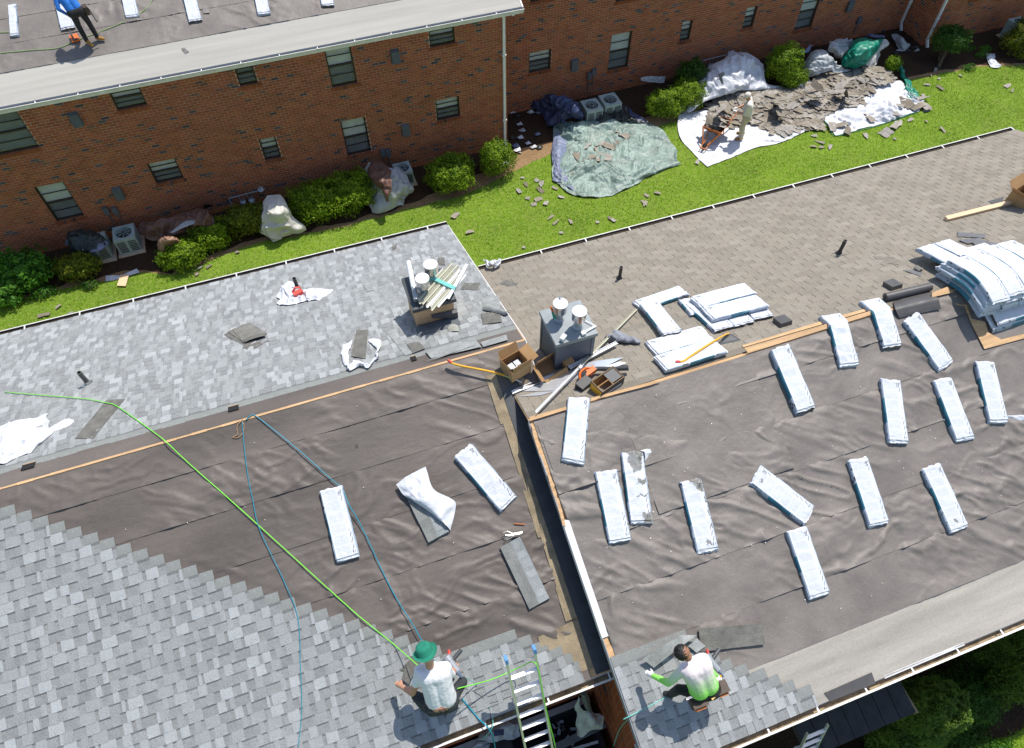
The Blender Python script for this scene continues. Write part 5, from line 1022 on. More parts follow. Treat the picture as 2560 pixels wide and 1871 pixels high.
# ================================================================== LOOSE SHINGLES, WRAPPERS AND TOOLS ON THE ROOFS
CG, CDK, CT = (.27, .28, .27), (.15, .145, .13), (.19, .17, .145)
def loose(pts, pl, lift, col, label, bend=0, seed=0, group='loose shingles on the roofs', m_='scrap', name='loose_shingle', cat='shingle', th=.006):
    P = [at(*p, pl) for p in pts]; n = 8; a, b_, c_, d = P; G = np.zeros((n, n, 3)); rr = random.Random(seed)
    for i in range(n):
        for j in range(n):
            u_, v_ = i / (n - 1), j / (n - 1); p = (a * (1 - u_) + b_ * u_) * (1 - v_) + (d * (1 - u_) + c_ * u_) * v_; p = p.copy(); p[2] += lift + bend * (4 * u_ * (1 - u_)) + .004 * math.sin(3 * u_ + 5 * v_ + seed); G[i, j] = p
    mb = MB(); N = np.array([0, 0, th]); C = [kc(col, rr, .95, 1.05) for _ in range((n - 1) ** 2)]; mb.grid(G, C); mb.add((G - N).reshape(-1, 3), [((i + 1) * n + j, (i + 1) * n + j + 1, i * n + j + 1, i * n + j) for i in range(n - 1) for j in range(n - 1)], (.05, .05, .05))
    e = [(0, j) for j in range(n)] + [(i, n - 1) for i in range(1, n)] + [(n - 1, j) for j in range(n - 2, -1, -1)] + [(i, 0) for i in range(n - 2, 0, -1)]; R1 = np.array([G[i] for i in e]); k = len(e)
    mb.add(np.concatenate([R1, R1 - N]), [(i, (i + 1) % k, k + (i + 1) % k, k + i) for i in range(k)], (.045, .045, .045))
    return ob(name, mb, m_, label=label, cat=cat, group=group)
lz = lambda Z, *p: [Z(*x) for x in p]
loose(lz(Z4, (495, 1258), (705, 1003), (825, 996), (618, 1255)), 'FL', .03, CDK, 'long dark shingle turned face down on the grey slope under the green rope')
for k, p in enumerate((((1470, 575), (1585, 515), (1700, 600), (1615, 655)), ((1500, 560), (1600, 508), (1730, 590), (1610, 635)), ((1530, 545), (1640, 500), (1755, 570), (1600, 632)))): loose(lz(Z4, *p), 'FL', .03 + .012 * k, tuple(x * (1 + .12 * k) for x in CDK), ('lowest', 'middle', 'top')[k] + ' shingle of the fanned dark pile on the grey slope', seed=k)
loose(lz(Z4, (1600, 615), (1740, 572), (1750, 592), (1615, 632)), 'FL', .07, CDK, 'curled end shingle on top of the fanned dark pile', bend=.02)
loose(lz(Z4, (1590, 660), (1750, 600), (1765, 615), (1640, 680)), 'FL', .025, CDK, 'shingle edge under the fanned dark pile')
loose(lz(Z4, (2155, 595), (2205, 580), (2235, 605), (2180, 622)), 'FL', .025, CG, 'small grey shingle cut right of the fanned pile')
for k, p in enumerate((((145, 240), (185, 225), (225, 285), (180, 295)), ((640, 75), (685, 68), (690, 118), (645, 120)), ((788, 280), (818, 235), (917, 238), (898, 282)), ((340, 0), (375, -20), (365, 10), (350, 25)))): loose(lz(Z5, *p), 'FL', .03, CDK if k else CG, ('small tilted shingle piece left of the plywood chimney', 'square dark shingle piece above the plywood chimney', 'rectangular dark shingle piece right of the trim bundle', 'small shingle piece near the far grey eave')[k])
loose(lz(Z5, (1050, 240), (1090, 215), (1167, 240), (1125, 260)), 'FR', .025, CDK, 'dark rectangular shingle piece on the brown slope by the grey rake')
loose(lz(Z5, (925, 440), (1050, 430), (1062, 495), (935, 510)), 'FL', .04, CDK, 'shingle with label strip on the square pile by the grey rake')
loose(lz(Z5, (930, 340), (1045, 318), (1050, 420), (935, 410)), 'FL', .035, CG, 'flat grey shingle under the curled one by the grey rake')
loose(lz(Z5, (930, 415), (990, 385), (1110, 440), (1085, 455)), 'FL', .05, CG, 'curled grey shingle standing up by the grey rake', bend=.06)
loose(lz(Z5, (305, 560), (330, 555), (500, 690), (430, 715)), 'FL', .03, CG, 'long grey shingle lying slantwise below the plywood chimney')
loose(lz(Z5, (440, 640), (520, 625), (560, 670), (480, 700)), 'FL', .045, CDK, 'dark shingle piece at the end of the slantwise shingle')
loose(lz(Z5, (690, 500), (770, 480), (780, 555), (720, 560)), 'FL', .03, (.33, .33, .29), 'pale curled shingle with black dashes below the plywood chimney', bend=.02)
loose(lz(Z5, (560, 690), (880, 600), (930, 660), (600, 735)), 'FL', .045, CG, 'long shingle strip lying along the ridge below the chimney')
loose(lz(Z5, (545, 760), (770, 690), (890, 650), (640, 735)), 'FL', .05, GREYS[2], 'pale shingle strip overhanging the ridge below the chimney')
loose(lz(Z5, (920, 630), (1090, 580), (1100, 615), (940, 660)), 'FL', .045, CG, 'last ridge shingle strip beside the grey rake corner')
loose(lz(Z5, (75, 720), (110, 548), (185, 545), (170, 735)), 'FL', .04, CDK, 'dark shingle strip lying in an opened white wrapper')
w_ = [[at(*Z5(*p), 'FL', h) for p, h in r_] for r_ in ([((30, 640), .05), ((10, 720), .06), ((40, 780), .05), ((120, 745), .06), ((200, 770), .06), ((235, 690), .06), ((190, 595), .06)], [((80, 610), .03), ((55, 700), .05), ((70, 805), .04), ((130, 775), .05), ((190, 790), .05), ((270, 640), .05), ((225, 590), .04)])]
ob('open_wrapper', two_sided(crumple(drape(w_, 70, 18), .07, 9, 55), 0), 'tarp_white', label='opened white wrapper curled round a dark shingle strip on the grey slope', cat='wrapper', smooth=True)
w_ = [[at(*Z4(*p), 'FL', h) for p, h in r_] for r_ in ([((-20, 1195), .03), ((80, 1150), .05), ((170, 1130), .05), ((290, 1105), .04), ((320, 1100), .03)], [((-20, 1270), .04), ((80, 1240), .05), ((170, 1210), .06), ((240, 1220), .03), ((300, 1130), .03)], [((-20, 1350), .04), ((60, 1330), .05), ((160, 1300), .06), ((270, 1250), .04), ((320, 1215), .03)], [((-20, 1420), .03), ((50, 1410), .03), ((130, 1370), .03), ((210, 1340), .03), ((290, 1260), .02)])]
ob('plastic_wrapper', two_sided(crumple(drape(w_, 70, 60), .10, 6, 56, lat=.9), 0), 'tarp_white', label='large torn white plastic wrapper at the left edge of the grey slope', cat='wrapper', smooth=True)
w_ = [[at(*Z4(*p), 'FL', h) for p, h in r_] for r_ in ([((315, 1190), .03), ((380, 1145), .04), ((440, 1122), .04), ((485, 1135), .02)], [((330, 1215), .02), ((390, 1190), .02), ((450, 1165), .02), ((485, 1142), .02)])]
ob('plastic_wrapper', two_sided(crumple(drape(w_, 20, 8), .025, 10, 57), 0), 'tarp_white', label='narrow white plastic strip beside the large torn wrapper', cat='wrapper', smooth=True)
w_ = [[at(*Z4(*p), 'FL', h) for p, h in r_] for r_ in ([((1830, 300), .04), ((1880, 235), .06), ((1930, 250), .05), ((1960, 290), .04), ((2060, 255), .06), ((2175, 278), .03)], [((1810, 340), .05), ((1870, 320), .06), ((1940, 320), .05), ((2000, 310), .05), ((2070, 300), .05), ((2150, 300), .03)], [((1795, 375), .03), ((1870, 385), .03), ((1960, 365), .03), ((2030, 350), .03), ((2090, 335), .03), ((2150, 305), .02)])]
ob('plastic_wrapper', two_sided(crumple(drape(w_, 70, 36), .09, 8, 58, lat=.8), 0), 'tarp_white', label='white plastic sheet under the red saw on the far grey slope', cat='wrapper', smooth=True)
sw = thing('circular_saw', tuple(at(*Z4(1955, 300), 'FL', .06)), 'red and grey circular saw lying on white plastic on the grey slope', 'saw'); c = at(*Z4(1955, 295), 'FL', .10)
ob('blade_guard', MB().lathe(c, [(.01, -.015), (.085, -.012), (.09, .012), (.01, .02)], 18, (.2, -.5, .8)), 'metal_grey', sw); ob('motor', MB().obox(c + [.0, -.05, .04], (.95, .3, 0), (-.3, .95, 0), (0, 0, 1), .09, .045, .045).tube([c + [-.1, .0, .05], c + [-.03, .03, .12], c + [.07, .03, .1]], .02, 8), 'red', sw); ob('base_plate', MB().obox(c + [0, 0, -.06], (.95, .3, 0), (-.3, .95, 0), (0, 0, 1), .14, .07, .004), 'steel', sw)
cp = [[at(*ZC(*p), 'FR', h) for p, h in r_] for r_ in ([((1370, 165), .2), ((1420, 190), .16), ((1480, 175), .2), ((1600, 165), .14)], [((1395, 220), .14), ((1450, 215), .18), ((1530, 200), .2), ((1612, 200), .1)], [((1410, 275), .1), ((1470, 250), .1), ((1540, 265), .1), ((1600, 235), .08)])]
ob('plastic_bag', two_sided(crumple(drape(cp, 30, 20), .08, 12, 59), 0), 'tarp_white', label='crumpled white plastic stuck in the gutter where grey and brown roofs meet', cat='plastic')
loose(lz(ZQ, (1015, 88), (1890, 12), (1925, 300), (1045, 400)), 'NR', .062, CDK, 'large dark shingle turned face down on the felt above the man in green')
loose(lz(ZQ, (235, 520), (770, 190), (975, 195), (390, 640)), 'NR', .14, CG, 'curved grey shingle being laid by the man in green', bend=.06)
loose(lz(ZQ, (870, 330), (990, 220), (1105, 330), (985, 420)), 'NR', .085, GREYS[2], 'pale shingle end beside the head of the man in green')
loose(lz(ZP, (330, 650), (555, 425), (640, 500), (545, 690)), 'NL', .05, CDK, 'dark shingle leaning in front of the man in the green hat')
loose(lz(ZP, (370, 790), (420, 590), (545, 690), (460, 860)), 'NL', .12, CDK, 'shingle held in the left hand of the man in white')
loose(lz(ZP, (920, 1260), (1120, 1000), (1205, 1085), (990, 1335)), 'NL', .035, CDK, 'dark shingle lying behind the man in white')
loose(lz(Z1, (1190, 325), (1210, 318), (1240, 345), (1215, 358)), 'FB', .02, (.2, .19, .18), 'small grey shingle scrap on the pale edge of the far roof')
loose(lz(Z1, (1325, 52), (1372, 48), (1376, 95), (1335, 97)), 'FB', .04, (.25, .23, .21), 'square grey felt patch beside a bundle on the far roof')
for k, p in enumerate((((1810, 1530), (2000, 1545), (1990, 1570), (1815, 1560)), ((1815, 1585), (1970, 1570), (1950, 1600), (1880, 1610)), ((1910, 1610), (1960, 1585), (2100, 1620), (1950, 1640)), ((1700, 1610), (1730, 1600), (1760, 1635), (1710, 1650)), ((1640, 1610), (1690, 1600), (1710, 1620), (1650, 1625)))): loose(lz(Z3, *p), 'FR', .035 + .012 * (k % 3), (.16, .16, .165), ('topmost', 'second', 'third', 'fourth', 'leftmost')[k] + ' dark torn shingle of the scatter behind the tall bundle stack', seed=k)
loose(lz(Z6, (1258, 60), (1400, 65), (1430, 118), (1310, 98)), 'FR', .022, (.20, .18, .15), 'patch of lifted brown shingle above the roof vents')
loose(lz(Z6, (1458, 155), (1520, 150), (1580, 170), (1578, 195)), 'FR', .03, (.17, .17, .17), 'flat grey shingle scrap left of the tall bundle stack')
loose(lz(Z6, (1520, 145), (1550, 128), (1592, 150), (1560, 165)), 'FR', .05, (.2, .19, .17), 'curled shingle scrap left of the tall bundle stack', bend=.03)
sn = thing('tin_snips', tuple(at(*Z7(1130, 255), 'NL', .09)), 'open metal tin snips lying on the unwrapped grey shingle stack', 'snips'); A_ = lambda x, y, h=.10: at(*Z7(x, y), 'NL', h)
for nm, pts, r_ in (('blade', ((1195, 238), (1135, 248)), .008), ('handle', ((1135, 248), (1095, 232), (1068, 242), (1085, 258), (1135, 255)), .006), ('handle', ((1140, 252), (1100, 268), (1078, 282), (1095, 290), (1140, 262)), .006), ('blade', ((1190, 246), (1135, 256)), .008)): ob(nm, MB().tube([A_(*p) for p in pts], r_, 6), 'steel', sn)
ob('utility_knife', MB().tube([at(*Z7(1140, 183), 'NL', .03), at(*Z7(1210, 188), 'NL', .03)], [.012, .008], 6), 'rust_orange', label='small utility knife lying on the left felt above the snips', cat='knife')
ob('steel_ring', MB().tube([at(*Z5(110 + 8 * math.cos(a), 1300 + 8 * math.sin(a)), 'NL', .02) for a in np.linspace(0, 2 * math.pi, 17)], .003, 5), 'dark_metal', label='small dark ring lying on the left felt', cat='ring')
def nailgun(c, d, label):
    t = thing('nail_gun', tuple(c - np.array([0, 0, .05])), label, 'nail gun'); t.scale = (1.45,) * 3; d = np.asarray(d, float) / np.linalg.norm(d); s = np.cross(d, (0, 0, 1)); s /= np.linalg.norm(s)
    ob('body', MB().tube([c, c + d * .12], [.035, .04], 12).tube([c + d * .12, c + d * .17], [.045, .045], 12), 'metal_grey', t); ob('magazine', MB().lathe(c + d * .02 - s * .09 - np.array([0, 0, .01]), [(.005, -.03), (.06, -.03), (.062, .03), (.005, .03)], 16, s * .3 + np.array([0, 0, 1.])), 'black_pipe', t); ob('grip', MB().tube([c + d * .10, c + d * .12 + s * .15], [.02, .02], 10), 'dark_metal', t); ob('nose', MB().tube([c - d * .07, c], [.012, .02], 8), 'steel', t); ob('trigger_guard', MB().tube([c + d * .14 + s * .02, c + d * .2 + s * .06], [.018, .012], 8), 'red', t)
nailgun(at(*ZP(1120, 660), 'NL', .55), (-.25, .6, .2), 'nail gun with round magazine in the right hand of the man in white')
nailgun(at(*ZQ(1290, 650), 'NR', .40), (-.2, .5, .1), 'nail gun with round magazine lying beside the hip of the man in green')
ss = MB(); rr = np.random.default_rng(8)
for pl, x0, x1, y0, y1, n in (('NL', -5, 1.7, 2.2, 6.5, 55), ('NR', 2.3, 9.5, 1.3, 5.2, 130), ('FB', -7, 7, 20.3, 21.9, 40)):
    for _ in range(n):
        x, y = rr.uniform(x0, x1), rr.uniform(y0, y1)
        if pl == 'NL' and y < 6.6 - (x + 5.2) / 1.4585 + .1: continue
        z = EZ + PL[pl][1] * (y - PL[pl][0]) + .035; s = rr.uniform(.002, .007); a = rr.uniform(0, 6.28); e = np.array([math.cos(a), math.sin(a), 0]); f = np.array([-math.sin(a), math.cos(a), 0]); ss.obox((x, y, z), e, f, (0, 0, 1), s, s * .6, .0025)
ob('nail_caps', ss, 'plastic_white', label='tiny white nail caps and plastic flecks scattered over the felt', cat='flecks', kind='stuff')
# ================================================================== SHRUBS
YEW = ((.09, .18, .008), (.27, .40, .014)); DKG = ((.03, .09, .010), (.075, .17, .016)); FERN = ((.045, .15, .012), (.11, .28, .02)); OLV = ((.07, .11, .006), (.22, .24, .014))
def shrub(name, blobs, label, cols, leaf=.032, dens=2400, stem=True, seed=0, shape=2.2, lump=.26, fill=.5, trunk=None):
    c0 = blobs[0][0]; t = thing(name, (c0[0], c0[1], 0), label, 'shrub', 'shrubs along the brick wall' if c0[1] > 10 else 'shrubs below the near eave'); mb = MB()
    for k, (c, r_) in enumerate(blobs):
        area = 4 * math.pi * ((r_[0] * r_[1]) ** 1.6 / 3 + (r_[0] * r_[2]) ** 1.6 / 3 + (r_[1] * r_[2]) ** 1.6 / 3) ** (1 / 1.6)
        foliage(c, r_, int(dens * area), leaf, seed * 13 + k, cols, shape, lump, fill=fill, mb=mb)
    ob('crown', mb, 'leaf', t)
    tr = MB(); rr = random.Random(seed)
    for c, r_ in blobs:
        for _ in range(7):
            a = rr.uniform(0, 6.28); e = np.array([c[0] + r_[0] * .72 * math.cos(a) * rr.random(), c[1] + r_[1] * .72 * math.sin(a) * rr.random(), c[2] + r_[2] * rr.uniform(.1, .7)]); b0 = np.array([c[0] + rr.uniform(-.1, .1), c[1] + rr.uniform(-.1, .1), 0]); tr.tube([b0, b0 * .5 + e * .5 + [rr.uniform(-.06, .06), 0, .05], e], [.035, .022, .008], 6)
    if trunk: tr.tube(trunk, [.07, .06, .05][:len(trunk)], 8)
    ob('trunk', tr, 'bark', t)
G = lambda px, py, h=0: at(px, py, 0.0, h)
shrub('clipped_shrub', [((4.40, 18.2, .55), (.72, .66, .52))], 'large rounded clipped shrub with sunlit front, second from the downspout', YEW, seed=1, lump=.2)
shrub('clipped_shrub', [((6.02, 18.42, .55), (.52, .48, .52))], 'round bright green shrub nearest the white downspout', YEW, seed=2)
shrub('hedge', [((.2, 18.45, .5), (.85, .66, .48)), ((1.25, 18.5, .52), (.72, .66, .5))], 'wide dark hedge with a sunlit lower edge between the cream and the grey tarps', YEW, seed=3)
shrub('hedge', [((-1.95, 18.4, .44), (.74, .48, .44))], 'short dense hedge below the left gas meters', OLV, seed=4)
shrub('clipped_shrub', [((-4.05, 17.72, .34), (.62, .48, .36))], 'bright shrub half covered by the brown tarp end', YEW, seed=5)
shrub('clipped_shrub', [((-3.15, 18.2, .36), (.55, .5, .38))], 'dark shrub under the right end of the brown tarp', YEW, seed=6)
shrub('leafy_bush', [((-8.5, 18.45, .45), (.8, .6, .48)), ((-9.0, 17.95, .3), (.5, .45, .34))], 'loose fern-green bush at the left picture edge below the wall', FERN, leaf=.06, dens=1100, seed=7, shape=2.0, lump=.3)
shrub('clipped_shrub', [((-6.95, 18.2, .34), (.56, .42, .36))], 'low olive shrub in front of the tarp-covered air conditioner', OLV, seed=8)
shrub('clipped_shrub', [((12.65, 19.35, .42), (.66, .52, .44)), ((13.5, 19.5, .45), (.62, .52, .46))], 'bright twin shrub beside the white tarp and the air conditioners', YEW, seed=9)
shrub('clipped_shrub', [((14.1, 20.35, .5), (.55, .5, .5))], 'dark shaded shrub against the wall left of the white tarp', DKG, seed=10)
shrub('clipped_shrub', [((17.5, 19.75, .62), (.58, .52, .64)), ((17.7, 19.2, .36), (.42, .34, .34))], 'tall dark shrub with lit front between white and silver tarps', YEW, seed=11)
shrub('topiary_shrub', [((24.0, 18.85, .82), (.62, .55, .38))], 'dark clipped shrub on bare leaning stems by the right downspout', DKG, seed=12, trunk=[(23.6, 18.45, 0), (23.75, 18.6, .3), (23.95, 18.8, .65)])
shrub('clipped_shrub', [((27.3, 18.2, .6), (.9, .7, .62))], 'shrub with yellow-lit tips at the right picture edge', OLV, seed=13)
shrub('leafy_bush', [((21.75, 18.85, .28), (.26, .24, .28))], 'small yellow-green bush poking out of the green tarp', YEW, seed=14)
shrub('weed', [((-8.0, 17.95 - .2, .14), (.35, .22, .14))], 'low sprawling weed in the mulch at the left', FERN, leaf=.04, dens=500, seed=15)
shrub('weed', [((-6.75, 17.62, .10), (.25, .16, .1))], 'small weed clump in the mulch below the olive shrub', DKG, leaf=.035, dens=700, seed=16)
for k, (x, y) in enumerate(((25.4, 19.0), (26.0, 18.75), (24.6, 17.95), (25.6, 18.5))): shrub('weed', [((x, y, .08), (.28, .18, .1))], ('weed patch at the foot of the right wing wall', 'weed patch in the middle of the right mulch bed', 'small weeds beside the leaning topiary stems', 'weed patch left of the yellow-tipped shrub')[k], FERN, leaf=.03, dens=700, seed=17 + k)
br = MB()
for p in ((Z4(60, 330), Z4(75, 300), Z4(145, 260)), (Z4(120, 290), Z4(150, 275), Z4(160, 250)), (Z4(150, 305), Z4(200, 290), Z4(240, 265))): br.tube(spline([at(*x, 0.0, .06 + .1 * i) for i, x in enumerate(p)], 4), [.012] * 9, 5)
ob('dry_branch', br, 'bark', label='dry bent branches lying in the mulch at the left edge', cat='branch')
# below the near eave, right
CON = ((.05, .11, .014), (.15, .235, .026))
shrub('conifer', [((7.95, -.08, 1.3), (.62, .55, 1.35)), ((7.75, -.3, .8), (.6, .5, .9))], 'tall rounded conifer beside the dark canopy below the near gutter', CON, leaf=.022, dens=6500, seed=31, lump=.12)
shrub('conifer', [((10.6, .05, 1.0), (.9, .6, 1.3))], 'dark conifer under the gutter at the right picture edge', CON, leaf=.022, dens=5000, seed=32)
shrub('leafy_bush', [((9.25, -.15, .55), (.85, .5, .6)), ((8.9, -.75, .3), (.6, .4, .3))], 'dark leafy bush between the two conifers below the gutter', DKG, leaf=.022, dens=4000, seed=33, lump=.3)
shrub('leafy_bush', [((6.9, -.75, .3), (.6, .35, .32)), ((6.2, -.85, .25), (.5, .3, .28))], 'low green shrub in front of the dark canopy', FERN, leaf=.02, dens=3600, seed=34, lump=.3)
shrub('leafy_bush', [((9.3, -1.15, .22), (.55, .3, .24))], 'low shrub at the border of the sunlit lawn corner', FERN, leaf=.02, dens=3200, seed=35, lump=.3)
cn = thing('entry_canopy', (6.3, .35, 0), 'dark shingled entrance canopy roof under the near gutter', 'canopy')
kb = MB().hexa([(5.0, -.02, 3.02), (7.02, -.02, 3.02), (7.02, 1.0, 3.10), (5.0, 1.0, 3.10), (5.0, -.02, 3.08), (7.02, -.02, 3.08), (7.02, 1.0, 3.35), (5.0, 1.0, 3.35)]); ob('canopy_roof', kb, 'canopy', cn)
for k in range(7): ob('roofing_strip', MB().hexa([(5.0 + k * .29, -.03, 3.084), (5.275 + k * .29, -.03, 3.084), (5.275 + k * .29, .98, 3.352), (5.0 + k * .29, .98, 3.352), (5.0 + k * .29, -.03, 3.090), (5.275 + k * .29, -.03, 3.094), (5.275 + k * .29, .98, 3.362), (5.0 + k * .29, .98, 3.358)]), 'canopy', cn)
for x in (5.1, 6.9): ob('post', MB().box(x - .05, x + .05, .0, .1, 0, 3.0), 'white_metal', cn)
ob('edge_board', MB().box(7.022, 7.06, -.05, 1.0, 3.0, 3.12), 'oldboard', cn)
w_ = [[at(*Z8(*p), .3, h) for p, h in r_] for r_ in ([((740, 1640), .1), ((800, 1625), .3), ((880, 1640), .2)], [((735, 1665), .1), ((810, 1660), .2), ((900, 1670), .1)])]
ob('plastic_bag', two_sided(crumple(drape(w_, 24, 14), .12, 9, 66), 0), 'tarp_white', label='white plastic heap at the foot of the lower ladder', cat='plastic')
w_ = [[at(*Z8(*p), 0.02, h) for p, h in r_] for r_ in ([((1540, 1585), .02), ((1575, 1578), .05), ((1610, 1582), .02)], [((1545, 1600), .02), ((1575, 1602), .03), ((1608, 1596), .02)])]
ob('paper_scrap', two_sided(crumple(drape(w_, 12, 8), .03, 12, 67), 0), 'tarp_white', label='small white paper scrap on the ground below the conifer', cat='paper')
# waste container below the ladder
wc = thing('waste_container', (.8, 1.4, 0), 'dark waste container full of rubbish below the near gutter', 'container')
b = MB().box(-1.6, 2.2, .74, .80, .1, 2.0).box(-1.6, 2.2, 2.10, 2.16, .1, 2.0).box(-1.6, -1.54, .8, 2.1, .1, 2.0).box(2.14, 2.2, .8, 2.1, .1, 2.0).box(-1.54, 2.14, .8, 2.1, .1, .9); ob('body', b, 'dark', wc)
ob('rim', MB().box(-1.62, 2.22, .72, .82, 2.0, 2.05).box(-1.62, 2.22, 2.08, 2.18, 2.0, 2.05), 'metal_grey', wc)
def heap(name, P, amp, freq, seed, m_, label, cat='bag', n=30, m2=26, back=0, group=None, **k):
    G_ = crumple(drape(P, n, m2), amp, freq, seed, **k)
    return ob(name, two_sided(G_, back), m_, label=label, cat=cat, group=group, smooth=True)
a_ = lambda x, y, z: at(*Z7(x, y), z)
heap('rubble_bag', [[a_(910, 1560, 2.0), a_(1010, 1470, 2.3), a_(1160, 1430, 2.0)], [a_(920, 1590, 2.1), a_(1030, 1540, 2.4), a_(1170, 1500, 2.2)], [a_(960, 1620, 1.9), a_(1060, 1610, 2.1), a_(1170, 1580, 1.9)]], .10, 6, 71, 'tarp_grey', 'grey-white sack with a blue label in the container beside the ladder')
c = a_(1040, 1550, 2.5); ob('sack_label', MB().obox(c, (.93, -.2, -.2), (.3, .9, .1), (0, -.1, 1), .09, .05, .004), 'tarp_navy', bpy.data.objects['rubble_bag'])
heap('rubble_bag', [[a_(830, 1650, 1.8), a_(900, 1600, 2.1), a_(980, 1620, 1.9)], [a_(820, 1700, 1.8), a_(900, 1680, 2.0), a_(990, 1690, 1.8)]], .10, 6, 72, 'tarp_grey', 'pale sack at the lower end of the container')
heap('plastic_bag', [[a_(1555, 1310, 4.2), a_(1590, 1380, 3.6), a_(1640, 1400, 3.3), a_(1700, 1420, 3.1)], [a_(1545, 1480, 2.9), a_(1600, 1470, 3.0), a_(1660, 1460, 3.2), a_(1735, 1460, 3.0)], [a_(1550, 1560, 2.6), a_(1600, 1570, 2.7), a_(1660, 1530, 2.9), a_(1730, 1520, 2.8)]], .10, 5, 73, 'tarp_grey', 'crumpled clear plastic bag hanging beside the brick step wall')
ob('crate', MB().box(*[v for p in zip(a_(1060, 1660, 1.75) - [.2, .14, .2], a_(1060, 1660, 1.75) + [.2, .14, .1]) for v in p]), 'black_pipe', label='black perforated crate below the grey-white sack', cat='crate')
ob('broken_gutter', MB().bar(a_(1400, 1655, 2.3), a_(1735, 1490, 2.5), .12, .06), 'shade_grey', label='broken dark gutter length lying across the container', cat='gutter piece')
ob('broken_gutter', MB().bar(a_(1420, 1690, 2.2), a_(1690, 1610, 2.3), .04, .04), 'metal_grey', label='thin metal bar beneath the broken gutter length', cat='metal bar')
ob('downspout_piece', MB().bar(a_(1595, 1290, 4.3), a_(1640, 1440, 3.0), .07, .07), 'shade_grey', label='hanging downspout piece beside the brick step wall', cat='downspout piece')
rr = random.Random(9)
for k in range(9):
    c = a_(rr.uniform(1380, 1540), rr.uniform(1450, 1650), .95); ob('rubbish', MB().obox(c + [0, 0, .05], (math.cos(k), math.sin(k), 0), (-math.sin(k), math.cos(k), 0), (0, 0, 1), rr.uniform(.04, .09), rr.uniform(.02, .05), .03, tuple([rr.choice((.1, .3, .5))] * 3)), 'scrap', label='small rubbish piece lying in the dark container', cat='rubbish', group='rubbish in the container')
# ================================================================== AIR CONDITIONERS AND METERS
def aircon(x0, x1, y0, y1, h, label):
    t = thing('air_conditioner', ((x0 + x1) / 2, (y0 + y1) / 2, 0), label, 'air conditioner', 'air conditioners by the brick wall'); cx, cy = (x0 + x1) / 2, (y0 + y1) / 2; r_ = min(x1 - x0, y1 - y0) * .38
    b = MB(); n = 32; sq = []                                          # cabinet with a round fan opening
    for k in range(n):
        a = 2 * math.pi * k / n; c_, s_ = math.cos(a), math.sin(a); m_ = max(abs(c_), abs(s_)); sq.append((cx + (x1 - x0) / 2 * c_ / m_, cy + (y1 - y0) / 2 * s_ / m_))
    ci = [(cx + r_ * math.cos(2 * math.pi * k / n), cy + r_ * math.sin(2 * math.pi * k / n)) for k in range(n)]
    b.add([(*p, h) for p in sq] + [(*p, h) for p in ci] + [(*p, h - .12) for p in ci] + [(*p, .05) for p in sq], [(k, (k + 1) % n, n + (k + 1) % n, n + k) for k in range(n)] + [(n + k, n + (k + 1) % n, 2 * n + (k + 1) % n, 2 * n + k) for k in range(n)] + [(3 * n + k, 3 * n + (k + 1) % n, (k + 1) % n, k) for k in range(n)])
    ob('cabinet', b, 'ac_paint', t)
    ob('pad', MB().box(x0 - .08, x1 + .08, y0 - .08, y1 + .08, 0, .05), 'mortar', t)
    g_ = MB()
    for i in range(7):
        for j in range(2): g_.box(x0 + .05 + j * (x1 - x0) / 2, x0 + (x1 - x0) / 2 - .03 + j * (x1 - x0) / 2, y0 - .004, y0 - .001, .12 + i * (h - .2) / 7, .16 + i * (h - .2) / 7)
    ob('louvre', g_, 'fan', t)
    for k in range(5): a = 2 * math.pi * k / 5; ob('fan_blade', MB().hexa([(cx + .04 * math.cos(a), cy + .04 * math.sin(a), h - .10), (cx + r_ * .9 * math.cos(a), cy + r_ * .9 * math.sin(a), h - .10), (cx + r_ * .9 * math.cos(a + .8), cy + r_ * .9 * math.sin(a + .8), h - .07), (cx + .04 * math.cos(a + .8), cy + .04 * math.sin(a + .8), h - .07)] + [(cx + .04 * math.cos(a), cy + .04 * math.sin(a), h - .096), (cx + r_ * .9 * math.cos(a), cy + r_ * .9 * math.sin(a), h - .096), (cx + r_ * .9 * math.cos(a + .8), cy + r_ * .9 * math.sin(a + .8), h - .066), (cx + .04 * math.cos(a + .8), cy + .04 * math.sin(a + .8), h - .066)]), 'fan', t)
    g2 = MB()
    for k in range(8): a = 2 * math.pi * k / 8; g2.tube([(cx + .05 * math.cos(a), cy + .05 * math.sin(a), h + .012), (cx + (r_ + .01) * math.cos(a), cy + (r_ + .01) * math.sin(a), h + .005)], .006, 5)
    for f in (.3, .65): g2.tube([(cx + r_ * f * math.cos(a), cy + r_ * f * math.sin(a), h + .01) for a in np.linspace(0, 2 * math.pi, 25)], .003, 4)
    ob('fan_guard', g2, 'ac_paint', t); ob('hub', MB().lathe((cx, cy, h - .1), [(.05, 0), (.05, .06), (.01, .07)], 12), 'fan', t)
aircon(9.72, 10.32, 19.62, 20.28, .60, 'left of the two pale green air conditioners beside the navy tarp'); aircon(10.44, 11.06, 19.70, 20.36, .60, 'right of the two pale green air conditioners beside the navy tarp')
aircon(-6.72, -6.08, 18.55, 19.15, .62, 'pale green air conditioner draped with a dark tarp at the left'); aircon(-5.86, -5.24, 18.60, 19.22, .62, 'pale green air conditioner with broken fan grille at the left')
aircon(2.75, 3.3, 18.75, 19.3, .55, 'air conditioner mostly hidden behind the grey and maroon tarp')
aircon(27.2, 27.8, 18.9, 19.4, .7, 'air conditioner behind the shrub at the right picture edge')
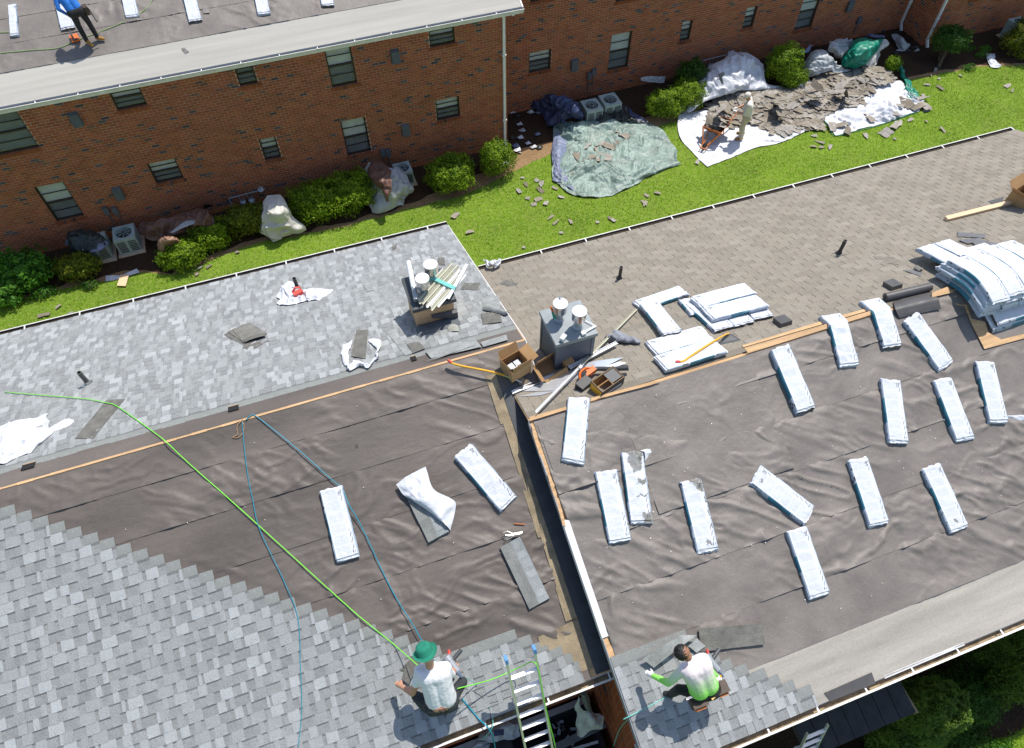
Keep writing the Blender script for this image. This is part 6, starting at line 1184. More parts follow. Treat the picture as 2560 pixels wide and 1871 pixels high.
def meters(x0, n, y, label, dx=.26):
    t = thing('gas_meter_set', (x0, y - .2, 0), label, 'gas meter'); ob('manifold_pipe', MB().tube([(x0 - .35, y - .2, .62), (x0 + n * dx + .25, y - .2, .66)], .02, 8).tube([(x0 - .35, y - .2, .62), (x0 - .35, y - .2, 0)], .02, 8), 'metal_grey', t)
    for k in range(n):
        x = x0 + k * dx; mb = MB(); mb.lathe((x, y - .16, .30), [(.01, -.12), (.085, -.11), (.10, -.05), (.10, .06), (.06, .10), (.01, .11)], 14); ob('meter', mb, 'metal_grey', t); ob('riser', MB().tube([(x - .05, y - .18, .40), (x - .06, y - .2, .63)], .014, 6).tube([(x + .05, y - .18, .40), (x + .06, y - .2, .56)], .014, 6), 'metal_grey', t); ob('dial', MB().obox((x, y - .265, .33), (1, 0, 0), (0, 1, 0), (0, 0, 1), .04, .006, .03), 'plastic_white', t)
    ob('regulator', MB().lathe((x0 + n * dx + .12, y - .2, .68), [(.01, -.03), (.09, -.02), (.09, .02), (.03, .04), (.01, .05)], 14, (0, -.5, .8)), 'metal_grey', t)
meters(-2.05, 2, WA, 'pair of grey gas meters on a pipe against the wall behind the short hedge'); meters(14.95, 3, WB, 'row of gas meters on a pipe behind the white tarp', .3)

# ================================================================== TARPS
g0 = lambda Z, *pts: [at(*Z(*p[:2]), 0.0, p[2] if len(p) > 2 else .03) for p in pts]
Y1 = lambda x, y: (1480 + x / 5.1625, 100 + y / 5.1625); Y0 = lambda x, y: (380 + x / 5.5075, 400 + y / 5.5075); YA = lambda x, y: (x / 5.1625, 480 + y / 5.1625); YG = lambda x, y: (880 + x / 7.5367, 380 + y / 7.5367)
rows = [g0(Z2, (1370, 740, .10), (1500, 800, .25), (1640, 790, .2), (1760, 780, .15), (1860, 760, .10)), g0(Z2, (1400, 870, .10), (1560, 850, .25), (1720, 820, .10), (1880, 800), (2040, 810)), g0(Z2, (1400, 960, .06), (1560, 960, .05), (1760, 940), (1960, 920), (2130, 870)), g0(Z2, (1395, 1080, .05), (1560, 1080, .06), (1780, 1060), (2000, 1030), (2210, 990)), g0(Z2, (1390, 1150, .05), (1530, 1180), (1760, 1150), (1980, 1150, .06), (2220, 1060, .08)), g0(Z2, (1400, 1185, .04), (1560, 1288), (1760, 1280), (1960, 1190, .03), (2250, 1075, .03))]
heap('tarp', rows, .17, 3.8, 81, 'tarp_sage', 'large sage green tarp strewn with scraps on the lawn beside the white downspout', 'tarp', 130, 110, lat=.35, zmin=.02)
rows = [g0(Z2, (1400, 870, .12), (1440, 880, .14), (1485, 910, .05)), g0(Z2, (1388, 1000, .10), (1430, 1000, .16), (1485, 1010, .05)), g0(Z2, (1385, 1110, .08), (1430, 1110, .14), (1470, 1110, .05)), g0(Z2, (1390, 1185, .05), (1450, 1200, .08), (1545, 1260, .04))]
heap('tarp_fold', rows, .11, 6, 82, 'tarp_blueback', 'blue-grey turned-over edge along the left of the sage tarp', 'tarp', 26, 60)
rows = [g0(Z2, (1210, 690, .1), (1300, 660, .3), (1380, 620, .75), (1440, 625, .85), (1500, 660, .6)), g0(Z2, (1290, 720, .15), (1370, 690, .5), (1440, 680, .85), (1510, 690, .85), (1560, 720, .6)), g0(Z2, (1350, 780, .1), (1420, 760, .5), (1480, 740, .75), (1530, 740, .8), (1580, 770, .5)), g0(Z2, (1370, 830, .06), (1430, 810, .3), (1490, 800, .4), (1540, 790, .4), (1590, 800, .3))]
heap('tarp', rows, .22, 4.2, 83, 'tarp_navy', 'navy tarp heaped against the wall left of the air conditioners', 'tarp', 70, 60, lat=.5)
rows = [g0(Z2, (1590, 740, .30), (1700, 740, .34), (1800, 700, .32), (1870, 690, .25)), g0(Z2, (1570, 790, .2), (1690, 790, .2), (1800, 760, .25), (1900, 740, .12)), g0(Z2, (1590, 830, .12), (1700, 820, .10), (1850, 790, .1), (2000, 810, .05))]
heap('tarp', rows, .16, 4.5, 84, 'tarp_dark', 'dark green tarp bunched in front of the two air conditioners', 'tarp', 60, 40)
rows = [g0(Z2, (1880, 700, .15), (1930, 740, .15)), g0(Z2, (1900, 760, .1), (1980, 770, .12)), g0(Z2, (1960, 810, .05), (2030, 810, .05))]
heap('tarp', rows, .08, 4, 85, 'tarp_navy', 'narrow navy tarp strip right of the air conditioners', 'tarp', 20, 30)
# white tarps
rows = [g0(Z3, (-10, 750, .1), (60, 740, .05), (160, 720), (240, 690)), g0(Z3, (-20, 830, .05), (70, 800), (170, 790), (330, 790), (520, 790), (700, 770), (860, 760)), g0(Z3, (10, 920, .04), (110, 890), (250, 880), (400, 860), (560, 860), (720, 850), (880, 830)), g0(Z3, (80, 1000), (170, 990), (300, 970), (440, 960), (560, 920), (700, 910), (860, 840)), g0(Z3, (180, 1095), (260, 1060), (350, 1030), (440, 990), (560, 955), (690, 925), (850, 850))]
heap('tarp', rows, .08, 3.0, 86, 'tarp_white', 'white tarp spread under the man in beige and his wheelbarrow', 'tarp', 120, 80, lat=.3, zmin=.015)
rows = [g0(Z3, (350, 330, .75), (400, 350, .8), (450, 350, .7), (520, 400, .55), (545, 440, .4)), g0(Z3, (250, 410, .7), (330, 390, .95), (430, 400, .95), (500, 430, .6), (550, 470, .45)), g0(Z3, (120, 490, .55), (240, 460, .9), (370, 460, .9), (470, 480, .6), (560, 540, .3)), g0(Z3, (50, 560, .4), (200, 530, .75), (350, 540, .7), (460, 540, .5), (600, 560, .15)), g0(Z3, (20, 650, .25), (130, 620, .5), (300, 600, .5), (420, 590, .35), (640, 575, .12)), g0(Z3, (0, 755, .06), (70, 740, .2), (130, 690, .3), (260, 630, .3), (400, 600, .25))]
heap('tarp', rows, .17, 3.2, 87, 'tarp_white', 'big white tarp thrown over shrubs behind the man in beige', 'tarp', 90, 80, lat=.5)
c = [atw(*Z3(*p), 19.0) for p in ((245, 475), (300, 475), (290, 560))]
c1 = at(*Z3(272, 490), 0.0, .98); ob('black_tape', MB().obox(c1, (.97, .2, 0), (-.1, .6, .8), (0, -.8, .6), .13, .06, .006).obox(c1 + [-.02, -.14, -.16], (.97, .2, 0), (-.1, .6, .8), (0, -.8, .6), .04, .22, .006), 'dark_metal', label='ragged black T-shaped tear patch on the big white tarp', cat='patch')
rows = [g0(Z3, (1190, 600, .1), (1270, 570, .08), (1370, 540, .08), (1450, 540, .08), (1480, 590, .1), (1545, 640, .08)), g0(Z3, (1090, 700), (1200, 680), (1330, 650, .05), (1430, 650), (1520, 660), (1605, 660, .05)), g0(Z3, (1000, 740), (1130, 730), (1280, 720), (1400, 710), (1500, 700), (1590, 690)), g0(Z3, (935, 770), (1080, 790), (1250, 780), (1400, 750), (1480, 730), (1570, 720)), g0(Z3, (975, 830), (1110, 840), (1260, 820), (1380, 785), (1470, 755), (1560, 725)), g0(Z3, (1015, 888), (1140, 860), (1270, 830), (1390, 790), (1480, 760), (1565, 728))]
heap('tarp', rows, .15, 3.6, 88, 'tarp_white', 'crumpled white tarp with green hem at the right end of the shingle heap', 'tarp', 120, 80, lat=.35, zmin=.015)
he = MB().tube(spline(g0(Z3, (935, 775), (975, 835), (1015, 890), (1140, 863), (1270, 833), (1390, 793), (1480, 762), (1565, 730)), 6), .012, 5); ob('tarp_hem', he, 'tarp_green', None, 'green rope hem along the front of the crumpled white tarp', 'hem')
rows = [g0(ZT, (230, 740, .1), (320, 560, .5), (420, 400, .8), (560, 380, .8), (620, 420, .7)), g0(ZT, (240, 760, .1), (360, 620, .5), (500, 500, .75), (640, 480, .75), (720, 570, .55)), g0(ZT, (260, 770, .1), (420, 690, .45), (560, 600, .55), (700, 590, .5), (840, 630, .35)), g0(ZT, (290, 790, .06), (450, 730, .35), (640, 660, .4), (760, 700, .3), (945, 660, .15))]
heap('tarp', rows, .16, 4.0, 89, 'tarp_grey', 'silver grey tarp bulging over a shrub behind the shingle heap', 'tarp', 70, 60, lat=.4)
rows = [g0(ZT, (600, 330, .8), (660, 240, .9), (740, 230, .8), (830, 220, .7), (960, 240, .6)), g0(ZT, (610, 380, .7), (700, 340, .9), (800, 330, .8), (860, 300, .75), (950, 290, .6)), g0(ZT, (690, 430, .55), (740, 430, .7), (800, 430, .7), (850, 380, .6), (900, 350, .5)), g0(ZT, (740, 500, .35), (780, 510, .4), (810, 520, .35), (830, 480, .3), (850, 450, .3))]
heap('tarp', rows, .18, 4.6, 90, 'tarp_grey', 'dull grey crumpled tarp between silver and green tarps', 'tarp', 50, 44)
rows = [g0(ZT, (970, 250, .8), (1100, 210, .9), (1250, 220, .85), (1400, 200, .7)), g0(ZT, (900, 360, .7), (1060, 330, 1.0), (1220, 330, 1.0), (1370, 260, .75)), g0(ZT, (830, 460, .55), (1000, 440, .85), (1180, 430, .85), (1330, 360, .6)), g0(ZT, (800, 590, .35), (950, 560, .55), (1120, 540, .6), (1250, 470, .45)), g0(ZT, (850, 620, .2), (950, 650, .25), (1080, 590, .35), (1200, 520, .3))]
heap('tarp', rows, .17, 3.4, 91, 'tarp_green', 'shiny emerald green tarp piled over bushes near the right wall corner', 'tarp', 80, 60, lat=.5)
rows = [g0(ZT, (1390, 220, .7), (1440, 230, .6), (1490, 280, .5)), g0(ZT, (1330, 330, .6), (1400, 330, .55), (1480, 310, .4)), g0(ZT, (1280, 420, .5), (1340, 400, .45), (1380, 380, .3)), g0(ZT, (1200, 520, .35), (1280, 500, .3), (1330, 460, .2)), g0(ZT, (1150, 590, .25), (1220, 600, .15), (1300, 570, .08))]
heap('tarp', rows, .10, 3.5, 92, 'tarp_cream', 'white underside of the emerald tarp along its lower edge', 'tarp', 24, 50)
rows = [g0(ZT, (1540, 480, .1), (1600, 500, .15), (1640, 540, .1)), g0(ZT, (1600, 640, .05), (1660, 660, .1), (1700, 700, .05)), g0(ZT, (1690, 820, .05), (1720, 830, .1), (1790, 830, .05)), g0(ZT, (1700, 960, .05), (1790, 960, .08), (1890, 1010, .04)), g0(ZT, (1740, 1050, .04), (1810, 1060, .06), (1850, 1050, .04))]
heap('tarp', rows, .09, 6, 93, 'tarp_green', 'narrow green tarp tail running down to the lawn at the right', 'tarp', 30, 70)
rows = [g0(ZT, (1130, 170, .1), (1200, 150, .3), (1300, 150, .3), (1395, 170, .1)), g0(ZT, (1150, 195, .1), (1230, 190, .3), (1320, 195, .25), (1395, 200, .1))]
heap('tarp', rows, .10, 5, 94, 'tarp_blueback', 'pale blue plastic against the wall behind the emerald tarp', 'plastic', 30, 12)
rows = [g0(ZT, (1500, 160, .25), (1580, 140, .3), (1640, 160, .3)), g0(ZT, (1560, 250, .2), (1650, 240, .35), (1700, 240, .3)), g0(ZT, (1600, 330, .1), (1680, 330, .2), (1765, 290, .15)), g0(ZT, (1640, 390, .05), (1700, 380, .08), (1740, 350, .05))]
heap('plastic_sheet', rows, .10, 5, 95, 'tarp_grey', 'torn pale plastic sheet in the dark right wall corner', 'plastic', 30, 36)
rr = random.Random(5)
for k in range(14):
    c = at(*ZT(rr.uniform(1480, 1880), rr.uniform(60, 430)), 0.0, .02); heap('plastic_scrap', [[c + [-.12, .04, .02], c + [.1, .06, .06]], [c + [-.1, -.06, .04], c + [.14, -.05, .02]]], .06, 8, 300 + k, rr.choice(('tarp_dark', 'tarp_dark', 'tarp_grey', 'tarp_white')), 'small crumpled plastic scrap in the dark right wall corner', 'scrap', 8, 8, group='plastic scraps in the right wall corner')
rows = [g0(Z3, (2005, 350, .06), (2030, 352, .08), (2058, 352, .06)), g0(Z3, (2015, 390, .05), (2040, 395, .06), (2070, 400, .05)), g0(Z3, (2030, 425, .04), (2060, 420, .05), (2100, 425, .04)), g0(Z3, (2040, 440, .03), (2080, 445, .05), (2110, 435, .03))]
heap('plastic_sheet', rows, .06, 6, 96, 'tarp_white', 'bright white plastic wrapper lying at the edge of the right lawn', 'plastic', 24, 30)
rows = [g0(ZT, (130, 420, .7), (200, 370, .8), (290, 370, .8), (370, 300, .8)), g0(ZT, (150, 450, .6), (210, 420, .7), (320, 410, .7), (430, 300, .7))]
heap('plastic_sheet', rows, .08, 6, 97, 'tarp_blueback', 'pale plastic strip hanging over the dark shrub behind the heap', 'plastic', 30, 10)
rows = [g0(ZT, (130, 800, .12), (200, 750, .2), (260, 780, .15)), g0(ZT, (150, 850, .15), (220, 840, .28), (280, 850, .15)), g0(ZT, (180, 900, .06), (230, 910, .12), (300, 900, .05))]
heap('plastic_bag', rows, .10, 8, 98, 'tarp_white', 'crumpled white plastic bag on the heap below the dark shrub', 'bag', 24, 24)
rows = [[atw(*Y1(*p), 20.6) for p in r_] for r_ in (((630, 490), (720, 470), (850, 475), (950, 470)), ((640, 525), (740, 545), (850, 555), (930, 555)))]
heap('plastic_sheet', rows, .05, 8, 99, 'tarp_white', 'white plastic strip lying behind the bright twin shrub', 'plastic', 30, 12)
# tarps at the left
rows = [g0(YA, (900, 500, .8), (1000, 480, .9), (1150, 500, .9), (1230, 560, .75)), g0(YA, (880, 620, .7), (1000, 600, .85), (1180, 600, .85), (1330, 600, .72)), g0(YA, (920, 740, .5), (1040, 700, .7), (1180, 700, .72), (1400, 660, .68)), g0(YA, (960, 830, .3), (1060, 810, .45), (1140, 780, .6), (1250, 760, .66))]
heap('tarp', rows, .17, 4.5, 101, 'tarp_dark', 'black and grey tarp heaped over the left air conditioner', 'tarp', 50, 44)
rows = [g0(YA, (1255, 580, .7), (1330, 600, .72), (1410, 660, .7)), g0(YA, (1230, 680, .7), (1290, 690, .72), (1350, 720, .7)), g0(YA, (1160, 780, .66), (1220, 775, .68), (1280, 765, .68))]
heap('tarp', rows, .05, 5, 102, 'tarp_blueback', 'blue-grey tarp flap on top of the left air conditioner', 'tarp', 24, 24)
rows = [g0(YA, (920, 505, .8), (870, 570, .6), (845, 690, .3)), g0(YA, (960, 500, .8), (910, 580, .62), (880, 690, .35))]
heap('tarp', rows, .05, 6, 103, 'tarp_blueback', 'pale tarp edge hanging left of the covered air conditioner', 'tarp', 24, 8)
rows = [g0(Y0, (-130, 880, .6), (100, 830, .85), (400, 740, .9), (620, 690, .9), (760, 690, .8)), g0(Y0, (-150, 1000, .45), (60, 930, .75), (350, 850, .85), (650, 790, .95), (830, 790, .8)), g0(Y0, (-20, 1110, .3), (120, 1010, .55), (300, 960, .7), (640, 880, .85), (870, 900, .6)), g0(Y0, (60, 1120, .3), (200, 1080, .45), (450, 1010, .55), (660, 930, .65), (830, 985, .45))]
heap('tarp', rows, .20, 3.8, 104, 'tarp_brown', 'dark brown tarp heaped over shrubs right of the broken air conditioner', 'tarp', 90, 50)
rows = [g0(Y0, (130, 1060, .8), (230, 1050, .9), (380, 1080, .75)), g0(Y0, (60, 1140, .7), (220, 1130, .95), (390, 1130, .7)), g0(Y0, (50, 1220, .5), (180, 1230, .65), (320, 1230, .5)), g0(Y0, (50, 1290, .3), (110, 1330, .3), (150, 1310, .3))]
heap('tarp', rows, .14, 5, 105, mat('tarp_brown_sunlit', (.30, .17, .115), rough=.5, var=.15, vs=4).name, 'sunlit end of the brown tarp, painted lighter, on a bright shrub', 'tarp', 40, 40)  # sunlight on the brown tarp's end put into a lighter copy of its colour
rows = [g0(Y0, (250, 1000, .85), (440, 860, .95), (590, 830, .95)), g0(Y0, (290, 1010, .83), (470, 920, .92), (630, 870, .93))]
heap('tarp', rows, .04, 6, 106, 'tarp_grey', 'pale grey lining strip folded over the brown tarp', 'tarp', 30, 8)
rows = [g0(Y0, (1560, 560, .9), (1620, 500, 1.0), (1720, 485, 1.05), (1790, 540, .95)), g0(Y0, (1520, 700, .8), (1640, 640, 1.0), (1780, 640, 1.0), (1900, 680, .8)), g0(Y0, (1500, 850, .5), (1640, 800, .8), (1780, 790, .85), (1940, 790, .55)), g0(Y0, (1490, 960, .3), (1620, 900, .55), (1790, 900, .6), (2020, 860, .4)), g0(Y0, (1520, 1050, .15), (1640, 1040, .3), (1800, 1000, .35), (2110, 960, .15)), g0(Y0, (1660, 1155, .04), (1720, 1130, .06), (1820, 1080, .1), (2050, 1010, .06))]
heap('tarp', rows, .19, 3.6, 107, 'tarp_cream', 'cream tarp draped in a tall hood over a shrub beside the short hedge', 'tarp', 60, 60, lat=.45)
rows = [g0(YG, (370, 180, .9), (470, 200, .9), (600, 190, .9), (760, 290, .85), (930, 290, .7)), g0(YG, (250, 340, .8), (450, 330, .95), (620, 330, .95), (780, 340, .9), (1000, 440, .6)), g0(YG, (300, 520, .6), (480, 520, .85), (650, 520, .9), (850, 520, .8), (1100, 640, .4)), g0(YG, (300, 750, .4), (480, 740, .6), (660, 720, .7), (860, 740, .6), (1130, 780, .2)), g0(YG, (350, 980, .2), (500, 940, .4), (660, 920, .4), (820, 920, .35), (1020, 910, .1)), g0(YG, (420, 1170, .05), (520, 1200, .08), (620, 1180, .1), (780, 1080, .12), (960, 1030, .06))]
heap('tarp', rows, .20, 4.0, 108, 'tarp_grey', 'grey tarp with maroon folds draped over a shrub and air conditioner', 'tarp', 70, 70, lat=.55)
rows = [g0(YG, (380, 170, 1.05), (440, 200, 1.08), (560, 210, 1.08), (740, 370, 1.05)), g0(YG, (280, 380, 0.98), (480, 400, 1.12), (600, 420, 1.12), (745, 500, 1.08)), g0(YG, (440, 560, 0.90), (540, 580, 1.07), (640, 600, 1.08), (735, 650, 1.00)), g0(YG, (600, 800, 0.78), (630, 820, 0.84), (660, 830, 0.85), (700, 830, 0.80)), g0(YG, (640, 950, 0.60), (650, 960, 0.62), (665, 960, 0.62), (680, 940, 0.60))]
heap('tarp', rows, .14, 4.5, 109, 'tarp_brown', 'maroon tarp fold fanning over the grey tarp', 'tarp', 40, 50)
rows = [g0(Y0, (710, 680, .5), (740, 620, .6), (830, 625, .55)), g0(Y0, (720, 690, .4), (780, 660, .45), (850, 650, .4))]
heap('plastic_scrap', rows, .06, 8, 110, 'tarp_dark', 'black and white plastic scrap at the wall above the brown tarp', 'scrap', 16, 12)
rows = [g0(YA, (1355, 1080), (1450, 1075, .05), (1560, 1075, .04), (1650, 1040, .06), (1760, 990, .08)), g0(YA, (1355, 1155), (1450, 1140, .03), (1560, 1115, .03), (1660, 1090, .04), (1800, 1040, .06))]
heap('plastic_sheet', rows, .04, 6, 111, 'tarp_white', 'long pale plastic strip on the mulch edge at the left', 'plastic', 40, 12)
polysheet('wood_board', [(*YA(*p), 0.0, .06) for p in ((1555, 1065), (1660, 1075), (1620, 1215), (1508, 1210))], .02, 'lumber', 'pale wooden board lying on the plastic strip and grass at the left', 'board')
# ================================================================== SHINGLE DEBRIS
SC = [(.285, .25, .20), (.25, .215, .168), (.31, .275, .225), (.21, .18, .14), (.30, .28, .25), (.35, .32, .28)]
def scrap_mesh(seed):
    r = random.Random(seed); n = 6; w, l = r.uniform(.16, .32), r.uniform(.24, .62); G = np.zeros((n, 4, 3)); bnd_ = r.uniform(-.03, .06); tw = r.uniform(-.02, .02); cut = r.random() < .6
    for i in range(n):
        for j in range(4):
            u_, v_ = i / (n - 1) - .5, j / 3 - .5; e = r.uniform(-.02, .02) if (j in (0, 3) or i in (0, n - 1)) else 0
            G[i, j] = (u_ * l + e, v_ * w * (1 - (.5 if cut and i >= n - 2 else 0)) + e, bnd_ * (1 - 4 * u_ * u_) * .5 + tw * u_ * v_ * 4)
    c = r.choice(SC); c2 = tuple(x * .6 for x in c); mb = MB(); mb.grid(G, [kc(c, r, .95, 1.05) for _ in range((n - 1) * 3)]); H = G - [0, 0, .006]
    mb.add(H.reshape(-1, 3), [((i + 1) * 4 + j, (i + 1) * 4 + j + 1, i * 4 + j + 1, i * 4 + j) for i in range(n - 1) for j in range(3)], c2)
    e = [(0, j) for j in range(4)] + [(i, 3) for i in range(1, n)] + [(n - 1, j) for j in (2, 1, 0)] + [(i, 0) for i in range(n - 2, 0, -1)]; R1 = np.array([G[i] for i in e]); k = len(e); mb.add(np.concatenate([R1, R1 - [0, 0, .006]]), [(i, k + i, k + (i + 1) % k, (i + 1) % k) for i in range(k)], c2)
    return mb.mesh('shingle_scrap', 'scrap')
SM = [scrap_mesh(k) for k in range(28)]
def scrap(p, seed, label, group, tilt=.25, scale=1.0, mesh=None):
    r = random.Random(seed); o = bpy.data.objects.new('shingle_scrap', mesh or SM[seed % 28]); o.location = p; o.rotation_euler = (r.gauss(0, tilt), r.gauss(0, tilt), r.uniform(0, 6.28)); o.scale = (scale,) * 3; link(o, None, label, 'shingle scrap', group); return o
ORD9 = ['first', 'second', 'third', 'fourth', 'fifth', 'sixth', 'seventh', 'eighth', 'ninth', 'tenth', 'eleventh', 'twelfth', 'thirteenth']
heapP = [tuple(at(*Z3(*p), 0.0)[:2]) for p in ((190, 690), (290, 640), (420, 600), (560, 590), (700, 600), (850, 560), (960, 490), (1150, 470), (1330, 470), (1410, 545), (1250, 590), (1180, 690), (1040, 720), (930, 770), (940, 850), (800, 860), (660, 900), (520, 830), (440, 800), (380, 860), (180, 830))]
hx = [p[0] for p in heapP]; hy = [p[1] for p in heapP]; r = random.Random(77); n = 0
core = np.array([at(*Z3(*p), 0.0)[:2] for p in ((420, 680), (640, 690), (850, 650), (1050, 580), (1250, 530))])
def hheap(x, y):
    d = min(np.hypot(*(np.array([x, y]) - c)) for c in core); return .02 + .19 * math.exp(-(d / .85) ** 2)
mnd = []; 
for i, y in enumerate(np.linspace(min(hy) - .1, max(hy) + .1, 60)): mnd.append([(x, y, (hheap(x, y) - .05 if inpoly(np.array([x]), np.array([y]), heapP)[0] else -.04) + .05 * math.sin(x * 9 + y * 5) * math.sin(y * 7)) for x in np.linspace(min(hx) - .1, max(hx) + .1, 90)])
dm = MB().grid(np.array(mnd), [kc(r.choice(SC), r, .75, 1.1) for _ in range(59 * 89)]); gg = np.random.default_rng(5); k_ = 0
while k_ < 2600:                              # the fine crumbs between the torn shingles
    x, y = gg.uniform(min(hx), max(hx)), gg.uniform(min(hy), max(hy))
    if not inpoly(np.array([x]), np.array([y]), heapP)[0]: continue
    a = gg.uniform(0, 6.28); e = np.array([math.cos(a), math.sin(a), gg.normal(0, .18)]); f_ = np.array([-math.sin(a), math.cos(a), gg.normal(0, .18)]); l_, w_ = gg.uniform(.03, .15), gg.uniform(.03, .10); c = np.array([x, y, hheap(x, y) + gg.uniform(.0, .05)])
    dm.add([c - e * l_ - f_ * w_ * gg.uniform(.5, 1), c + e * l_ - f_ * w_, c + e * l_ * gg.uniform(.6, 1) + f_ * w_, c - e * l_ + f_ * w_ * gg.uniform(.4, 1)], [(0, 1, 2, 3)], kc(SC[gg.integers(6)], r, .75, 1.0)); k_ += 1
ob('debris_mound', dm, 'scrap', label='packed mass of old torn shingles inside the heap on the white tarps', cat='debris', kind='stuff')
HL = 'torn brown-grey shingle lying in the big debris heap on the white tarps'
while n < 290:
    x, y = r.uniform(min(hx), max(hx)), r.uniform(min(hy), max(hy))
    if not inpoly(np.array([x]), np.array([y]), heapP)[0]: continue
    scrap((x, y, hheap(x, y) + r.uniform(.03, .07)), r.randrange(9999), HL, 'shingles in the debris heap', .06, r.uniform(.7, 1.15)); n += 1
for k, p in enumerate(((660, 740), (640, 690), (300, 700), (900, 570), (1040, 600), (1090, 620), (880, 640))): scrap(at(*Z3(*p), 0.0, .42), 50 + k, HL, 'shingles in the debris heap', .5, 1.2)
for k, p in enumerate(sorted(((1420, 690), (1480, 670), (1590, 640), (1600, 690), (1560, 700), (1420, 745), (1000, 830), (1060, 820), (1100, 850), (1240, 770)))): scrap(at(*Z3(*p), 0.0, .10), 150 + k, f'grey shingle scrap lying on the crumpled white tarp, {ORD9[k]} from left', 'scraps on the crumpled white tarp', .1, 1.0 if p != (1480, 670) else 1.6)
for k, p in enumerate(sorted(((1560, 930), (1600, 960), (1700, 940), (1690, 1010), (1650, 1030), (1760, 960), (1800, 950), (1850, 880), (1530, 960), (1560, 1030), (1740, 1030), (1860, 1170), (1480, 1140)))): scrap(at(*Z2(*p), 0.0, .08), 170 + k, f'grey shingle scrap lying on the sage green tarp, {ORD9[k]} from left', 'scraps on the sage tarp', .08, r.uniform(.8, 1.3))
LW = [(Z2, [(1195, 1165), (1290, 1180), (1320, 1205), (1310, 1245), (1410, 1232), (1220, 1210), (1170, 1250), (1230, 1300), (1270, 1340), (1350, 1330), (1300, 1305)], 'grey shingle scrap on the lawn left of the sage tarp'), (Z2, [(1380, 1425), (1415, 1455), (1510, 1450), (1450, 1290), (1450, 1525), (1770, 1432), (1790, 1442), (2010, 1280), (2080, 1265), (1995, 1330), (2000, 1335), (1690, 1455), (1205, 1620)], 'grey shingle scrap on the lawn in front of the sage tarp'),
      (Z3, [(875, 960), (915, 930), (930, 965), (985, 965), (880, 890), (1220, 890), (115, 1060)], 'shingle scrap on the lawn below the white tarp'), (Z3, [(1350, 870), (1425, 815), (1410, 910), (1510, 785), (1615, 795), (1725, 850), (1620, 720), (1600, 630)], 'shingle scrap on the lawn in front of the crumpled white tarp'), (Z3, [(1620, 555), (1705, 575), (1645, 495), (1700, 515), (1840, 495), (1675, 460)], 'small pale scrap on the lawn by the shadow edge at the right'), (Z3, [(2150, 560), (2180, 590)], 'grey torn shingle on the lawn at the far right'),
      (Z4, [(380, 385), (285, 440), (460, 425), (1290, 170), (1370, 120), (1310, 130), (1555, 25)], 'dark shingle scrap on the grass strip beyond the left grey eave'), (Z2, [(850, 1520), (755, 1410), (1180, 1000), (1085, 1080)], 'small scrap on the grass near the grey roof corner')]
ORD = ['first', 'second', 'third', 'fourth', 'fifth', 'sixth', 'seventh', 'eighth', 'ninth', 'tenth', 'eleventh', 'twelfth', 'thirteenth', 'fourteenth', 'fifteenth', 'sixteenth']
for Z, pts, lb in LW:
    for k, p in enumerate(sorted(pts)):
        big = lb.startswith('shingle scrap on the lawn in front') and p in ((1350, 870), (1425, 815)); kind = lb.split(' on ')[0]; place = lb.split(' on ', 1)[1]
        scrap(at(*Z(*p), 0.0, .045), r.randrange(9999), f'{kind} on {place}, {ORD[k]} from left', kind + 's on ' + place, .12, 1.4 if big else r.uniform(.32, .62))
w_ = MB(); 
for k, p in enumerate(((1130, 740), (1190, 720), (1160, 765), (1250, 740), (1300, 745), (1180, 820), (1195, 860), (1130, 905), (1180, 905), (1295, 885), (1230, 945), (1270, 970), (1305, 970), (1165, 990), (1150, 960), (1090, 1080))):
    c = at(*Z2(*p), 0.0, .03); rows = [[c + [-.11, .05, .02], c + [.08, .07, .06]], [c + [-.07, -.08, .03], c + [.12, -.06, .02]]]
    ob('litter', two_sided(crumple(drape(rows, 8, 8), .06, 9, 400 + k), 0), ('tarp_white', 'tarp_grey', 'tarp_dark', 'tarp_white', 'tarp_blueback')[k % 5], label='crumpled plastic litter on the soil below the downspout, ' + ORD[k] + ' piece counting downward', cat='litter', group='litter by the white downspout', smooth=True)
# ================================================================== WHEELBARROW
wb = thing('wheelbarrow', tuple(at(*ZW(600, 1100), 0.0)), 'rusty orange wheelbarrow heaped with old shingles on the white tarp', 'wheelbarrow')
Wh, Ct = at(*ZW(430, 1265), 0.0, .16), at(*ZW(640, 900), 0.0, .52); d = Ct - Wh; d[2] = 0; d /= np.linalg.norm(d); s = np.array([-d[1], d[0], 0]); zu = np.array([0, 0, 1.])
ty = MB(); o = Ct.copy(); o[2] = 0; q8 = [o + d * a + s * b_ + zu * h for h, aa, bb, a1 in ((.30, -.22, .2, .25), (.56, -.42, .33, .42)) for a, b_ in ((aa, -bb), (a1, -bb), (a1, bb), (aa, bb))]
ty.add(q8, [(0, 1, 2, 3), (0, 4, 5, 1), (1, 5, 6, 2), (2, 6, 7, 3), (3, 7, 4, 0)]); ob('tray', ty, 'dark_metal', wb); ob('tray_rim', MB().tube([q8[4], q8[5], q8[6], q8[7], q8[4]], .014, 6), 'rust_orange', wb)
for k in (-1, 1): ob('handle', MB().tube([Wh + s * .07 * k + [0, 0, .02], o + d * -.2 + s * .17 * k + zu * .27, o + d * .95 + s * .3 * k + zu * .50], .02, 8), 'rust_orange', wb); ob('leg', MB().tube([o + d * .2 + s * .2 * k + zu * .29, o + d * .28 + s * .24 * k + zu * .0], .016, 6), 'rust_orange', wb); ob('front_brace', MB().tube([Wh + s * .09 * k, q8[4] if k < 0 else q8[7]], .024, 6), 'rust_orange', wb)
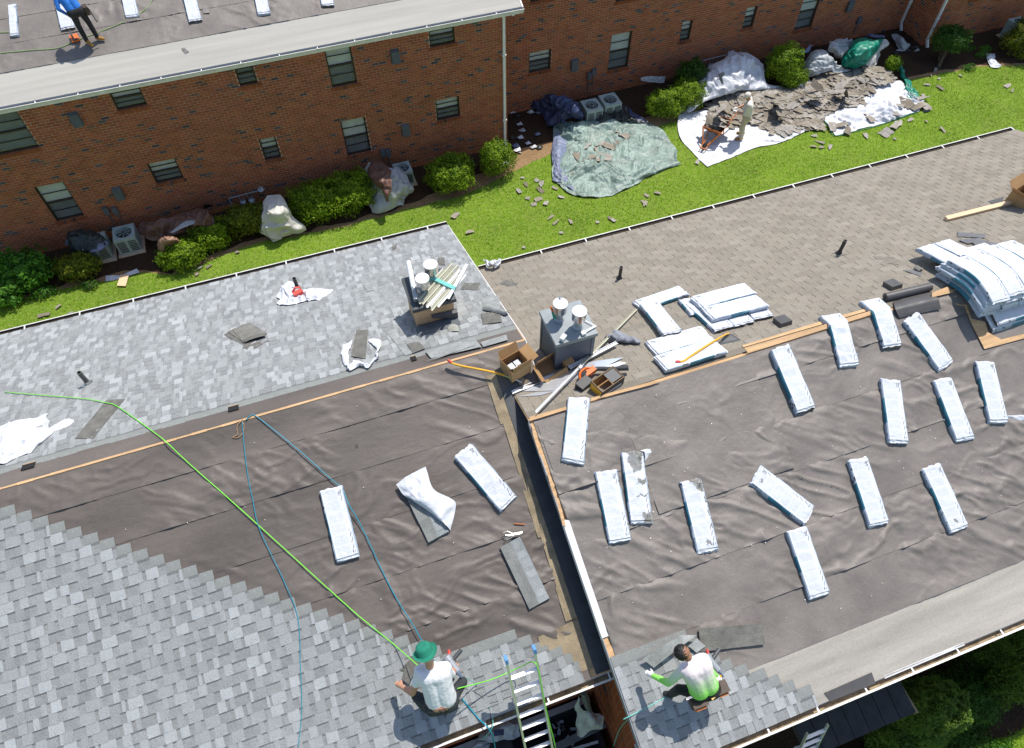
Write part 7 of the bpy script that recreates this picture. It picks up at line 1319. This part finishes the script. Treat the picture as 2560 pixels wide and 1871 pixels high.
ob('nose_plate', MB().hexa([q8[4] + s * .0, q8[7] + s * .0, q8[7] - zu * .16 + d * .12, q8[4] - zu * .16 + d * .12, q8[4] - d * .012, q8[7] - d * .012, q8[7] - zu * .16 + d * .108, q8[4] - zu * .16 + d * .108]), 'rust_orange', wb)
ob('wheel', MB().lathe(Wh - s * .04, [(.03, 0), (.10, .0), (.15, .01), (.165, .04), (.15, .07), (.10, .08), (.03, .08)], 20, s), 'black_pipe', wb, smooth=True); ob('front_bar', MB().bar(Wh - d * .18 - s * .12, Wh - d * .18 + s * .12, .03, .03).bar(Wh - d * .18 - s * .1, Wh - s * .09, .025, .025).bar(Wh - d * .18 + s * .1, Wh + s * .09, .025, .025), 'rust_orange', wb)
for k in range(16): scrap(tuple(o + d * r.uniform(-.3, .32) + s * r.uniform(-.25, .25) + zu * (.52 + r.uniform(0, .12))), 500 + k, 'old shingle piled in the orange wheelbarrow', 'shingles in the wheelbarrow', .3, .9)
scrap(tuple(at(*ZW(720, 620), 0.0, 1.05)), 9, 'bent old shingle swinging from the hands of the man in beige', None, .6, 1.5)
# ================================================================== PEOPLE
def person(label, caps, mats, extra=None, vox=.011):
    """one continuous body grown from tapered limbs, faces coloured by the limb they belong to"""
    mb = MB()
    for p, r0, q_, r1, tag_ in caps:
        p, q_ = np.asarray(p, float), np.asarray(q_, float); L = np.linalg.norm(q_ - p); ax = (q_ - p) / L if L > 1e-6 else np.array([0, 0, 1.])
        pf = [(r0 * math.sin(a), -r0 * math.cos(a)) for a in np.linspace(.05, math.pi / 2, 6)] + [(r1 * math.sin(a), L - r1 * math.cos(a)) for a in np.linspace(math.pi / 2, math.pi - .05, 6)]
        mb.lathe(p, pf, 14, ax); k0 = mb.n - 14 * len(pf); mb.F.append(tuple(range(k0, k0 + 14))[::-1]); mb.C.append((1, 1, 1)); mb.I.append(0); mb.F.append(tuple(range(mb.n - 14, mb.n))); mb.C.append((1, 1, 1)); mb.I.append(0)
    V = np.concatenate(mb.V); base = np.array([V[:, 0].mean(), V[:, 1].mean(), V[:, 2].min()]); me = mb.mesh('tmp', mats[0][1] if False else list(dict(mats).values()), False, base); o = bpy.data.objects.new('tmp', me); COL.objects.link(o)
    m_ = o.modifiers.new('r', 'REMESH'); m_.mode = 'VOXEL'; m_.voxel_size = vox; s_ = o.modifiers.new('s', 'SMOOTH'); s_.iterations = 3; s_.factor = .5
    dg = bpy.context.evaluated_depsgraph_get(); nm = bpy.data.meshes.new_from_object(o.evaluated_get(dg)); bpy.data.objects.remove(o)
    tags = list(dict(mats).keys()); nm.name = 'person'; nm.materials.clear()
    for t_ in tags: nm.materials.append(MATS[dict(mats)[t_]])
    nf = len(nm.polygons); C = np.empty(nf * 3); nm.polygons.foreach_get('center', C); C = C.reshape(-1, 3) + base; best = np.full(nf, 9.); idx = np.zeros(nf, np.int32)
    for p, r0, q_, r1, tag_ in caps:
        p, q_ = np.asarray(p, float), np.asarray(q_, float); d_ = q_ - p; t_ = np.clip(((C - p) @ d_) / (d_ @ d_ + 1e-9), 0, 1); ds = np.linalg.norm(C - (p + t_[:, None] * d_), axis=1) - (r0 + (r1 - r0) * t_)
        k = ds < best; best[k] = ds[k]; idx[k] = tags.index(tag_)
    nm.polygons.foreach_set('material_index', idx); nm.polygons.foreach_set('use_smooth', np.ones(nf, bool))
    o = bpy.data.objects.new('person', nm); o.location = base; link(o, None, label, 'person'); return o
def arm(sh, el, ha, tag1, tag2, tagh, k=1.0, curl=(0, 0, -1)):
    sh, el, ha = (np.asarray(a, float) for a in (sh, el, ha)); d = (ha - el) / np.linalg.norm(ha - el); s = np.cross(d, curl); s /= np.linalg.norm(s) + 1e-9; c = np.cross(s, d)
    o = [(sh, .062 * k, el, .046 * k, tag1), (el, .046 * k, ha, .031 * k, tag2), (ha, .034, ha + d * .07, .036, tagh)]
    for f, ln in ((-.030, .055), (-.010, .068), (.010, .064), (.028, .052)):
        b0 = ha + d * .075 + s * f; b1 = b0 + d * ln * .5; b2 = b1 + d * ln * .2 - c * ln * .45; o += [(b0, .0105, b1, .010, tagh), (b1, .010, b2, .0085, tagh)]
    b0 = ha + d * .02 + s * -.03; o += [(b0, .013, b0 + d * .035 - s * .03 - c * .01, .011, tagh), (b0 + d * .035 - s * .03 - c * .01, .011, b0 + d * .06 - s * .028 - c * .03, .009, tagh)]
    return o
def leg(hp, kn, an, toe, tag_, tagf, k=1.0):
    hp, kn, an, toe = (np.asarray(a, float) for a in (hp, kn, an, toe)); return [(hp, .098 * k, kn, .066 * k, tag_), (kn, .068 * k, (kn * .45 + an * .55), .062 * k, tag_), ((kn * .45 + an * .55), .062 * k, an, .05 * k, tag_), (an + (toe - an) * -.15, .05, toe, .038, tagf), (an, .05, an + (toe - an) * .3, .048, tagf)]
def head(c, f, tag_='skin', neck=None, tagn='skin'):
    c = np.asarray(c, float); f = np.asarray(f, float) / np.linalg.norm(f); up = np.array([0, 0, 1.]) - f * f[2]; up /= np.linalg.norm(up); s = np.cross(f, up)
    o = [(c - f * .02 + up * .025, .090, c + f * .025 + up * .02, .082, tag_), (c + up * .0, .08, c + f * .035 - up * .075, .058, tag_), (c + f * .095 + up * .02, .012, c + f * .112 - up * .025, .016, tag_), (c + s * .086 - up * .01, .016, c + s * .09 - up * .035 , .012, tag_), (c - s * .086 - up * .01, .016, c - s * .09 - up * .035, .012, tag_), (c + f * .088 - up * .06 + s * .018, .011, c + f * .088 - up * .06 - s * .018, .011, tag_)]
    if neck is not None: o.append((np.asarray(neck, float), .062, c - up * .06, .054, tagn))
    return o, up, s, f
def eyes(o, c, f, up, s):
    for k in (-1, 1): ob('eye', MB().lathe(np.asarray(c) + f * .093 + up * .012 + s * .032 * k, [(.001, -.008), (.011, -.004), (.013, .0), (.009, .006), (.001, .008)], 10, f), 'shoe', o)
def torso(pel, chest, shl, shr, hipl, hipr, tagt, tagp, k=1.0):
    pel, chest, shl, shr, hipl, hipr = (np.asarray(a, float) for a in (pel, chest, shl, shr, hipl, hipr)); mid = (pel + chest) / 2; ac = (shr - shl) / np.linalg.norm(shr - shl)
    return [(pel - ac * .07, .115 * k, mid - ac * .06, .12 * k, tagt), (pel + ac * .07, .115 * k, mid + ac * .06, .12 * k, tagt), (mid - ac * .06, .12 * k, chest - ac * .08, .12 * k, tagt), (mid + ac * .06, .12 * k, chest + ac * .08, .12 * k, tagt), (shl, .072 * k, shr, .072 * k, tagt), (chest, .12 * k, (shl + shr) / 2, .085 * k, tagt), (hipl, .118 * k, hipr, .118 * k, tagp), (pel * .4 + (hipl + hipr) * .3, .095 * k, (hipl + hipr) / 2, .115 * k, tagp)]
# man in white, kneeling
A = lambda x, y, h: at(*ZP(x, y), 'NL', h)
hc = A(705, 450, 1.22); hd, up, s, f = head(hc, (-.15, .75, -.65), neck=A(740, 560, 1.10))
pel = A(890, 1020, .66); ch = A(800, 690, .96); sl, sr = A(615, 650, .97), A(955, 610, .97); hl, hr = A(790, 1120, .55), A(1000, 1070, .55)
cp = hd + torso(pel, ch, sl, sr, hl, hr, 'shirt', 'trousers', 1.22) + [(hl * .75 + hr * .25 + [0, -.035, .10], .085, hl * .25 + hr * .75 + [0, -.035, .10], .085, 'skin')]
cp += arm(sl, A(500, 950, .66), A(350, 860, .42), 'shirt', 'skin', 'skin', 1.08) + arm(sr, A(1050, 700, .72), A(1075, 690, .58) + np.array([.02, .08, 0]), 'shirt', 'skin', 'skin', 1.05)
cp = [c if not (c[4] == 'shirt' and c[1] == .062 * 1.08) else (c[0], c[1] + .012, c[0] * .45 + c[2] * .55, .06, 'shirt') for c in cp] + [(sl * .5 + A(500, 950, .66) * .5, .05, A(500, 950, .66), .048, 'skin')]
cp += leg(hr, A(1190, 800, .52), A(1090, 1000, .08), A(1130, 920, .05), 'trousers', 'shoe', 1.05) + leg(hl, A(560, 1000, .46), A(680, 1170, .08), A(640, 1120, .05), 'trousers', 'shoe', 1.05)
p1 = person('man in white T-shirt and green hat kneeling on the grey shingles with a nail gun', cp, [('shirt', 'tshirt'), ('skin', 'skin'), ('trousers', 'denim'), ('shoe', 'shoe')])
h_ = MB(); bx = hc + up * .055; ang = np.linspace(0, 2 * math.pi, 33)[:-1]
prof = [(.165, .0, 1), (.15, -.004, 1), (.115, .012, 0), (.108, .03, 0), (.102, .09, 0), (.09, .118, 0), (.05, .128, 0), (.004, .118, 0)]; V = []
for r_, hh, br in prof:
    for a in ang: V.append(bx + f * r_ * 1.12 * math.cos(a) + s * r_ * math.sin(a) + up * (hh + br * .035 * (abs(math.sin(a)) ** 2) - .0))
n = 32; h_.add(V, [(i * n + k, i * n + (k + 1) % n, (i + 1) * n + (k + 1) % n, (i + 1) * n + k) for i in range(len(prof) - 1) for k in range(n)]); ob('hat', h_, 'hat_green', p1, smooth=True); eyes(p1, hc, f, up, s)
ob('belt', MB().tube([hl + [-.10, .02, .12], (hl + hr) / 2 + [0, -.13, .13], hr + [.10, .02, .12]], .022, 8), 'leather', p1); ob('belt_tag', MB().obox(A(1022, 865, .68), (1, 0, 0), (0, 1, 0), (0, 0, 1), .02, .03, .02), 'yellow', p1)
# man in green, crouching
mg = bpy.data.materials.new('hivis'); mg.use_nodes = True; MATS['hivis'] = mg; bb = mg.node_tree.nodes['Principled BSDF']; nt = mg.node_tree
tc = nt.nodes.new('ShaderNodeTexCoord'); sp = nt.nodes.new('ShaderNodeSeparateXYZ'); nt.links.new(tc.outputs['Object'], sp.inputs[0])
A = lambda x, y, h: at(*ZQ(x, y), 'NR', h)
painted_sun = RAMP(nt, M(nt, 'ADD', sp.outputs[2], M(nt, 'MULTIPLY', NOISE(nt, tc.outputs['Object'], 5, 2), .22)), .84, 1.16)  # upper shirt painted pale to stand for overexposed sunlight
nt.links.new(MIX(nt, painted_sun, (.28, .72, .12), (.80, .70, .70)), bb.inputs['Base Color']); bb.inputs['Roughness'].default_value = .85
bn = nt.nodes.new('ShaderNodeBump'); bn.inputs['Distance'].default_value = .012; nt.links.new(NOISE(nt, tc.outputs['Object'], 9, 2), bn.inputs['Height']); nt.links.new(bn.outputs[0], bb.inputs['Normal'])
hc = A(800, 400, 1.18); hd, up, s, f = head(hc, (-.75, .35, -.55), neck=A(870, 455, 1.10), tagn='skin')
pel = A(1100, 870, .68); ch = A(990, 600, .92); sl, sr = A(830, 620, .92), A(1090, 490, .94); hl, hr = A(1010, 950, .56), A(1200, 900, .56)
cp = hd + torso(pel, ch, sl, sr, hl, hr, 'shirt', 'trousers', 1.18) + arm(sl, A(610, 815, .66), A(400, 715, .42), 'shirt', 'shirt', 'glove', 1.1) + arm(sr, A(1180, 640, .68), A(1270, 720, .54), 'shirt', 'shirt', 'glove', 1.1)
cp += leg(hl, A(760, 900, .52), A(640, 970, .08), A(570, 960, .05), 'trousers', 'shoe', 1.0) + leg(hr, A(1080, 760, .50), A(1190, 960, .08), A(1130, 880, .05), 'trousers', 'shoe', 1.0)
p2 = person('man in bright green shirt crouching on the right roof with tool belt', cp, [('shirt', 'hivis'), ('skin', 'skin_dark'), ('trousers', 'black_cloth'), ('shoe', 'shoe'), ('glove', 'glove')])
hm = MB(); g = np.random.default_rng(3)
V = []; nA, nB = 20, 28
for i in range(nA):
    th = i / (nA - 1) * 1.75
    for j in range(nB):
        a = 2 * math.pi * j / nB; dr = up * math.cos(th) + (f * math.cos(a) + s * math.sin(a)) * math.sin(th); cut = 1 if not (dr @ f > .45 and dr @ up < .35) else .93
        V.append(hc + up * .022 - f * .004 + dr * np.array([1, 1, 1]) * (.1 + .006 * math.sin(9 * a + 13 * th)) * cut)
hm.add(V, [(i * nB + k, i * nB + (k + 1) % nB, (i + 1) * nB + (k + 1) % nB, (i + 1) * nB + k) for i in range(nA - 1) for k in range(nB)]); ob('hair', hm, 'hair', p2, smooth=True); eyes(p2, hc, f, up, s)
ob('belt', MB().tube([A(930, 900, .68), A(1040, 1000, .66), A(1170, 985, .66), A(1270, 880, .68), A(1230, 780, .68)], .028, 8), 'leather', p2)
for c, e, nm in ((A(1020, 1080, .54), .085, 'tool_pouch'), (A(1330, 890, .56), .07, 'tool_pouch')):
    ob(nm, MB().hexa([c + [-e, -.05, -.12], c + [e, -.05, -.12], c + [e, .06, -.12], c + [-e, .06, -.12], c + [-e * 1.25, -.08, .08], c + [e * 1.25, -.08, .08], c + [e * 1.25, .08, .08], c + [-e * 1.25, .08, .08]]), 'leather', p2); ob('pouch_front', MB().obox(c + [0, -.075, -.03], (1, 0, 0), (0, 1, .3), (0, -.3, 1), e * .9, .012, .06), 'rust_orange', p2)
ob('tape_measure', MB().obox(A(1220, 1020, .64), (.9, .3, 0), (-.3, .9, 0), (0, 0, 1), .032, .02, .032), 'yellow', p2)
for c in (A(930, 1010, .68), A(1300, 755, .68)): ob('hammer_handle', MB().tube([c, c + [.05, .02, .02]], .016, 8), 'yellow', p2); ob('hammer_head', MB().obox(c + [-.03, .0, .01], (1, 0, 0), (0, 1, 0), (0, 0, 1), .05, .014, .014), 'steel', p2)
# man in beige, standing at the wheelbarrow
B0 = at(*ZW(1020, 1150), 0.0); fw = np.array([-.85, .52, 0]); fw /= np.linalg.norm(fw); rt = np.array([fw[1], -fw[0], 0]); P_ = lambda a, b_, h: B0 + fw * a + rt * b_ + np.array([0, 0, h + .03])
hc = P_(.12, .02, 1.60); hd, up, s, f = head(hc, fw * .8 + np.array([0, 0, -.5]), neck=P_(.04, 0, 1.44))
cp = hd + torso(P_(-.02, 0, 1.0), P_(.02, 0, 1.28), P_(.03, -.19, 1.40), P_(.03, .19, 1.40), P_(-.03, -.10, .90), P_(-.03, .10, .90), 'shirt', 'trousers', 1.3)
cp += arm(P_(.03, -.20, 1.38), P_(.12, -.26, 1.12), P_(.36, -.16, 1.10), 'shirt', 'skin', 'glove', 1.05) + arm(P_(.03, .20, 1.38), P_(.10, .26, 1.12), P_(.34, .12, 1.06), 'shirt', 'skin', 'glove', 1.05)
cp += leg(P_(-.03, -.10, .90), P_(.05, -.13, .50), P_(-.04, -.14, .09), P_(.13, -.17, .06), 'trousers', 'shoe', 1.2) + leg(P_(-.03, .10, .90), P_(.0, .14, .50), P_(-.08, .16, .09), P_(.09, .20, .06), 'trousers', 'shoe', 1.2)
p3 = person('man in beige shirt, khaki trousers and cap standing beside the wheelbarrow', cp, [('shirt', 'beige_cloth'), ('skin', 'skin'), ('trousers', 'khaki'), ('shoe', 'boot'), ('glove', 'glove')])
cb = MB(); cb.lathe(hc + up * .02, [(.106, -.01), (.108, .03), (.098, .075), (.06, .105), (.003, .112)], 24, up); cb.hexa([hc + f * .08 + s * -.07 + up * .02, hc + f * .17 + s * -.05 + up * .01, hc + f * .17 + s * .05 + up * .01, hc + f * .08 + s * .07 + up * .02, hc + f * .08 + s * -.07 + up * .028, hc + f * .17 + s * -.05 + up * .016, hc + f * .17 + s * .05 + up * .016, hc + f * .08 + s * .07 + up * .028]); ob('cap', cb, 'beige_cloth', p3, smooth=True); eyes(p3, hc, f, up, s)
# man in blue on the far roof
fA, fB_ = at(*ZB(1410, 1000), 'FB', .03), at(*ZB(1640, 920), 'FB', .03); B0 = (fA + fB_) / 2; fw = np.array([-.25, .97, 0]); rt = np.array([.97, .25, 0]); P_ = lambda a, b_, h: B0 + fw * a + rt * b_ + np.array([0, 0, h])
hc = P_(.42, -.14, 1.42); hd, up, s, f = head(hc, (-.4, .4, -.6), neck=P_(.34, -.1, 1.30))
cp = hd + torso(P_(.10, -.06, .93), P_(.24, -.1, 1.14), P_(.28, -.30, 1.24), P_(.30, .10, 1.24), P_(.05, -.14, .84), P_(.05, .06, .84), 'shirt', 'trousers', 1.05)
cp += arm(P_(.28, -.31, 1.22), P_(.12, -.38, .98), P_(.20, -.26, .78), 'shirt', 'shirt', 'glove', 1.05) + arm(P_(.30, .12, 1.22), P_(.40, .12, .98), P_(.42, -.08, .84), 'shirt', 'shirt', 'glove', 1.05)
cp += leg(P_(.05, -.13, .84), P_(.10, -.14, .48), fA + [0, .05, .09], fA + [.10, -.12, .06], 'trousers', 'boot') + leg(P_(.05, .06, .84), P_(.10, .12, .48), fB_ + [0, .05, .09], fB_ + [.12, .02, .06], 'trousers', 'boot')
p4 = person('man in blue shirt and black trousers standing on the far roof at top left', cp, [('shirt', 'blue_cloth'), ('skin', 'skin'), ('trousers', 'black_cloth'), ('boot', 'boot'), ('glove', 'glove')])
cb = MB(); cb.lathe(hc + up * .02, [(.106, -.01), (.108, .03), (.098, .075), (.06, .105), (.003, .112)], 24, up); ob('cap', cb, 'black_cloth', p4, smooth=True); eyes(p4, hc, f, up, s)
ob('tool_pouch', MB().obox(P_(.06, .20, .82), rt, fw, (0, 0, 1), .05, .10, .10), 'leather', p4); ob('hammer', MB().tube([P_(.05, .26, .84), P_(-.02, .30, .50)], .012, 6), 'black_pipe', p4)
c = at(*ZB(1100, 830), 'FB', .06); ob('pry_block', MB().obox(c, (.97, .2, 0), (-.2, .9, .35), (0, -.35, .94), .10, .11, .02), 'orange', label='orange plastic tool case at the feet of the man in blue', cat='tool case'); ob('pry_bar', MB().tube([at(*ZB(985, 660), 'FB', .12), at(*ZB(1100, 890), 'FB', .10)], .018, 6).bar(at(*ZB(1060, 880), 'FB', .09), at(*ZB(1160, 840), 'FB', .09), .03, .03), 'dark_metal', label='dark pry bar lying on the orange case on the far roof', cat='pry bar')
